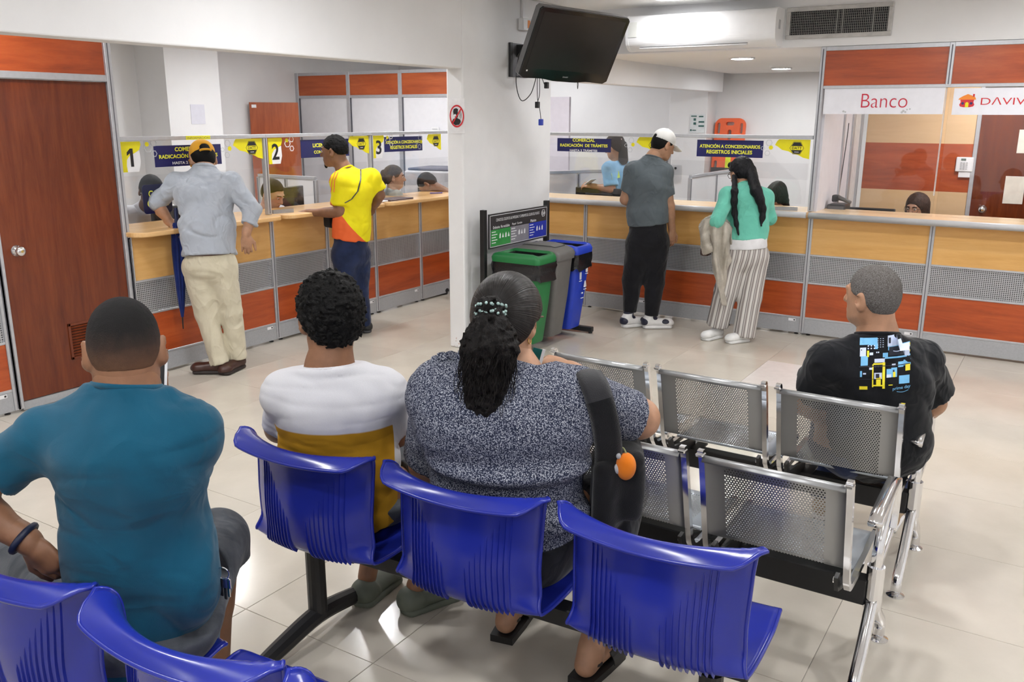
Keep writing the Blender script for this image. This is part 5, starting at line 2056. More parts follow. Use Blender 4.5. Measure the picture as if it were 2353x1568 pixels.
def shoe(t, ank, fwd_, mat, sole_mat, res=.007, L_=.27, w=.048, low=False, sole_h=.024, name='shoe', boot=0.0, heel=.07, panels=None, pmat_=None):
    ank = V3(ank)
    d = V3(fwd_)
    d[2] = 0
    d = nrm_(d)
    r = np.array([d[1], -d[0], 0])
    g = np.array([ank[0], ank[1], 0.0]) - d * heel
    f = Field()
    z = sole_h
    f.ecap(g + d * .045 + [0, 0, z + .028], g + d * (L_ - .055) + [0, 0, z + .018], (w * .84, .045), (w, .034), r, .01)
    f.ell(g + d * (L_ - .06) + [0, 0, z + .014], (.056, w * .96, .036), np.stack([d, r, [0, 0, 1]], 1), .02)
    f.cone(g + d * .055 + [0, 0, z + .03], ank + [0, 0, .01 + boot], w * .84, w * .80, .03, flat=1)
    if low:
        f.ell(ank + [0, 0, .04], (.045, .045, .05), None, .008, 's')
    f.half((0, 0, z), (0, 0, -1), .003)
    o = nets(name, [f.mesh(res)], mat, t, 1)
    for (pd_, pz_, pr_) in panels or ():
        f.post = []
        f.half((0, 0, z), (0, 0, -1), .003)
        f.disp(lambda P: np.full(len(P), -.0035))
        c0, RR, r3 = g + d * pd_ + [0, 0, pz_], np.stack([d, r, [0, 0, 1]], 1), np.asarray(pr_)
        f.inter(lambda P: (np.sqrt((((P - c0) @ RR / r3) ** 2).sum(-1)) - 1) * r3.min(), .002)
        Vp, Fp = f.mesh(res * .8)
        if len(Vp):
            nets('navy_panel', [(Vp, Fp)], pmat_, o, 1)
    f = Field()
    f.ecap(g + d * .042 + [0, 0, z * .5], g + d * (L_ - .05) + [0, 0, z * .5], (w * .92, .03), (w * 1.08, .03), r, .0)
    f.half((0, 0, z + .004), (0, 0, 1), .002)
    f.half((0, 0, .001), (0, 0, -1), .002)
    nets('sole', [f.mesh(res)], sole_mat, o, 1)
    return o


def figure(label, J, S, foot=None):
    """one person: J = joints in world coordinates, S = build, clothes and colours"""
    J = {k: V3(v) for k, v in J.items()}
    foot = foot or (float(J['pel'][0]), float(J['pel'][1]), 0.0)
    t = person(label, foot)
    R = frame(S['face'], S.get('hup', (0, 0, 1)))
    r = nrm_(S['right'])
    res, rh, rf = S.get('res', .009), S.get('rhand', .0045), S.get('rhead', .006)
    sk = S['skin']
    hs = S.get('hs', 1.0)
    (pw, pd), (ww, wd), (cw, cd) = S['torso']
    ar = S.get('arm', (.050, .042, .036, .027))        # shoulder, elbow upper, elbow lower, wrist
    inn = .016
    nr = S.get('nr', .056)
    # ---- body (skin)
    f = Field()
    f.ecap(J['pel'], J['wst'], (pw - .045, pd - .04), (ww - inn - .01, wd - inn), r, .0)
    f.ecap(J['wst'], J['chs'], (ww - inn, wd - inn), (cw - inn - .02, cd - inn), r, .05)
    f.ecap(J['chs'], J['nk'], (cw - inn - .03, cd - inn), (nr * 1.1, nr), r, .05)
    f.cone(J['nk'], V3(J['head']) + R @ np.array([0, -.022, -.045]) * hs, nr * 1.08, nr * .98, .03)
    for s_ in 'LR':
        if 'sh' + s_ not in J:
            continue
        f.cone(gmid(J['sh' + s_], J['chs'], .25), J['sh' + s_], ar[0] * .9, ar[0], .04)
        f.cone(J['sh' + s_], J['el' + s_], ar[0], ar[1], .03)
        f.cone(J['el' + s_], J['wr' + s_], ar[1], ar[3], .012)
        f.cone(gmid(J['el' + s_], J['wr' + s_], .06), gmid(J['el' + s_], J['wr' + s_], .45), ar[2], ar[2] * .92, .02)
    for s_ in 'LR':
        if 'hp' + s_ not in J:
            continue
        lr = S.get('leg', (.078, .052, .052, .036))
        f.cone(J['hp' + s_], J['kn' + s_], lr[0], lr[1], .04)
        f.cone(J['kn' + s_], J['an' + s_], lr[1] * .95, lr[3], .02)
        c_ = gmid(J['kn' + s_], J['an' + s_], .30)
        back = -V3(S.get('shinfwd', S['fwd']))
        f.cone(gmid(J['kn' + s_], J['an' + s_], .12) + back * .008, gmid(J['kn' + s_], J['an' + s_], .5) + back * .014, lr[2] * .95, lr[2] * .72, .04)
        if S.get('barefeet'):
            d = V3(S['toe' + s_]) if 'toe' + s_ in S else V3(S['fwd'])
            d[2] = 0
            d = nrm_(d)
            a = J['an' + s_]
            g = np.array([a[0], a[1], S['barefeet']])
            rr = np.array([d[1], -d[0], 0])
            f.cone(a, g - d * .035 + [0, 0, .030], .036, .032, .03)
            f.ecap(g - d * .03 + [0, 0, .028], g + d * .14 + [0, 0, .02], (.030, .028), (.042, .018), rr, .03)
            for q in range(5):
                f.cone(g + d * .14 + rr * (-.034 + .017 * q) + [0, 0, .016], g + d * (.185 - .008 * abs(q - (1 if s_ == 'L' else 3))) + rr * (-.036 + .018 * q) + [0, 0, .012], .011, .009, .006)
    parts = [f.mesh(res)]
    hf = head_field(J['head'], R, J['nk'], hs, nr, S.get('jaw', 1.0), nose=S.get('nose', 1.0))
    parts.append(hf.mesh(rf))
    for s_ in 'LR':
        if 'hand' + s_ in S:
            d, n, cu, th = S['hand' + s_]
            h = Field()
            a = nrm_(J['wr' + s_] - J['el' + s_])
            h.cone(J['wr' + s_] - a * .06, J['wr' + s_], ar[3] * 1.12, ar[3], .0)
            hand_field(J['wr' + s_] + a * .005, d, n, cu if not isinstance(cu, tuple) else .3, .05, S.get('hand', .97), th, S.get('thumb' + s_, 1 if s_ == 'L' else -1), h, cu if isinstance(cu, tuple) else None)
            parts.append(h.mesh(rh, .015))
    body = nets('body', parts, sk, t, S.get('relax', 2))
    t['__'] = 0
    del t['__']
    # ---- shirt
    if 'shirt' in S:
        sh = S['shirt']
        f = Field()
        lo = V3(J.get('hem', J['pel']))
        f.ecap(lo, J['wst'], S.get('hemr', (pw, pd)), (ww, wd), r, .0, flat=0)
        f.ecap(J['wst'], J['chs'], (ww, wd), (cw, cd), r, .06)
        up = nrm_(J['nk'] - J['chs'])
        f.ecap(J['chs'], J['nk'] - up * .01, (cw * .96, cd), (nr * 1.55, nr * 1.25), r, .06)
        for e in S.get('bulges', ()):
            f.ell(*e)
        for s_ in 'LR':
            if 'sh' + s_ not in J:
                continue
            sl = S['sleeve' + s_] if 'sleeve' + s_ in S else S.get('sleeve', .6)
            ease = S.get('ease', .014)
            f.cone(J['nk'] - up * .035, J['sh' + s_], nr * .72, ar[0] + ease, .05)
            f.cone(gmid(J['sh' + s_], J['chs'], .35), J['sh' + s_], ar[0] + .02, ar[0] + ease, .05)
            if sl <= 1:
                f.cone(J['sh' + s_], gmid(J['sh' + s_], J['el' + s_], sl), ar[0] + ease, ar[1] + ease + S.get('flare', .012), .03, flat=1)
            else:
                f.cone(J['sh' + s_], J['el' + s_], ar[0] + ease, ar[1] + ease, .03)
                f.cone(J['el' + s_], gmid(J['el' + s_], J['wr' + s_], sl - 1), ar[1] + ease, ar[3] + ease + .006, .02, flat=1)
                if S.get('cuff'):
                    a_, b_ = gmid(J['el' + s_], J['wr' + s_], sl - 1.10), gmid(J['el' + s_], J['wr' + s_], sl - .99)
                    f.cone(a_, b_, ar[2] + ease + .008, ar[2] + ease + .006, .004, flat=2)
        nkp = J['nk'] + up * S.get('collar', .0)
        ncut = nrm_(up + nrm_(V3(S['fwd'])) * S.get('ntilt', .35) * -1.0 + 0)
        nu_ = nrm_(up + V3(S['fwd']) * S.get('ntilt', .35))
        Rc_ = nr * 1.85

        def ncut_fn(P, nkp=nkp, nu_=nu_, Rc_=Rc_):
            q = P - nkp
            h_ = q @ nu_
            rad = np.linalg.norm(q - h_[..., None] * nu_, axis=-1)
            return np.minimum(h_, Rc_ - rad)
        f.inter(ncut_fn, .006)
        f.half(lo, nrm_(lo - J['wst']) + V3(S.get('hemtilt', (0, 0, 0))), .006)
        if 'fold' in S:
            for a in S['fold']:
                f.disp(folds(*a))
        so = nets(S.get('shirtname', 'shirt'), [f.mesh(S.get('sres', res))], sh, t, S.get('relax', 2))
        S['_shirt'] = so
        # neckband
        if S.get('band', True):
            u2 = nrm_(up + V3(S['fwd']) * S.get('ntilt', .35))
            f2 = nrm_(V3(S['fwd']) - u2 * (V3(S['fwd']) @ u2))
            r2 = np.cross(f2, u2)
            rb = nr * S.get('bandr', 1.13)
            pts = [nkp - u2 * .004 + f2 * (math.sin(a) * rb * 1.0) + r2 * (math.cos(a) * rb * 1.05) for a in np.linspace(0, 2 * math.pi, 28, endpoint=False)]
            MB().tube([Vector(p.tolist()) for p in pts], S.get('bandw', .0075), 8, closed=True).build('neckband', S.get('bandmat', sh), t, smooth=True)
    # ---- trousers
    if 'pants' in S:
        f = Field()
        top = V3(J.get('belt', J['pel']))
        pr = S.get('pant', (.098, .074, .068, .062))
        cr_ = (J['hpL'] + J['hpR']) / 2
        hw = S.get('hipw', (pw - .006, pd - .004))
        f.ecap(top, gmid(top, cr_, .8), (hw[0] * .94, hw[1] * .95), hw, r, .0, flat=0)
        pl = S.get('plen', 1.0)
        for s_ in 'LR':
            f.cone(J['hp' + s_], J['kn' + s_], pr[0], pr[1], .05)
            if pl <= 0:
                pass
            else:
                f.cone(J['kn' + s_], gmid(J['kn' + s_], J['an' + s_], pl), pr[1] * .98, pr[3] if pl >= .9 else pr[2], .02, flat=1)
        if 'seatbulge' in S:
            for e in S['seatbulge']:
                f.ell(*e)
        tn_ = nrm_(J['wst'] - top) if 'belt' in J else np.array([0, 0, 1.0])

        def tcut(P, top=top, tn_=tn_):
            q = P - top
            h_ = q @ tn_
            return np.minimum(h_, hw[0] + .06 - np.linalg.norm(q - h_[..., None] * tn_, axis=-1))
        f.inter(tcut, .005)
        if 'pfold' in S:
            for a in S['pfold']:
                f.disp(folds(*a))
        nets('trousers' if pl > .5 else 'shorts', [f.mesh(S.get('pres', res))], S['pants'], t, 2)
    return t, R


# ---------------------------------------------------------------- colours of skin and hair
SK_TAN = skin('skin_tan', (.40, .215, .13))
SK_BROWN = skin('skin_brown', (.24, .115, .062))
SK_DARK = skin('skin_dark', (.13, .060, .034))
SK_LIGHT = skin('skin_light', (.52, .30, .20))
H_BLACK = hair_mat('black_hair', (.0022, .002, .002), freq=260)
H_CURL = hair_mat('black_curls', (.0018, .0016, .0016), freq=110, strength=.9)


def zramp_mat(name, cols, rough=.85, bscale=300, bstr=.15, spk=None, side=None):
    """cloth or stubble whose colour changes with the height on the body: cols = [(z, colour), ...] in metres above the floor"""
    m, nt, b = new_mat(name)
    tc = nd(nt, 'TexCoord')
    sp_ = nd(nt, 'SeparateXYZ')
    lk(nt, tc.outputs['Object'], sp_.inputs[0])
    lo, hi = cols[0][0], cols[-1][0]
    n1 = noise(nt, tc.outputs['Object'], 40, 3)
    z = mth(nt, 'DIVIDE', mth(nt, 'SUBTRACT', mth(nt, 'ADD', sp_.outputs[2], mth(nt, 'MULTIPLY', mth(nt, 'SUBTRACT', n1.outputs[0], .5), spk or 0.0)), lo), hi - lo)
    c = ramp(nt, z, [((zz - lo) / (hi - lo), cc) for zz, cc in cols])
    if side:
        p0, rv, lim, sc_ = side
        uu_ = mth(nt, 'ADD', mth(nt, 'MULTIPLY', sp_.outputs[0], float(rv[0])), mth(nt, 'MULTIPLY', sp_.outputs[1], float(rv[1])))
        uu_ = mth(nt, 'ABSOLUTE', mth(nt, 'SUBTRACT', uu_, float(p0[0] * rv[0] + p0[1] * rv[1])))
        c = mixc(nt, mth(nt, 'GREATER_THAN', uu_, lim), c, sc_)
    n = noise(nt, tc.outputs['Object'], bscale, 2)
    c = mixc(nt, mth(nt, 'MULTIPLY', n.outputs[0], .12), c, (0, 0, 0), 'MIX')
    lk(nt, c, b.inputs['Base Color'])
    setp(b, rough=rough, spec=.25)
    bump(nt, b, n.outputs[0], bstr, .004)
    return m


DENIM_G = fabric('grey_denim', (.085, .092, .105), (.045, .05, .06), 260, .3, wr=.6)
DENIM_B = fabric('blue_denim', (.018, .030, .085), (.010, .016, .045), 300, .3, wr=.5)
DENIM_K = fabric('black_denim', (.012, .013, .018), (.006, .006, .009), 300, .3, wr=.5)
KN = lambda *a: at(*a)

# ================================================================ the man in teal (front row of blue seats)
hd = 2.0
J = dict(pel=at(325, 1415, hd + .06), wst=at(322, 1255, hd + .03), chs=at(292, 1030, hd + .02), nk=at(292, 893, hd + .03), head=at(287, 802, hd + .055),
         shL=at(112, 1005, hd + .03), elL=at(-95, 1140, hd - .02), wrL=at(64, 1244, hd - .03),
         shR=at(430, 995, hd + .03), elR=at(425, 1110, hd + .26), wrR=at(380, 960, hd + .34),
         hpL=at(235, 1440, hd + .0), knL=at(15, 1290, hd + .40), anL=at(85, 1640, hd + .32),
         hpR=at(405, 1430, hd + .02), knR=at(500, 1240, hd + .44), anR=at(500, 1520, hd + .40), hem=at(325, 1480, hd + .07), belt=at(324, 1385, hd + .055))
tealf = nrm_((-.62, .78, 0))
TEAL = fabric('teal_cotton', (.004, .072, .128), (.003, .062, .112), 420, .12, wr=.35, wst=(.8, .8, 1.1))
S = dict(face=(-.78, .60, -.28), hup=(-.15, .12, 1), right=(tealf[1], -tealf[0], 0), fwd=tealf, torso=((.188, .150), (.172, .125), (.186, .128)),
         skin=SK_BROWN, hs=1.0, nr=.066, arm=(.058, .050, .047, .031), shirt=TEAL, sleeve=.62, ease=.014, res=.0075, sres=.0065, rhead=.0042, rhand=.0035,
         handL=(V3(at(138, 1318, hd - .03)) - V3(at(64, 1244, hd - .03)), (-.1, -.8, .6), (.5, .55, .6, .65), .7), handR=((-.1, -.2, 1), (.5, -.6, 0), .5, .6),
         collar=.012, ntilt=.20, bandr=1.10, bandw=.008, hemr=(.205, .175), fold=((.008, 5, (1.2, 1.2, 1.0), 3.0), (.005, 9, (.7, .7, 1.6), 9.0)),
         pants=DENIM_G, plen=.16, pant=(.108, .092, .098, .095), leg=(.07, .055, .058, .038), bulges=((at(440, 1350, hd - .02), (.07, .07, .09), None, .06), (at(300, 1060, hd + .0), (.15, .10, .16), None, .08)))
t_teal, R = figure('man in teal T-shirt sitting with his back turned, head bowed, one hand at his hip', J, S)
fade = zramp_mat('faded_buzz_cut', [(float(J['head'][2]) - .055, (.23, .11, .058)), (float(J['head'][2]) - .015, (.11, .056, .033)), (float(J['head'][2]) + .03, (.030, .019, .015)), (float(J['head'][2]) + .065, (.008, .007, .007)), (float(J['head'][2]) + .13, (.006, .0055, .006))], .85, 420, .5, .03)
hair_cap(t_teal, 'hair', J['head'], R, fade, 1.0, .0035, [(-.12, -.058), (-.05, -.055), (-.03, -.01), (-.012, .012), (.03, .012), (.05, .03), (.07, .055), (.12, .06)], .0008, 160, .0042)
# wristband, keys, phone
w_, e_ = V3(J['wrL']), V3(J['elL'])
ax = nrm_(w_ - e_)
u_ = nrm_(np.cross(ax, [0, 0, 1]))
v_ = np.cross(ax, u_)
c_ = w_ - ax * .012
MB().tube([Vector((c_ + u_ * math.cos(a) * .039 + v_ * math.sin(a) * .037).tolist()) for a in np.linspace(0, 2 * math.pi, 26, endpoint=False)], .0085, 8, closed=True).build('wristband', plain('navy_rubber', (.008, .013, .04), .5), t_teal, smooth=True)
kp = at(512, 1318, hd + .0)
t = thing('key_ring', 'bunch of dark keys on a ring hanging at the hip of the man in teal', 'keys', kp)
MB().tube([kp + Vector((.016 * math.cos(a), .006 * math.cos(a), .016 * math.sin(a))) for a in np.linspace(0, 2 * math.pi, 20, endpoint=False)], .0016, 6, closed=True).build('ring', CHROME, t)
for k, (dx, dz, m_) in enumerate(((-.010, -.05, BLACKP), (.0, -.058, plain('key_blue', (.02, .03, .10), .4)), (.010, -.05, CHROME))):
    q = kp + Vector((dx, .003 * k, -.016))
    MB().box(q + Vector((-.009, -.003, -.026)), q + Vector((.009, .003, .002)), .002).build('key_head', m_, t)
    MB().box(q + Vector((-.004, -.0015, dz)), q + Vector((.004, .0015, -.026))).build('key_blade', CHROME if k == 2 else BLACKP, t)
ph = at(354, 868, hd + .30)
t = thing('phone', 'dark phone with white edge held up in front of the man in teal', 'phone', ph)
Rm = Matrix.Rotation(math.radians(35), 3, 'Z') @ Matrix.Rotation(math.radians(-20), 3, 'X')
MB().box(ph + Vector((-.036, -.004, -.03)), ph + Vector((.036, .004, .045)), .004, Rm).build('case', WHT, t)
MB().box(ph + Vector((-.033, -.006, -.027)), ph + Vector((.033, -.003, .042)), .002, Rm).build('screen', BLACKP, t)

# ================================================================ the man in white and mustard
hd = 2.60
J = dict(pel=at(790, 1180, hd + .16), wst=at(778, 1055, hd + .10), chs=at(768, 925, hd + .04), nk=at(757, 842, hd + .03), head=at(758, 727, hd + .06),
         shL=at(655, 905, hd + .04), elL=at(640, 985, hd + .20), wrL=at(760, 1010, hd + .33),
         shR=at(885, 900, hd + .04), elR=at(912, 995, hd + .16), wrR=at(820, 1010, hd + .34),
         hpL=(-2.03, 2.10, .53), knL=(-2.16, 2.52, .53), anL=(-2.07, 2.25, .10), hpR=(-1.86, 2.15, .53), knR=(-1.80, 2.62, .53), anR=(-1.875, 2.30, .10), belt=at(786, 1140, hd + .15))
wf = nrm_((-.58, .81, 0))
zc = float(at(765, 981, hd)[2])
BLK2 = zramp_mat('white_mustard_jersey', [(zc - .30, (.46, .235, .012)), (zc - .0025, (.50, .255, .013)), (zc + .0025, (.62, .62, .66)), (zc + .3, (.66, .66, .69))], .9, 420, .12,
                 side=(V3(J['wst']) - [float(J['pel'][0]), float(J['pel'][1]), 0], (wf[1], -wf[0], 0), .188, (.64, .64, .67)))
S = dict(face=(-.86, .46, -.06), right=(wf[1], -wf[0], 0), fwd=wf, torso=((.185, .13), (.180, .115), (.182, .118)), skin=SK_BROWN, hs=1.03, nr=.064,
         arm=(.052, .046, .043, .029), shirt=BLK2, sleeve=.80, ease=.010, flare=.004, res=.0085, sres=.0065, rhead=.0045, rhand=.004,
         handL=((.7, .2, .1), (.2, -.8, .3), .3, .5), handR=((-.7, .2, .1), (.2, -.8, .3), .3, .5), collar=.006, ntilt=.20, bandr=1.10, bandw=.007,
         fold=((.006, 6, (.8, .8, 1.8), 5.0), (.004, 11, (.6, .6, 2.2), 2.0)), hemr=(.195, .14),
         pants=DENIM_G, plen=.15, pant=(.10, .082, .085, .082), leg=(.08, .054, .056, .036))
t_wm, R = figure('young man in white and mustard T-shirt seated with his back turned', J, S)
hair_cap(t_wm, 'hair', J['head'], R, H_CURL, 1.03, .020, [(-.12, -.082), (-.055, -.078), (-.035, -.03), (-.015, .0), (.02, .012), (.045, .02), (.06, .045), (.12, .06)], .0075, 85, .0042, 0, None, 1, True)
CROC = plain('sage_rubber', (.115, .13, .10), .6, var=.1)
for s_, d in (('L', (-.15, .99, 0)), ('R', (.35, .94, 0))):
    a = V3(J['an' + s_])
    shoe(t_wm, a - [0, 0, .02], d, CROC, CROC, .006, .285, .053, False, .022, 'clog', -.035, .075)

# ================================================================ the woman with the ponytail
hd = 2.44
SPECK = None
m, nt, b = new_mat('speckled_knit')
v = objco(nt)
vo = nd(nt, 'TexVoronoi')
vo.inputs['Scale'].default_value = 260
lk(nt, v, vo.inputs['Vector'])
n1 = noise(nt, v, 210, 3, .7, .8)
f_ = mth(nt, 'ADD', mth(nt, 'MULTIPLY', vo.outputs['Distance'], .55), mth(nt, 'MULTIPLY', n1.outputs[0], .7))
lk(nt, ramp(nt, f_, [(.42, (.46, .47, .50)), (.55, (.20, .215, .265)), (.66, (.034, .040, .070)), (.8, (.012, .016, .036))]), b.inputs['Base Color'])
setp(b, rough=.9, spec=.2)
bump(nt, b, f_, .25, .004)
SPECK = m
J = dict(pel=at(1165, 1230, hd + .09), wst=at(1165, 1100, hd + .06), chs=at(1150, 950, hd + .02), nk=at(1180, 845, hd + .06), head=at(1168, 735, hd + .10),
         shL=at(1015, 903, hd + .04), elL=at(985, 1065, hd + .20), wrL=at(1120, 1060, hd + .42),
         shR=at(1328, 920, hd + .03), elR=at(1468, 962, hd + .13), wrR=at(1310, 850, hd + .42),
         hpL=(-1.45, 2.10, .53), knL=(-1.60, 2.58, .53), anL=(-1.50, 2.36, .10), hpR=(-1.26, 2.12, .53), knR=(-1.20, 2.62, .53), anR=(-1.135, 2.29, .10), belt=at(1165, 1190, hd + .08))
wf = nrm_((-.50, .86, 0))
S = dict(face=(-.02, .98, -.18), right=(wf[1], -wf[0], 0), fwd=wf, torso=((.240, .195), (.215, .175), (.235, .180)), skin=SK_TAN, hs=1.0, nr=.060,
         arm=(.076, .064, .046, .028), shirt=SPECK, shirtname='blouse', sleeve=.88, ease=.012, flare=.010, res=.008, sres=.0065, rhead=.0042, rhand=.0036,
         handL=((.8, .3, .1), (.1, -.8, .4), .3, .5), handR=(V3(at(1240, 832, hd + .42)) - V3(at(1310, 850, hd + .42)), (.3, -.5, .8), (.9, .9, .95, 1.0), .4),
         collar=.012, ntilt=.15, bandr=1.12, bandw=.006, hemr=(.255, .215), fold=((.007, 5, (.5, .5, 2.2), 1.0), (.004, 9, (.6, .6, 2.4), 7.0)),
         bulges=((at(1050, 960, hd - .02), (.12, .10, .14), None, .07), (at(1275, 960, hd - .01), (.12, .10, .14), None, .07), (at(1170, 1055, hd - .01), (.245, .175, .055), np.stack([[wf[1], -wf[0], 0], [wf[0], wf[1], 0], [0, 0, 1]], 1), .018), (at(1165, 1165, hd - .01), (.255, .20, .060), np.stack([[wf[1], -wf[0], 0], [wf[0], wf[1], 0], [0, 0, 1]], 1), .018)),
         pants=DENIM_K, plen=.9, pant=(.125, .095, .08, .066), leg=(.10, .065, .062, .040), barefeet=.028, toeL=(-.2, 1, 0), toeR=(.05, 1, 0), hipw=(.235, .19))
t_wo, R = figure('large woman in speckled grey blouse with a long curly ponytail, hand raised to her face', J, S)
# ruffle along the left shoulder seam
pts = smooth_pts([at(1066, 822, hd + .03), at(1020, 822, hd + .03), at(990, 842, hd + .03), at(966, 880, hd + .03), at(950, 930, hd + .04)], 5)
f = Field()
for k in range(len(pts) - 1):
    f.cone(V3(pts[k]), V3(pts[k + 1]), .0135, .0135, .006)
f.disp(lambda P: -.007 * np.sin(P[:, 0] * 210 + P[:, 2] * 230) - .003 * vnoise(P, 90))
nets('shoulder_ruffle', [f.mesh(.005)], SPECK, t_wo, 1)
root, mid_, end = at(1128, 712, hd - .045), at(1125, 800, hd - .085), at(1112, 925, hd - .11)
H_POLISH, nt, b = new_mat('pulled_back_hair')
tc = nd(nt, 'TexCoord')
mp_ = nd(nt, 'Mapping', vector_type='TEXTURE')
mp_.inputs['Location'].default_value = pmat(t_wo).inverted() @ Vector(root)
mp_.inputs['Rotation'].default_value = (Vector(J['head']) - Vector(root)).to_track_quat('Z', 'Y').to_euler()
lk(nt, tc.outputs['Object'], mp_.inputs['Vector'])
gr = nd(nt, 'TexGradient', gradient_type='RADIAL')
lk(nt, mp_.outputs[0], gr.inputs[0])
nz = nd(nt, 'TexNoise', noise_dimensions='1D')
lk(nt, gr.outputs[1], nz.inputs['W'])
nz.inputs['Scale'].default_value = 170
nz.inputs['Detail'].default_value = 4
lk(nt, ramp(nt, nz.outputs[0], [(.35, (.0025, .002, .002)), (.75, (.016, .012, .011))]), b.inputs['Base Color'])
setp(b, rough=.42, spec=.3)
bump(nt, b, nz.outputs[0], .5, .006)
hair_cap(t_wo, 'hair', J['head'], R, H_POLISH, 1.0, .023, [(-.12, -.085), (-.05, -.080), (-.028, -.04), (-.012, .0), (.02, .012), (.045, .03), (.062, .055), (.12, .065)], .0012, 90, .0045)
# ponytail: a soft core wrapped in single curls
f = Field()
f.cone(V3(root), V3(mid_), .034, .066, .03)
f.cone(V3(mid_), V3(end), .066, .052, .04)
f.disp(lambda P: -.011 * (1 - 2 * np.abs(vnoise(P * np.array([1, 1, .8]), 55))) - .005 * vnoise(P, 120))
tail = nets('ponytail', [f.mesh(.0055)], hair_mat('ponytail_curls', (.0022, .0018, .0018), (1, 1, .5), 150, .45, .9, (.009, .0065, .006)), t_wo, 1)
rnd = random.Random(3)
m_ = MB()
rt = Vector(root)
for k in range(300):
    a, rad = rnd.uniform(0, 2 * math.pi), math.sqrt(rnd.random())
    ph_, w1, n_ = rnd.uniform(0, 6), rnd.uniform(.003, .007), 15
    ln = rnd.uniform(.72, 1.08)
    pp_ = []
    for i in range(n_):
        q = i / (n_ - 1) * ln
        c0 = rt.lerp(Vector(mid_), min(1, q * 2)) if q < .5 else Vector(mid_).lerp(Vector(end), (q - .5) * 2)
        sp_ = (.024 + .054 * math.sin(min(1, q) * math.pi * .60)) * rad * 1.14
        pp_.append(c0 + Vector((math.cos(a) * sp_ + w1 * math.sin(i * 1.5 + ph_), math.sin(a) * sp_ + w1 * math.cos(i * 1.5 + ph_), w1 * .8 * math.sin(i * .9))))
    m_.tube(pp_, [.0016 * (1 - .5 * i / n_) for i in range(n_)], 3, False)
m_.build('curl_strands', hair_mat('curl_strands', (.003, .0024, .0024), (1, 1, 1), 60, .4, .2, (.012, .009, .008)), tail, smooth=True)['kind'] = 'stuff'
# scrunchie of pearly beads
PE = plain('pearl_beads', (.30, .42, .40), .25, .3, var=.3, vscale=90)
m_ = MB()
axr = (Vector(mid_) - rt).normalized()
u_ = axr.orthogonal().normalized()
v_ = axr.cross(u_)
for k in range(120):
    a = k * 2.399
    rr = .034 + .009 * math.sin(k * 1.7)
    m_.sphere(rt + axr * (.004 + .016 * math.sin(k * 2.1)) + (u_ * math.cos(a) + v_ * math.sin(a)) * rr, .0048, 7, 5)
m_.build('hair_tie', PE, t_wo, smooth=True)
L = lambda x, y, z: Vector((V3(J['head']) + R @ np.array([x, y, z])).tolist())
# glasses temple and earring
for q in (-1, 1):
    MB().tube([L(q * .083, -.018, .012), L(q * .080, .03, .018), L(q * .068, .088, .016)], .0028, 6).build('glasses_temple', plain('tortoise', (.10, .03, .015), .3), t_wo)
    MB().tube([L(q * .084 + .0, -.008 + .009 * math.cos(a), -.052 + .009 * math.sin(a)) for a in np.linspace(0, 2 * math.pi, 16, endpoint=False)], .0016, 6, closed=True).build('earring', plain('gold', (.75, .50, .16), .2, 1), t_wo)
# card in the raised hand
cp = at(1240, 822, hd + .40)
t = thing('bank_card', 'green and blue card held near the face by the woman with the ponytail', 'card', cp)
Rm = Matrix.Rotation(math.radians(40), 3, 'Z') @ Matrix.Rotation(math.radians(15), 3, 'Y')
MB().box(cp + Vector((-.03, -.001, -.026)), cp + Vector((.012, .001, .030)), 0, Rm).build('card', plain('card_green', (.01, .12, .11), .3), t)
MB().box(cp + Vector((.004, -.0016, -.026)), cp + Vector((.014, .0016, .030)), 0, Rm).build('card_stripe', WHT, t)
SAND = plain('black_sandal', (.012, .011, .011), .5)
for s_, d in (('L', nrm_((-.2, 1, 0))), ('R', nrm_((.05, 1, 0)))):
    a = V3(J['an' + s_])
    g = Vector((a[0], a[1], 0))
    d = Vector(d.tolist())
    rr = Vector((d.y, -d.x, 0))
    so = MB().prism([(-.042, -.075), (.042, -.075), (.050, .05), (.052, .15), (.03, .205), (-.03, .205), (-.052, .15), (-.05, .05)], g, rr, d, (0, 0, .026)).build('sandal_sole', SAND, t_wo)
    MB().sweep([g + rr * (.052 * math.cos(q)) + d * .10 + Vector((0, 0, .02 + .050 * math.sin(q))) for q in np.linspace(0, math.pi, 12)], [(-.03, -.002), (.03, -.002), (.03, .002), (-.03, .002)], d).build('sandal_strap', SAND, t_wo)
    MB().sweep([g - d * .0 + rr * (.044 * math.cos(q)) - d * (.055 * math.sin(q)) + Vector((0, 0, .085 - .02 * abs(math.cos(q)))) for q in np.linspace(0, math.pi, 12)], [(-.005, -.0015), (.005, -.0015), (.005, .0015), (-.005, .0015)], (0, 0, 1)).build('heel_strap', SAND, t_wo)

# her black shoulder bag with the strap and an orange plush
CANV = fabric('black_canvas', (.0075, .0075, .0085), (.005, .005, .006), 300, .3)
CANG = fabric('charcoal_canvas', (.034, .034, .037), (.025, .025, .028), 300, .3)
bc = at(1420, 1105, hd + .02)
t_bag = thing('shoulder_bag', 'black canvas bag hanging from a wide strap at the right side of the woman', 'bag', (bc.x, bc.y, bc.z - .2))
f = Field()
Rb = np.stack([[wf[1], -wf[0], 0], [wf[0], wf[1], 0], [0, 0, 1]], 1)
f.rbox(V3(at(1428, 1090, hd + .06)), (.062, .12, .115), Rb, .035, .0)
f.rbox(V3(at(1385, 1130, hd + .0)), (.035, .09, .12), Rb, .03, .03)
f.disp(folds(.006, 14, (1, 1, 1), 4.0))
nets('bag_body', [f.mesh(.007)], CANV, t_bag, 2)
sp_ = smooth_pts([at(1318, 868, hd + .16), at(1345, 850, hd + .03), at(1366, 885, hd - .075), at(1388, 960, hd - .095), at(1398, 1030, hd - .07), at(1395, 1090, hd - .02)], 6)
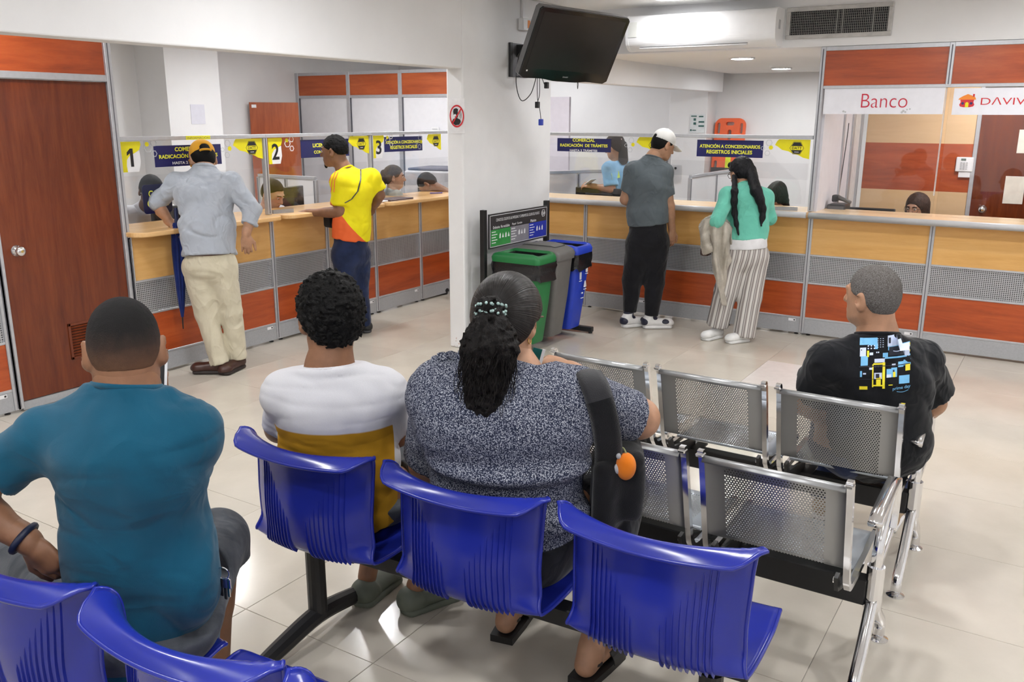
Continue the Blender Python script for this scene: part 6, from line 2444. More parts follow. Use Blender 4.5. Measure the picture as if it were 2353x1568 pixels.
m_ = MB()
m2 = MB()
for mm, a, b_ in ((m2, 0, 16), (m_, 15, len(sp_))):
    P = []
    for k in range(a, b_):
        p = sp_[k]
        tn = (sp_[min(k + 1, len(sp_) - 1)] - sp_[max(k - 1, 0)]).normalized()
        w = Vector((wf[1], -wf[0], 0)).normalized()
        w = (w - tn * w.dot(tn)).normalized()
        nn = tn.cross(w)
        hw = .040
        P.append([p - w * hw, p - w * hw * .6 + nn * -.008, p + nn * -.010, p + w * hw * .6 + nn * -.008, p + w * hw, p + w * hw * .5 + nn * .004, p - w * hw * .5 + nn * .004])
    mm.grid(P, True)
m2.build('strap_pad', CANG, t_bag, smooth=True)
m_.build('strap', CANV, t_bag, smooth=True)
pk = at(1438, 1072, hd - .06)
t = thing('plush_keychain', 'round orange plush keychain hanging on the black bag', 'plush', pk - Vector((0, 0, .04)))
f = Field()
ORG = fabric('orange_plush', (.80, .22, .01), (.70, .17, .008), 700, .5)
f.ell(V3(pk), (.030, .030, .042), None, 0)
nets('body', [f.mesh(.004)], ORG, t, 1)
for q, (dx, dz, r_) in enumerate(((-.024, -.012, .016), (-.022, .028, .009))):
    MB().sphere(at(1438, 1072, hd - .075) + Vector((dx, -.004, dz)), (r_ * .8, r_ * .8, r_), 12, 8).build('pale_patch', fabric('pale_plush', (.50, .50, .52), None, 700, .5), t, smooth=True)
MB().tube(smooth_pts([pk + Vector((0, 0, .04)), pk + Vector((-.012, 0, .055)), pk + Vector((-.03, .0, .045))], 4), .003, 6).build('loop', plain('olive_cord', (.25, .26, .12), .6), t)

# ================================================================ the man in the black printed T-shirt
hd = 3.28
J = dict(pel=(-.60, 3.60, .50), wst=at(2028, 1010, hd), chs=at(2015, 870, hd + .01), nk=at(2016, 770, hd + .03), head=at(2003, 682, hd + .05),
         shL=at(1905, 835, hd + .02), elL=at(1848, 925, hd + .12), wrL=at(1930, 980, hd + .36),
         shR=at(2112, 830, hd + .03), elR=at(2145, 925, hd + .10), wrR=at(2085, 985, hd + .34),
         hpL=(-.70, 3.60, .50), knL=(-.80, 4.05, .50), anL=(-.78, 3.95, .09), hpR=(-.52, 3.60, .50), knR=(-.48, 4.06, .50), anR=(-.50, 3.98, .09))
wf = nrm_((-.15, .99, 0))
BLT = fabric('black_cotton', (.0065, .0072, .010), (.0045, .005, .007), 420, .12, wr=.6)
S = dict(face=(-.90, .42, -.05), right=(wf[1], -wf[0], 0), fwd=wf, torso=((.19, .15), (.185, .135), (.195, .130)), skin=SK_TAN, hs=1.0, nr=.066,
         arm=(.056, .050, .046, .030), shirt=BLT, sleeve=.80, ease=.024, flare=.02, res=.009, sres=.008, rhead=.005, rhand=.0045,
         handL=((.5, .6, .2), (0, -.6, .7), .4, .5), handR=((-.5, .6, .2), (0, -.6, .7), .4, .5), collar=.008, ntilt=.18, bandr=1.14,
         fold=((.009, 8, (1, 1, 1.3), 2.0), (.004, 20, (1, 1, 1.5), 6.0)), pants=DENIM_B, plen=1.0, pant=(.10, .078, .07, .064), hipw=(.18, .14))
t_bk, R = figure('man in black T-shirt with blue and yellow print sitting on the steel bench, head turned', J, S)
greyh = hair_mat('grey_buzz_cut', (.075, .066, .060), (1, 1, 1), 260, .8, .5, (.20, .19, .185))
hair_cap(t_bk, 'hair', J['head'], R, greyh, 1.0, .005, [(-.12, -.062), (-.05, -.06), (-.03, -.02), (-.012, .004), (.02, .010), (.045, .02), (.06, .05), (.12, .06)], .001, 160, .005)
for s_ in 'LR':
    shoe(t_bk, J['an' + s_], (0, 1, 0), plain('tan_suede', (.42, .30, .19), .7), WHT, .008)
# the print on its back: flat shapes laid onto the cloth
so = S['_shirt']
bvh = BVHTree.FromPolygons([v.co[:] for v in so.data.vertices], [tuple(p.vertices) for p in so.data.polygons])
inv = pmat(t_bk).inverted()
P00, P10, P01 = at(1966, 822, hd - .3), at(2094, 806, hd - .3), at(1966, 936, hd - .3)
nrm_back = Vector((wf[0], wf[1], 0))
PU = (P10 - P00)
PV = (P01 - P00)
PW, PH = PU.length, PV.length


def on_shirt(a, b_, off=.0015):
    p = P00 + PU * a + PV * b_
    h = bvh.ray_cast(inv @ p, nrm_back)
    if h[0] is None:
        return p
    return (pmat(t_bk) @ h[0]) - nrm_back * off


PC = {'s': plain('print_sky', (.16, .45, .74), .6), 'p': plain('print_pale', (.58, .66, .86), .6), 'y': plain('print_yellow', (.83, .70, .02), .6), 'k': plain('print_ink', (.008, .010, .022), .6)}


def decal(rects, col, nme, off):
    m = MB()
    for x0, y0, x1, y1 in rects:
        nx, ny = max(1, int((x1 - x0) * 14)), max(1, int((y1 - y0) * 14))
        m.grid([[on_shirt(x0 + (x1 - x0) * j / nx, y0 + (y1 - y0) * i / ny, off) for j in range(nx + 1)] for i in range(ny + 1)])
    o = m.build(nme, PC[col], t_bk)
    o['kind'] = 'stuff'
    return o


decal([(0, 0, .35, .13), (.30, .12, .36, .22), (.03, .34, .17, .52), (.56, .18, .98, .26), (.02, .62, .06, .74), (.54, .60, .63, .70), (.63, .58, .74, .76), (.78, .74, .98, .90), (.86, .46, 1.0, .56), (.76, .48, .86, .58), (.50, .38, .99, .41), (.46, .30, .56, .38), (.18, .10, .32, .14)], 's', 'print_sky', .0015)
decal([(.01, .18, .13, .34), (.55, -.02, .97, .19), (.30, .40, .50, .47), (.20, .28, .27, .33), (.60, .29, .68, .36), (.20, .56, .26, .60), (.30, .66, .45, .78), (.54, .70, .63, .76), (.08, .66, .14, .69), (.64, .51, .71, .55)] + [(.16 + .06 * k, .14 + .05 * q, .185 + .06 * k, .165 + .05 * q) for k in range(3) for q in range(2)] + [(.35 + .05 * k, .02 + .04 * q, .372 + .05 * k, .032 + .04 * q) for k in range(3) for q in range(5)] + [(.33 + .035 * k, .27, .352 + .035 * k, .295) for k in range(2)], 'p', 'print_pale', .002)
decal([(.28, .48, .46, .51), (.46, .47, .51, .98), (.26, .50, .285, .95), (.01, .93, .17, 1.0), (.15, .24, .19, .36), (.34, .74, .43, .90), (.665, .66, .71, .76), (.90, .54, .99, .66), (.965, .20, .985, .34), (.28, .90, .47, .93), (.58, .90, .66, .915)], 'y', 'print_yellow', .0025)
decal([(.58, .20, .97, .36), (.33, .68, .40, .76), (.30, .52, .34, .56), (.36, .52, .40, .56), (.42, .52, .455, .56), (.0, .53, .99, .545), (.0, .78, .46, .79), (.66, .62, .69, .66), (.57, .02, .61, .13), (.03, .21, .05, .23)], 'k', 'print_ink', .003)


def shirt_text(s, a, b_, w, h, col, nme, rot=-.12):
    V, Fc, sz = text_geo(s, .012, 3)
    pts = []
    for q in V:
        x, y = q[0] / sz[0] * w, q[1] / sz[1] * h
        pts.append(on_shirt(a + x + 0 * y, b_ - y + rot * x, .0025))
    return raw(nme, pts, Fc, col, t_bk)


shirt_text('prime day', .83, .985, .34, .085, PC['s'], 'print_lettering', -.10)
m = MB()
m.grid([[on_shirt(.74 + .22 * k / 10, 1.05 + .03 * math.sin(math.pi * k / 10) - .02 * k / 10 + d, .0025) for k in range(11)] for d in (0, .014)])
m.build('print_smile', PC['s'], t_bk)
m = MB()
m.grid([[on_shirt(.66 + .22 * k / 10, .27 + .025 * math.sin(math.pi * k / 10) - .02 * k / 10 + d, .0035) for k in range(11)] for d in (0, .012)])
m.build('van_smile', PC['p'], t_bk)

# ================================================================ standing customers
def on_mesh(o, px, py, off=.002):
    """the point of an object's surface that a pixel of the photograph shows"""
    if o.name not in BVHS:
        BVHS[o.name] = BVHTree.FromPolygons([v.co[:] for v in o.data.vertices], [tuple(p.vertices) for p in o.data.polygons])
    M_ = pmat(o)
    d, _ = ray(px, py)
    d = d.normalized()
    h = BVHS[o.name].ray_cast(M_.inverted() @ CAMP, (M_.inverted().to_3x3() @ d))
    return (M_ @ h[0]) - d * off if h[0] is not None else None


BVHS = {}


def line_on(o, pts, off=.003, n=6):
    out = []
    for (a, b) in zip(pts[:-1], pts[1:]):
        for k in range(n):
            q = on_mesh(o, a[0] + (b[0] - a[0]) * k / n, a[1] + (b[1] - a[1]) * k / n, off)
            if q is not None:
                out.append(q)
    return out


# ---- the man in the yellow cap
hd = 6.08
J = dict(pel=at(484, 592, hd), wst=at(477, 528, hd + .03), chs=at(469, 448, hd + .10), nk=at(470, 393, hd + .18), head=at(466, 366, hd + .25),
         shL=at(410, 421, hd + .12), elL=at(355, 465, hd + .10), wrL=at(392, 512, hd + .12), shR=at(530, 421, hd + .13), elR=at(581, 482, hd + .10), wrR=at(566, 538, hd + .04),
         hpL=at(453, 618, hd), knL=at(474, 722, hd + .02), anL=at(506, 838, hd - .02), hpR=at(511, 616, hd + .02), knR=at(531, 716, hd + .06), anR=at(546, 823, hd + .10),
         hem=at(482, 588, hd), belt=at(482, 572, hd + .01))
wf = nrm_((-.90, .44, 0))
OXF = fabric('grey_blue_shirt', (.40, .43, .48), (.36, .39, .44), 420, .1, wr=1.1)
CREAM = fabric('cream_chino', (.62, .57, .44), (.57, .52, .39), 350, .2, wr=.8)
S = dict(face=(-.86, .40, -.45), hup=(-.35, .16, 1), right=(wf[1], -wf[0], 0), fwd=wf, torso=((.175, .130), (.178, .125), (.190, .122)), skin=SK_TAN, nr=.060,
         arm=(.058, .050, .042, .029), shirt=OXF, sleeveL=1.20, sleeveR=1.62, cuff=True, ease=.016, sres=.0085, hemr=(.190, .145), collar=.02, ntilt=.05, bandr=1.2, bandw=.012,
         fold=((.013, 6, (1, 1, 1.2), 1.5), (.008, 11, (1, 1, 1.4), 6.0)), handL=((.55, .3, -.4), (-.3, -.3, .8), .6, .6), handR=((.05, -.1, -1), (.6, -.6, 0), (.5, .45, .4, .4), .7),
         pants=CREAM, pant=(.100, .082, .078, .070), pfold=((.009, 7, (1, 1, 1.2), 3.0),), hipw=(.172, .130), leg=(.08, .055, .055, .038))
t_cap, R = figure('man in pale grey-blue shirt, cream trousers and backward yellow cap at window 1', J, S)
hair_cap(t_cap, 'hair', J['head'], R, H_BLACK, 1.0, .006, None, .001, 120, .006)
f = Field()
c = V3(J['head'])
L = lambda x, y, z: c + R @ np.array([x, y, z])
f.ell(L(0, -.012, .042), (.088, .105, .094), R, 0)
f.inter(lambda P: (.022 - ((P - c) @ R)[..., 2] + .10 * ((P - c) @ R)[..., 1]), .003)
f.ell(L(0, -.115, .045), (.034, .05, .026), R, .004, 's')
CAPY = fabric('yellow_cap', (.72, .36, .025), (.64, .30, .02), 380, .15)
cp_ = nets('cap', [f.mesh(.006)], CAPY, t_cap, 1)
f = Field()
f.ecap(L(0, .07, .028), L(0, .165, .012), (.085, .012), (.055, .010), R[:, 0], .0)
nets('cap_brim', [f.mesh(.006)], CAPY, cp_, 1)
MB().sphere(Vector(L(0, -.012, .137).tolist()), (.008, .008, .005), 10, 6).build('cap_button', CAPY, cp_, smooth=True)
MB().tube([Vector(L(.037 * math.cos(a), -.112 - .012 * math.sin(a), .018 + .004 * math.sin(a)).tolist()) for a in np.linspace(0, math.pi, 10)], .008, 6).build('cap_strap', CAPY, cp_)
LE_ = plain('brown_leather', (.05, .018, .012), .35)
shoe(t_cap, J['anL'], on_z(440, 857, .03) - on_z(525, 857, .03), LE_, plain('dark_sole', (.02, .012, .01), .6), .0075, .29, .048, boot=-.01)
shoe(t_cap, J['anR'], on_z(530, 842, .03) - on_z(566, 826, .03), LE_, plain('dark_sole', (.02, .012, .01), .6), .0075, .29, .048, boot=-.01)
bl = line_on(bpy.data.objects[t_cap.children[0].name], [], .0) if False else None
u_, v_ = V3(S['right']), wf
bc_ = V3(J['belt']) + [0, 0, -.012]
MB().sweep([Vector((bc_ + u_ * (.168 * math.cos(a)) + v_ * (.128 * math.sin(a))).tolist()) for a in np.linspace(0, 2 * math.pi, 33)], [(-.018, -.003), (.018, -.003), (.018, .003), (-.018, .003)], (0, 0, 1)).build('belt', LE_, t_cap)
# folded blue umbrella held against the counter
ua, ub = at(404, 478, hd + .10), at(421, 756, hd + .02)
t = thing('umbrella', 'folded dark blue umbrella held beside the cream trousers', 'umbrella', ub)
UB = fabric('umbrella_blue', (.012, .028, .16), (.008, .018, .11), 200, .2)
ux = (ub - ua)
pth = [ua + ux * k for k in (.12, .2, .35, .5, .65, .8, .9)]
m_ = MB()
prof = [(1 + .28 * math.cos(8 * a)) for a in np.linspace(0, 2 * math.pi, 32, endpoint=False)]
axu = ux.normalized()
e1 = axu.orthogonal().normalized()
e2 = axu.cross(e1)
P = []
for p, r_ in zip(pth, (.020, .034, .036, .032, .026, .017, .007)):
    P.append([p + (e1 * math.cos(2 * math.pi * k / 32) + e2 * math.sin(2 * math.pi * k / 32)) * r_ * prof[k] for k in range(32)])
m_.grid(P, True).build('canopy', UB, t, smooth=True)
MB().tube([ua + ux * .88, ub], [.006, .004], 8).build('tip', BLACKM, t)
MB().tube([ua, ua + ux * .16], [.014, .017], 10).build('handle', plain('umbrella_handle', (.01, .018, .07), .4), t)

# ---- the man in the yellow jersey
hd = 7.22
J = dict(pel=at(808, 567, hd), wst=at(809, 515, hd), chs=at(812, 438, hd + .02), nk=at(792, 392, hd + .04), head=at(768, 348, hd + .06),
         shL=at(782, 418, hd - .08), elL=at(782, 488, hd - .10), wrL=at(708, 489, hd + .03), shR=at(852, 410, hd + .10), elR=at(872, 448, hd + .14), wrR=at(850, 488, hd + .28),
         hpL=at(788, 590, hd - .05), knL=at(800, 672, hd - .02), anL=at(816, 752, hd - .02), hpR=at(826, 588, hd + .06), knR=at(828, 668, hd + .05), anR=at(838, 747, hd + .08),
         hem=at(806, 550, hd), belt=at(806, 540, hd))
wf = nrm_((-.90, .20, 0))
m, nt, b = new_mat('yellow_orange_jersey')
tc = nd(nt, 'TexCoord')
sp_ = nd(nt, 'SeparateXYZ')
lk(nt, tc.outputs['Object'], sp_.inputs[0])
zc = float(at(800, 470, hd)[2])
fwc = mth(nt, 'ADD', mth(nt, 'MULTIPLY', sp_.outputs[0], -float(right.x)), mth(nt, 'MULTIPLY', sp_.outputs[1], -float(right.y)))   # towards the chest side
zb = float(at(780, 462, hd)[2])
ub_ = mth(nt, 'ADD', mth(nt, 'MULTIPLY', mth(nt, 'SUBTRACT', zb, sp_.outputs[2]), .78), -.125)
d1_ = mth(nt, 'LESS_THAN', mth(nt, 'MULTIPLY', fwc, -1.0), ub_)
d1_ = mth(nt, 'MULTIPLY', d1_, mth(nt, 'LESS_THAN', sp_.outputs[2], zb + .02))
d1_ = mth(nt, 'MULTIPLY', d1_, mth(nt, 'LESS_THAN', mth(nt, 'ADD', fwc, mth(nt, 'MULTIPLY', mth(nt, 'SUBTRACT', sp_.outputs[2], zb - .25), .15)), .172))
n1 = noise(nt, tc.outputs['Object'], 12, 3)
cy = ramp(nt, n1.outputs[0], [(.3, (.78, .66, .004)), (.7, (.84, .74, .006))])
lk(nt, mixc(nt, d1_, cy, (.78, .13, .03)), b.inputs['Base Color'])
setp(b, rough=.7, spec=.3)
bump(nt, b, noise(nt, tc.outputs['Object'], 500, 2).outputs[0], .12, .004)
JER = m
S = dict(face=(-.93, -.32, -.10), right=(wf[1], -wf[0], 0), fwd=wf, torso=((.150, .135), (.152, .132), (.172, .130)), skin=SK_BROWN, nr=.060, hs=1.03, jaw=1.05,
         arm=(.054, .046, .042, .028), shirt=JER, sleeve=.78, ease=.020, flare=.016, sres=.0085, hemr=(.165, .150), collar=.004, ntilt=.25, bandr=1.16,
         fold=((.009, 6, (1, 1, 1.2), 8.0), (.005, 11, (1, 1, 1.3), 3.0)), handL=((-.9, -.35, -.05), (0, -.2, 1), .18, .3), handR=((-.8, .2, -.3), (.3, .8, .2), .4, .5),
         pants=DENIM_B, pant=(.096, .074, .066, .060), pfold=((.008, 8, (1, 1, 1.3), 3.0),), hipw=(.150, .135))
t_jer, R = figure('man in yellow and orange jersey and dark jeans at window 2', J, S)
hair_cap(t_jer, 'hair', J['head'], R, H_CURL, 1.03, .008, [(-.12, -.03), (-.06, -.03), (-.03, .0), (-.012, .012), (.02, .018), (.045, .030), (.06, .045), (.12, .056)], .004, 70, .006, 0, None, 1, True)
c = V3(J['head'])
L = lambda x, y, z: Vector((c + R @ (np.array([x, y, z]) * 1.03)).tolist())
f = Field()
f.ell(V3(L(0, .086, -.102)), (.017, .014, .024), R, 0)
nets('goatee', [f.mesh(.005)], H_CURL, t_jer, 1)
eyes(t_jer, c, R, 1.03, H_BLACK, plain('lip_brown', (.20, .07, .05), .5))
so = S['_shirt']
for k in range(3):
    pts = line_on(so, [(766 + 5.5 * k, 392 + 2 * k), (757 + 6 * k, 415), (754 + 6.5 * k, 446)], .002, 7)
    if len(pts) > 2:
        MB().tube(pts, .004, 6).build('shoulder_stripe', plain('jersey_orange', (.80, .18, .05), .7), t_jer)
pts = line_on(so, [(819, 364), (829, 385), (829, 412), (822, 440), (808, 458), (790, 468)], .004, 6)
t = thing('crossbody_bag', 'small black crossbody bag with thin strap worn over the yellow jersey', 'bag', at(752, 500, hd + .04))
MB().sweep(pts, [(-.005, -.002), (.005, -.002), (.005, .002), (-.005, .002)], Vector(right)).build('strap', BLACKP, t) if len(pts) > 3 else None
bp = at(760, 505, hd + .08)
f = Field()
f.rbox(V3(bp), (.04, .06, .065), np.stack([[wf[1], -wf[0], 0], wf, [0, 0, 1]], 1), .02, 0)
nets('pouch', [f.mesh(.007)], CANV, t, 1)
for s_ in 'LR':
    shoe(t_jer, J['an' + s_], (-.6, -.3, 0), plain('black_shoe', (.018, .018, .02), .6), plain('grey_sole', (.05, .05, .055), .6), .0085)

# ---- the man in the grey T-shirt and white cap
hd = 7.55
J = dict(pel=at(1489, 540, hd), wst=at(1487, 490, hd), chs=at(1487, 425, hd + .02), nk=at(1502, 363, hd + .04), head=at(1524, 334, hd + .06),
         shL=at(1455, 393, hd + .02), elL=at(1437, 458, hd + .06), wrL=at(1455, 470, hd + .32), shR=at(1526, 396, hd + .0), elR=at(1537, 472, hd - .02), wrR=at(1544, 528, hd + .0),
         hpL=at(1466, 562, hd), knL=at(1453, 642, hd + .0), anL=at(1446, 726, hd - .02), hpR=at(1510, 562, hd - .02), knR=at(1504, 648, hd - .03), anR=at(1496, 735, hd - .06),
         hem=at(1489, 516, hd), belt=at(1489, 506, hd))
wf = nrm_((-.05, 1, 0))
GREYT = fabric('grey_melange', (.105, .125, .138), (.09, .108, .12), 300, .12, wr=.8)
S = dict(face=(.50, .78, -.40), hup=(.18, .3, 1), right=(wf[1], -wf[0], 0), fwd=wf, torso=((.168, .13), (.165, .125), (.185, .125)), skin=SK_TAN, nr=.060,
         arm=(.055, .047, .043, .029), shirt=GREYT, sleeve=.72, ease=.014, flare=.008, sres=.009, hemr=(.178, .14), collar=.002, ntilt=.2, bandr=1.15,
         fold=((.010, 6, (1.3, 1.3, .8), 2.5), (.005, 11, (1, 1, 1), 1.0)), handR=((.05, .0, -1), (.8, -.4, 0), (.3, .35, .4, .5), .3), handL=((-.2, .9, 0), (0, 0, 1), .3, .5),
         pants=fabric('black_jersey', (.011, .011, .014), (.007, .007, .009), 300, .2, wr=.6), pant=(.106, .088, .066, .060), pfold=((.010, 7, (1, 1, 1.3), 3.0),), hipw=(.172, .135), plen=.90)
t_gr, R = figure('man in grey T-shirt, black joggers and white cap standing at the counter', J, S)
hair_cap(t_gr, 'hair', J['head'], R, H_BLACK, 1.0, .005, None, .001, 120, .006)
c = V3(J['head'])
L = lambda x, y, z: c + R @ np.array([x, y, z])
f = Field()
f.ell(L(0, -.012, .046), (.088, .106, .094), R, 0)
f.inter(lambda P: (.024 - ((P - c) @ R)[..., 2] + .02 * ((P - c) @ R)[..., 1]), .003)
f.ell(L(0, -.115, .040), (.022, .05, .017), R, .004, 's')
CAPW = fabric('white_cap', (.74, .73, .71), (.68, .67, .65), 380, .12)
cp_ = nets('cap', [f.mesh(.006)], CAPW, t_gr, 1)
f = Field()
f.ecap(L(0, .075, .030), L(0, .165, .016), (.082, .011), (.058, .009), R[:, 0], .0)
nets('cap_brim', [f.mesh(.006)], CAPW, cp_, 1)
MB().sphere(Vector(L(0, -.012, .141).tolist()), (.008, .008, .005), 10, 6).build('cap_button', CAPW, cp_, smooth=True)
SNW, SNN = plain('sneaker_white', (.72, .71, .70), .45), plain('sneaker_navy', (.012, .014, .035), .45)
for s_, h, toe in (('L', (1424, 745), (1475, 740)), ('R', (1470, 753), (1535, 752))):
    d = on_z(*toe, .02) - on_z(*h, .02)
    shoe(t_gr, J['an' + s_], d, SNW, SNW, .0065, .295, .050, sole_h=.03, name='sneaker', boot=.045, heel=.085,
         panels=[(.02, .062, (.035, .08, .032)), (.205, .062, (.04, .08, .022)), (.115, .105, (.028, .08, .03)), (.06, .135, (.07, .08, .012))], pmat_=SNN)

# ---- the woman in mint with striped trousers
hd = 7.08
J = dict(pel=at(1712, 566, hd), wst=at(1716, 522, hd + .02), chs=at(1718, 462, hd + .06), nk=at(1706, 428, hd + .13), head=at(1702, 398, hd + .20),
         shL=at(1674, 450, hd + .02), elL=at(1646, 508, hd - .10), wrL=at(1672, 505, hd + .14), shR=at(1757, 455, hd + .06), elR=at(1769, 502, hd + .08), wrR=at(1750, 508, hd + .30),
         hpL=at(1690, 592, hd), knL=at(1668, 668, hd + .02), anL=at(1648, 752, hd + .06), hpR=at(1737, 592, hd), knR=at(1724, 682, hd - .02), anR=at(1708, 778, hd - .06),
         hem=at(1712, 556, hd), belt=at(1712, 548, hd))
wf = nrm_((-.12, .99, 0))
MINT = fabric('mint_knit', (.15, .52, .40), (.13, .47, .36), 350, .15, wr=.8)
m, nt, b = new_mat('striped_cotton')
tc = nd(nt, 'TexCoord')
sp_ = nd(nt, 'SeparateXYZ')
lk(nt, tc.outputs['Object'], sp_.inputs[0])
uu = mth(nt, 'ADD', mth(nt, 'ADD', mth(nt, 'MULTIPLY', sp_.outputs[0], float(right.x)), mth(nt, 'MULTIPLY', sp_.outputs[1], float(right.y))), mth(nt, 'MULTIPLY', sp_.outputs[2], -.13))
wv = mth(nt, 'FRACT', mth(nt, 'MULTIPLY', mth(nt, 'ADD', uu, 10.0), 24.0))
lk(nt, ramp(nt, wv, [(0, (.60, .58, .55)), (.30, (.60, .58, .55)), (.34, (.17, .15, .15)), (.44, (.17, .15, .15)), (.47, (.52, .50, .48)), (.60, (.50, .47, .44)), (.64, (.26, .23, .22)), (.90, (.30, .27, .26)), (.94, (.60, .58, .55))]), b.inputs['Base Color'])
setp(b, rough=.9, spec=.2)
n1 = noise(nt, objco(nt, (1, 1, .5)), 12, 3)
bump(nt, b, n1.outputs[0], .4, .02)
STRIPE = m
S = dict(face=(-.80, .45, -.45), hup=(-.25, .35, 1), right=(wf[1], -wf[0], 0), fwd=wf, torso=((.160, .135), (.160, .130), (.165, .125)), skin=SK_TAN, nr=.052, hs=.97,
         arm=(.052, .044, .038, .026), shirt=MINT, shirtname='sweater', sleeve=1.7, ease=.012, sres=.0085, hemr=(.176, .15), collar=.006, ntilt=.1, bandr=1.2,
         fold=((.010, 6, (1, 1, 1.5), 4.0), (.005, 11, (1, 1, 1.5), 1.0)), handL=((0, 1, 0), (0, 0, 1), .3, .5), handR=((-.3, 1, 0), (0, 0, 1), .3, .5),
         pants=STRIPE, pant=(.105, .095, .09, .092), pfold=((.006, 12, (1, 1, .5), 3.0),), hipw=(.168, .145), plen=.97)
t_mi, R = figure('woman in mint sweater and striped wide trousers leaning over the counter', J, S)
f = Field()
f.ecap(V3(at(1712, 545, hd)), V3(at(1712, 569, hd)), (.170, .142), (.176, .150), S['right'], 0, flat=2)
nets('white_undershirt', [f.mesh(.008)], fabric('white_cotton', (.74, .74, .76), None, 400, .1), t_mi, 1)
HB = hair_mat('long_black_hair', (.004, .004, .005), (1, 1, .25), 160, .38, .6, (.02, .02, .024))


hair_cap(t_mi, 'hair', J['head'], R, HB, .97, .016, [(-.5, -.10), (-.03, -.085), (-.015, -.02), (.0, .0), (.03, .012), (.05, .03), (.066, .055), (.12, .062)], .003, 55, .006, 0, None, 1, True)
so = S['_shirt']
Lh = lambda x, y, z: V3(J['head']) + R @ (np.array([x, y, z]) * .97)


def lock(pix, start, radii, nme):
    pts = [start] + [V3(q) for q in (on_mesh(so, a_, b_, .022) for a_, b_ in pix) if q is not None]
    f = Field()
    for k in range(len(pts) - 1):
        f.cone(pts[k], pts[k + 1], radii[min(k, len(radii) - 1)], radii[min(k + 1, len(radii) - 1)], .03)
    f.disp(lambda P: -.0035 * (1 - 2 * np.abs(vnoise(P * np.array([1, 1, .12]), 70))))
    return nets(nme, [f.mesh(.0065)], HB, t_mi, 1)


lock([(1738, 440), (1746, 458), (1752, 480), (1752, 500), (1749, 520)], Lh(.03, -.085, .0), (.046, .040, .030, .024, .017, .007), 'hair_lock')
lock([(1688, 440), (1687, 462), (1688, 490), (1692, 515), (1697, 540)], Lh(-.070, .0, -.03), (.020, .022, .021, .018, .013, .006), 'hair_lock')
c = V3(J['head'])
L = lambda x, y, z: Vector((c + R @ (np.array([x, y, z]) * .97)).tolist())
# cut the face free again: sunglasses on the hair, glasses on the nose
GL = plain('glasses_black', (.01, .01, .011), .25)
for q in (-1, 1):
    MB().tube([L(q * .034 + .024 * math.cos(a), .104 - .010 * abs(math.cos(a)), .008 + .018 * math.sin(a)) for a in np.linspace(0, 2 * math.pi, 16, endpoint=False)], .0022, 6, closed=True).build('glasses_rim', GL, t_mi)
    MB().tube([L(q * .058, .096, .010), L(q * .082, .04, .012), L(q * .085, -.01, .006)], .0022, 6).build('glasses_temple', GL, t_mi)
    MB().sphere(L(q * .036, .070, .098), .026, 10, 7).build('sunglasses_lens', plain('dark_lens', (.008, .008, .01), .1), t_mi, smooth=True)
WSH = plain('white_canvas_shoe', (.72, .72, .71), .6)
shoe(t_mi, J['anL'], on_z(1625, 765, .03) - on_z(1665, 757, .03), WSH, WSH, .0075, .255, .044)
shoe(t_mi, J['anR'], on_z(1680, 788, .03) - on_z(1722, 783, .03), WSH, WSH, .0075, .255, .044)
# beige cardigan over her arm
t = thing('cardigan', 'beige knitted cardigan draped over the arm of the woman in mint', 'cardigan', at(1640, 700, hd - .05))
hb = hd - .07
TOPX = [(0, 1606, 522), (.2, 1620, 506), (.4, 1636, 500), (.6, 1652, 502), (.8, 1668, 510), (1, 1682, 524)]
BOTX = [(0, 1610, 558), (.15, 1618, 586), (.3, 1634, 578), (.42, 1640, 610), (.52, 1648, 640), (.60, 1656, 702), (.68, 1666, 704), (.74, 1668, 640), (.85, 1676, 612), (1, 1684, 590)]
def lerp_tab(tab, u):
    for a_, b_ in zip(tab[:-1], tab[1:]):
        if u <= b_[0]:
            q = (u - a_[0]) / (b_[0] - a_[0])
            return a_[1] + (b_[1] - a_[1]) * q, a_[2] + (b_[2] - a_[2]) * q
    return tab[-1][1:]
rn = random.Random(11)
for layer in range(2):
    P = []
    nu_, nv_ = 64, 40
    for i in range(nv_ + 1):
        v_ = i / nv_
        row = []
        for j in range(nu_ + 1):
            u = j / nu_
            tx, ty = lerp_tab(TOPX, u)
            bx_, by_ = lerp_tab(BOTX, u)
            x = tx + (bx_ - tx) * v_ ** .8 + 3 * math.sin(u * 17 + v_ * 3) * v_
            y = ty + (by_ - ty) * v_
            dep = hb + .028 * math.sin(u * 21 + 1.5 * math.sin(v_ * 4) + layer * 1.3) * (.35 + .65 * min(1, v_ * 2)) - .05 * math.sin(math.pi * min(1, u)) * (1 - v_ * .6) + layer * .045 + .008 * math.sin(v_ * 17 + u * 9)
            row.append(at(x, y + layer * -6, dep))
        P.append(row)
    o = MB().grid(P).build('draped_panel', fabric('beige_knit', (.47, .43, .37), (.33, .30, .25), 130, .5), t, smooth=True)
    o.modifiers.new('cloth', 'SOLIDIFY').thickness = .009
t = thing('handbag', 'small dark brown bag half hidden under the beige cardigan', 'bag', at(1618, 580, hd - .02))
f = Field()
f.rbox(V3(at(1622, 578, hd - .03)), (.035, .05, .035), None, .02, 0)
nets('pouch', [f.mesh(.007)], plain('brown_bag', (.05, .025, .02), .4), t, 1)
MB().tube(smooth_pts([at(1616, 574, hd - .05), at(1626, 560, hd - .05), at(1634, 568, hd - .05)], 4), .006, 6).build('handle', BLACKP, t)

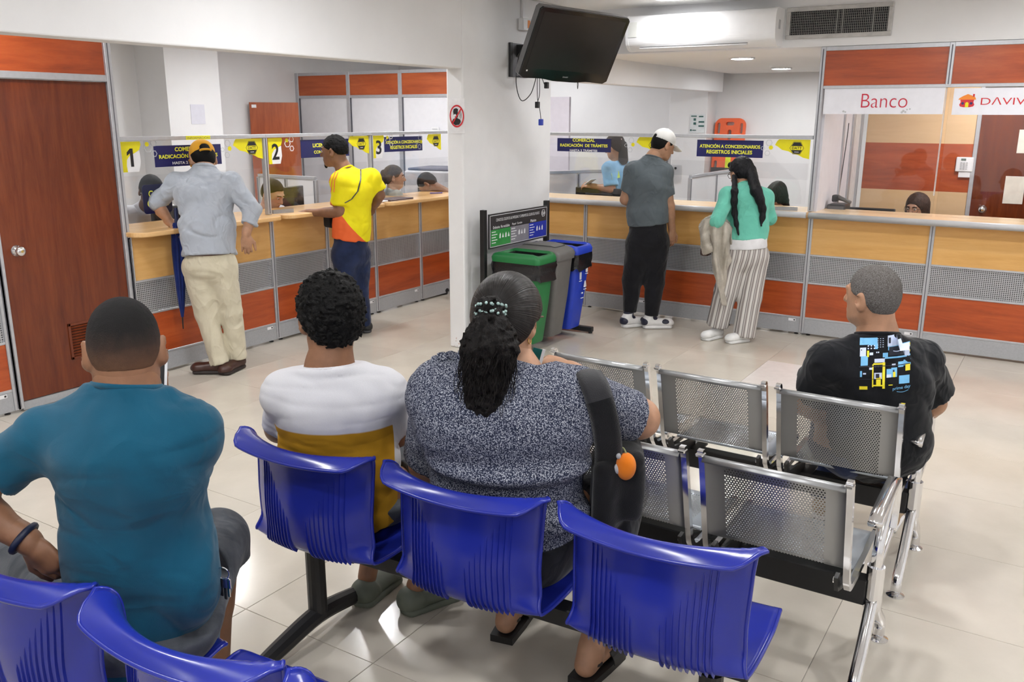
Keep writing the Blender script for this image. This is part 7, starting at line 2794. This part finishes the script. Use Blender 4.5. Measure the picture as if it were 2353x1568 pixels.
# ================================================================ clerks behind the counters
def sit(J, fw, drop=.42, knee=.42):
    """adds seated hips, knees and ankles under a chest and waist"""
    fw = nrm_(fw)
    rg = np.array([fw[1], -fw[0], 0])
    p = V3(J['pel'])
    for s_, q in (('L', -1), ('R', 1)):
        J['hp' + s_] = p + rg * q * .09
        J['kn' + s_] = p + rg * q * .11 + fw * knee - [0, 0, .02]
        k = J['kn' + s_]
        J['an' + s_] = np.array([k[0], k[1], .09]) - fw * .03
    return J


def copy_tree(o, parent=None):
    c = o.copy()
    COL.objects.link(c)
    c.parent = parent
    for ch in o.children:
        copy_tree(ch, c)
    return c


CHAIR0 = bpy.data.objects['office_chair']


def clerk(label, hx, fw, face, shirt, skn, hair=None, s=1.0, lean=.0, sleeve=.8, tw=1.0, hup=(0, 0, 1), arms=None, pants=DENIM_K, where='', line=None, thick=.010, **kw):
    """seated clerk built down from the head position hx"""
    hx = V3(hx)
    fw = nrm_(fw)
    rg = np.array([fw[1], -fw[0], 0])
    nk = hx - fw * lean * .35 - [0, 0, .125]
    chs = nk - fw * lean * .5 - [0, 0, .16]
    wst = chs - fw * lean * .4 - [0, 0, .20]
    pel = wst - [0, 0, .14]
    J = dict(pel=pel, wst=wst, chs=chs, nk=nk, head=hx)
    for s_, q in (('L', -1), ('R', 1)):
        J['sh' + s_] = nk + rg * q * .165 * tw - [0, 0, .06]
        J['el' + s_] = J['sh' + s_] + rg * q * .04 + fw * .10 - [0, 0, .24]
        J['wr' + s_] = J['el' + s_] + fw * .20 - rg * q * .05 + [0, 0, .02]
    J = sit(J, fw)
    sh = dict(face=face, hup=hup, right=rg, fwd=fw, torso=((.155 * tw, .12), (.145 * tw, .11), (.165 * tw, .115)), skin=skn, nr=.054, hs=s, arm=(.050, .043, .039, .027), shirt=shirt, sleeve=sleeve, ease=.014, res=.011, sres=.010, rhead=.0055,
              handL=(fw, (0, 0, 1), .3, .5), handR=(fw, (0, 0, 1), .3, .5), rhand=.006, fold=((.005, 13, (1, 1, 1.4), 2.0),), pants=pants, pant=(.09, .07, .064, .06), pres=.012)
    sh.update(kw)
    t, R = figure(label, J, sh)
    if hair is not None:
        hair_cap(t, 'hair', hx, R, hair, s, thick, line, .0015, 100, .006)
    for s_ in 'LR':
        shoe(t, J['an' + s_], fw, BLACKP, BLACKP, .012)
    own = where.startswith('woman clerk')
    oc = CHAIR0 if own else copy_tree(CHAIR0)
    oc.location = (float(J['pel'][0] - fw[0] * .12), float(J['pel'][1] - fw[1] * .12), float(J['pel'][2]) - .50 - .10)
    oc.location.z = 0
    oc.scale = (1, 1, 1 if own else .74)
    oc.rotation_euler = (0, 0, math.atan2(fw[1], fw[0]) - math.pi / 2)
    oc['label'] = ('dark office chair with its back rising behind the ' if own else 'dark office chair under the ') + where
    return t, R, J, sh


WSHIRT = fabric('white_shirt', (.70, .71, .75), (.64, .65, .70), 400, .1)
H_DB = hair_mat('dark_brown_hair', (.010, .007, .006), (1, 1, .4), 160, .45, .5, (.045, .03, .024))
LIPR = plain('lip_rose', (.36, .12, .10), .45)
# window 1: only crown and shoulders show
hx = at(348, 440, 7.05)
tA, R, J, S = clerk('clerk in white shirt with short dark hair bending down behind window 1', hx, (.95, -.25, 0), (.8, -.2, -.75), WSHIRT, SK_DARK, H_BLACK, 1.0, .35, 1.6, hup=(.7, -.2, .8), where='bowed clerk at window 1')
eyes(tA, hx, R, 1.0, H_BLACK)
# window 2: young man looking down to the side
hx = at(627, 446, 7.62)
tB, R, J, S = clerk('young clerk in white shirt with short dark hair looking down behind window 2', hx, (.80, .15, 0), (.80, .10, -.45), WSHIRT, SK_LIGHT, H_DB, 1.0, .2, .9, hup=(.3, .05, 1), thick=.006, line=[(-.12, -.07), (-.05, -.06), (-.03, -.02), (-.012, .012), (.02, .024), (.045, .045), (.06, .066), (.12, .078)], where='young clerk at window 2')
eyes(tB, hx, R, 1.0, H_BLACK, LIPR)
# window 3: woman in profile
hx = at(906, 408, 8.95)
tC, R, J, S = clerk('woman clerk in pale patterned blouse with tied-back light brown hair behind window 3', hx, (.60, .72, 0), (.72, .66, -.05), fabric('pale_pattern', (.60, .62, .58), (.42, .46, .44), 60, .1), SK_LIGHT, hair_mat('light_brown_hair', (.07, .05, .038), (1, 1, .4), 160, .5, .4, (.16, .12, .095)), .96, .05, .7, tw=.88, where='woman clerk in patterned blouse')
eyes(tC, hx, R, .96, H_DB, LIPR)
f = Field()
f.cone(hx_ := V3(hx) + R @ np.array([0, -.10, .0]), V3(hx) + R @ np.array([-.03, -.13, -.14]), .035, .030, .03)
f.ell(V3(hx) + R @ np.array([0, -.105, .04]), (.035, .035, .035), None, .02)
nets('hair_bun', [f.mesh(.007)], MATS['light_brown_hair'], tC, 1)
# far corner: man bent over his desk
hx = at(983, 424, 9.35)
tD, R, J, S = clerk('man in white shirt with close-cropped hair bent low over his desk near the pillar', hx, (-.75, -.30, 0), (-.55, -.2, -.85), WSHIRT, SK_BROWN, H_BLACK, 1.0, .75, 1.6, hup=(-.8, -.3, .5), thick=.006, where='man bent over his desk')
# standing woman in pale blue
hx = at(1412, 338, 9.2)
fw = nrm_((-.90, .25, 0))
rg = np.array([fw[1], -fw[0], 0])
J = dict(head=V3(hx), nk=V3(at(1418, 372, 9.2)), chs=V3(at(1417, 402, 9.2)), wst=V3(at(1417, 455, 9.2)), pel=V3(at(1417, 490, 9.2)),
         shL=V3(at(1400, 388, 9.05)), elL=V3(at(1405, 435, 9.0)), wrL=V3(at(1362, 428, 9.1)), shR=V3(at(1432, 385, 9.3)), elR=V3(at(1440, 440, 9.35)), wrR=V3(at(1380, 440, 9.4)))
p = J['pel']
for s_, q in (('L', -1), ('R', 1)):
    J['hp' + s_] = p + rg * q * .09 - [0, 0, .05]
    J['kn' + s_] = np.array([p[0], p[1], .48]) + rg * q * .09
    J['an' + s_] = np.array([p[0], p[1], .09]) + rg * q * .09
BLS = fabric('pale_blue_shirt', (.22, .45, .68), (.17, .37, .58), 380, .12)
S = dict(face=(-.95, .10, -.30), right=rg, fwd=fw, torso=((.150, .12), (.140, .11), (.150, .115)), skin=SK_TAN, nr=.05, hs=.97, arm=(.05, .043, .038, .026), shirt=BLS, sleeve=.85, ease=.018, flare=.015, res=.011, sres=.009, rhead=.006, rhand=.0055,
         handL=((-.9, -.1, .1), (0, -.5, .8), .5, .5), handR=((-.9, -.1, .1), (0, -.5, .8), .5, .5), fold=((.009, 9, (1, 1, 1.2), 2.0),), pants=DENIM_K, pant=(.095, .075, .065, .06), hipw=(.15, .12))
tE, R = figure('woman clerk standing in a pale blue shirt with hair in a dark net', J, S)
hair_cap(tE, 'hair', J['head'], R, H_DB, .97, .014, None, .001, 80, .006)
f = Field()
f.cone(V3(hx) + R @ np.array([0, -.10, -.01]), V3(at(1432, 368, 9.15)), .045, .052, .03)
nets('hair_net', [f.mesh(.007)], plain('net_black', (.012, .011, .011), .6), tE, 1)
MB().sphere(Vector((V3(hx) + R @ np.array([-.02, -.10, .045])).tolist()), .018, 10, 7).build('hair_clip', plain('clip_pink', (.55, .42, .40), .4), tE, smooth=True)
so = S['_shirt']
pts = [on_mesh(so, a, b_, .003) for a, b_ in ((1405, 398), (1422, 393), (1425, 408), (1407, 413))]
if all(p is not None for p in pts):
    raw('sleeve_patch', pts, [(0, 1, 2, 3)], plain('patch_lime', (.45, .62, .12), .6), tE)
eyes(tE, J['head'], R, .97, H_DB)
for s_ in 'LR':
    shoe(tE, J['an' + s_], fw, BLACKP, BLACKP, .012)
t = thing('tablet', 'pale tablet or paper held by the standing clerk in pale blue', 'tablet', at(1355, 415, 9.1))
pq = at(1356, 418, 9.08)
MB().box(pq + Vector((-.05, -.06, -.004)), pq + Vector((.05, .06, .004)), .002, Matrix.Rotation(math.radians(-35), 3, 'Y')).build('panel', plain('tablet_pale', (.60, .66, .72), .3), t)
MB().box(pq + Vector((-.045, -.055, .004)), pq + Vector((.045, .055, .0055)), 0, Matrix.Rotation(math.radians(-35), 3, 'Y')).build('screen', plain('tablet_screen', (.55, .62, .70), .2), t)
# seated woman behind the right counter, dark hair
hx = at(1783, 452, 8.05)
tF, R, J, S = clerk('clerk with long dark brown hair bowed behind the counter beside the woman in mint', hx, (-.2, -.95, 0), (-.1, -.6, -.75), fabric('black_white_top', (.10, .10, .11), (.03, .03, .035), 40, .1), SK_TAN, None, .97, .3, .7, tw=.85, hup=(0, -.75, .65), where='long-haired clerk near the woman in mint')
def long_hair(f, L):
    f.cone(L(.07, -.02, .02), L(.085, .03, -.20), .035, .030, .04)
    f.cone(L(-.07, -.02, .02), L(-.085, .03, -.20), .035, .030, .04)
    f.cone(L(0, -.08, .02), L(0, -.10, -.22), .06, .05, .05)
hair_cap(tF, 'hair', hx, R, H_DB, .97, .012, None, .002, 60, .0065, 0, long_hair, 1, True, False)
# bank teller with glasses
hx = at(2106, 477, 7.62)
tG, R, J, S = clerk('bank teller with long brown hair and round glasses', hx, (-.25, -.95, 0), (-.30, -.92, -.22), fabric('dark_blazer', (.03, .03, .04), None, 300, .1), SK_LIGHT, None, .98, .1, .9, tw=.85, where='bank teller with glasses')
def teller_hair(f, L):
    f.cone(L(.065, -.03, .03), L(.088, .02, -.22), .032, .036, .04)
    f.cone(L(-.065, -.03, .03), L(-.088, .02, -.22), .032, .036, .04)
    f.cone(L(0, -.08, .02), L(0, -.10, -.22), .06, .05, .05)
    f.ell(L(0, .075, -.03), np.array([.060, .075, .085]), R, .012, 's')
hair_cap(tG, 'hair', hx, R, hair_mat('brown_hair', (.022, .012, .009), (1, 1, .3), 160, .42, .5, (.09, .05, .035)), .98, .010, None, .0015, 60, .006, 0, teller_hair, 1, True, False)
eyes(tG, hx, R, .98, H_DB, LIPR)
L = lambda x, y, z: Vector((V3(hx) + R @ np.array([x, y, z])).tolist())
for q in (-1, 1):
    MB().tube([L(q * .034 + .026 * math.cos(a), .108 - .012 * abs(math.cos(a)), .006 + .024 * math.sin(a)) for a in np.linspace(0, 2 * math.pi, 18, endpoint=False)], .0018, 6, closed=True).build('glasses_rim', GL, tG)
    MB().tube([L(q * .060, .096, .012), L(q * .082, .04, .014), L(q * .085, -.01, .006)], .0018, 6).build('glasses_temple', GL, tG)
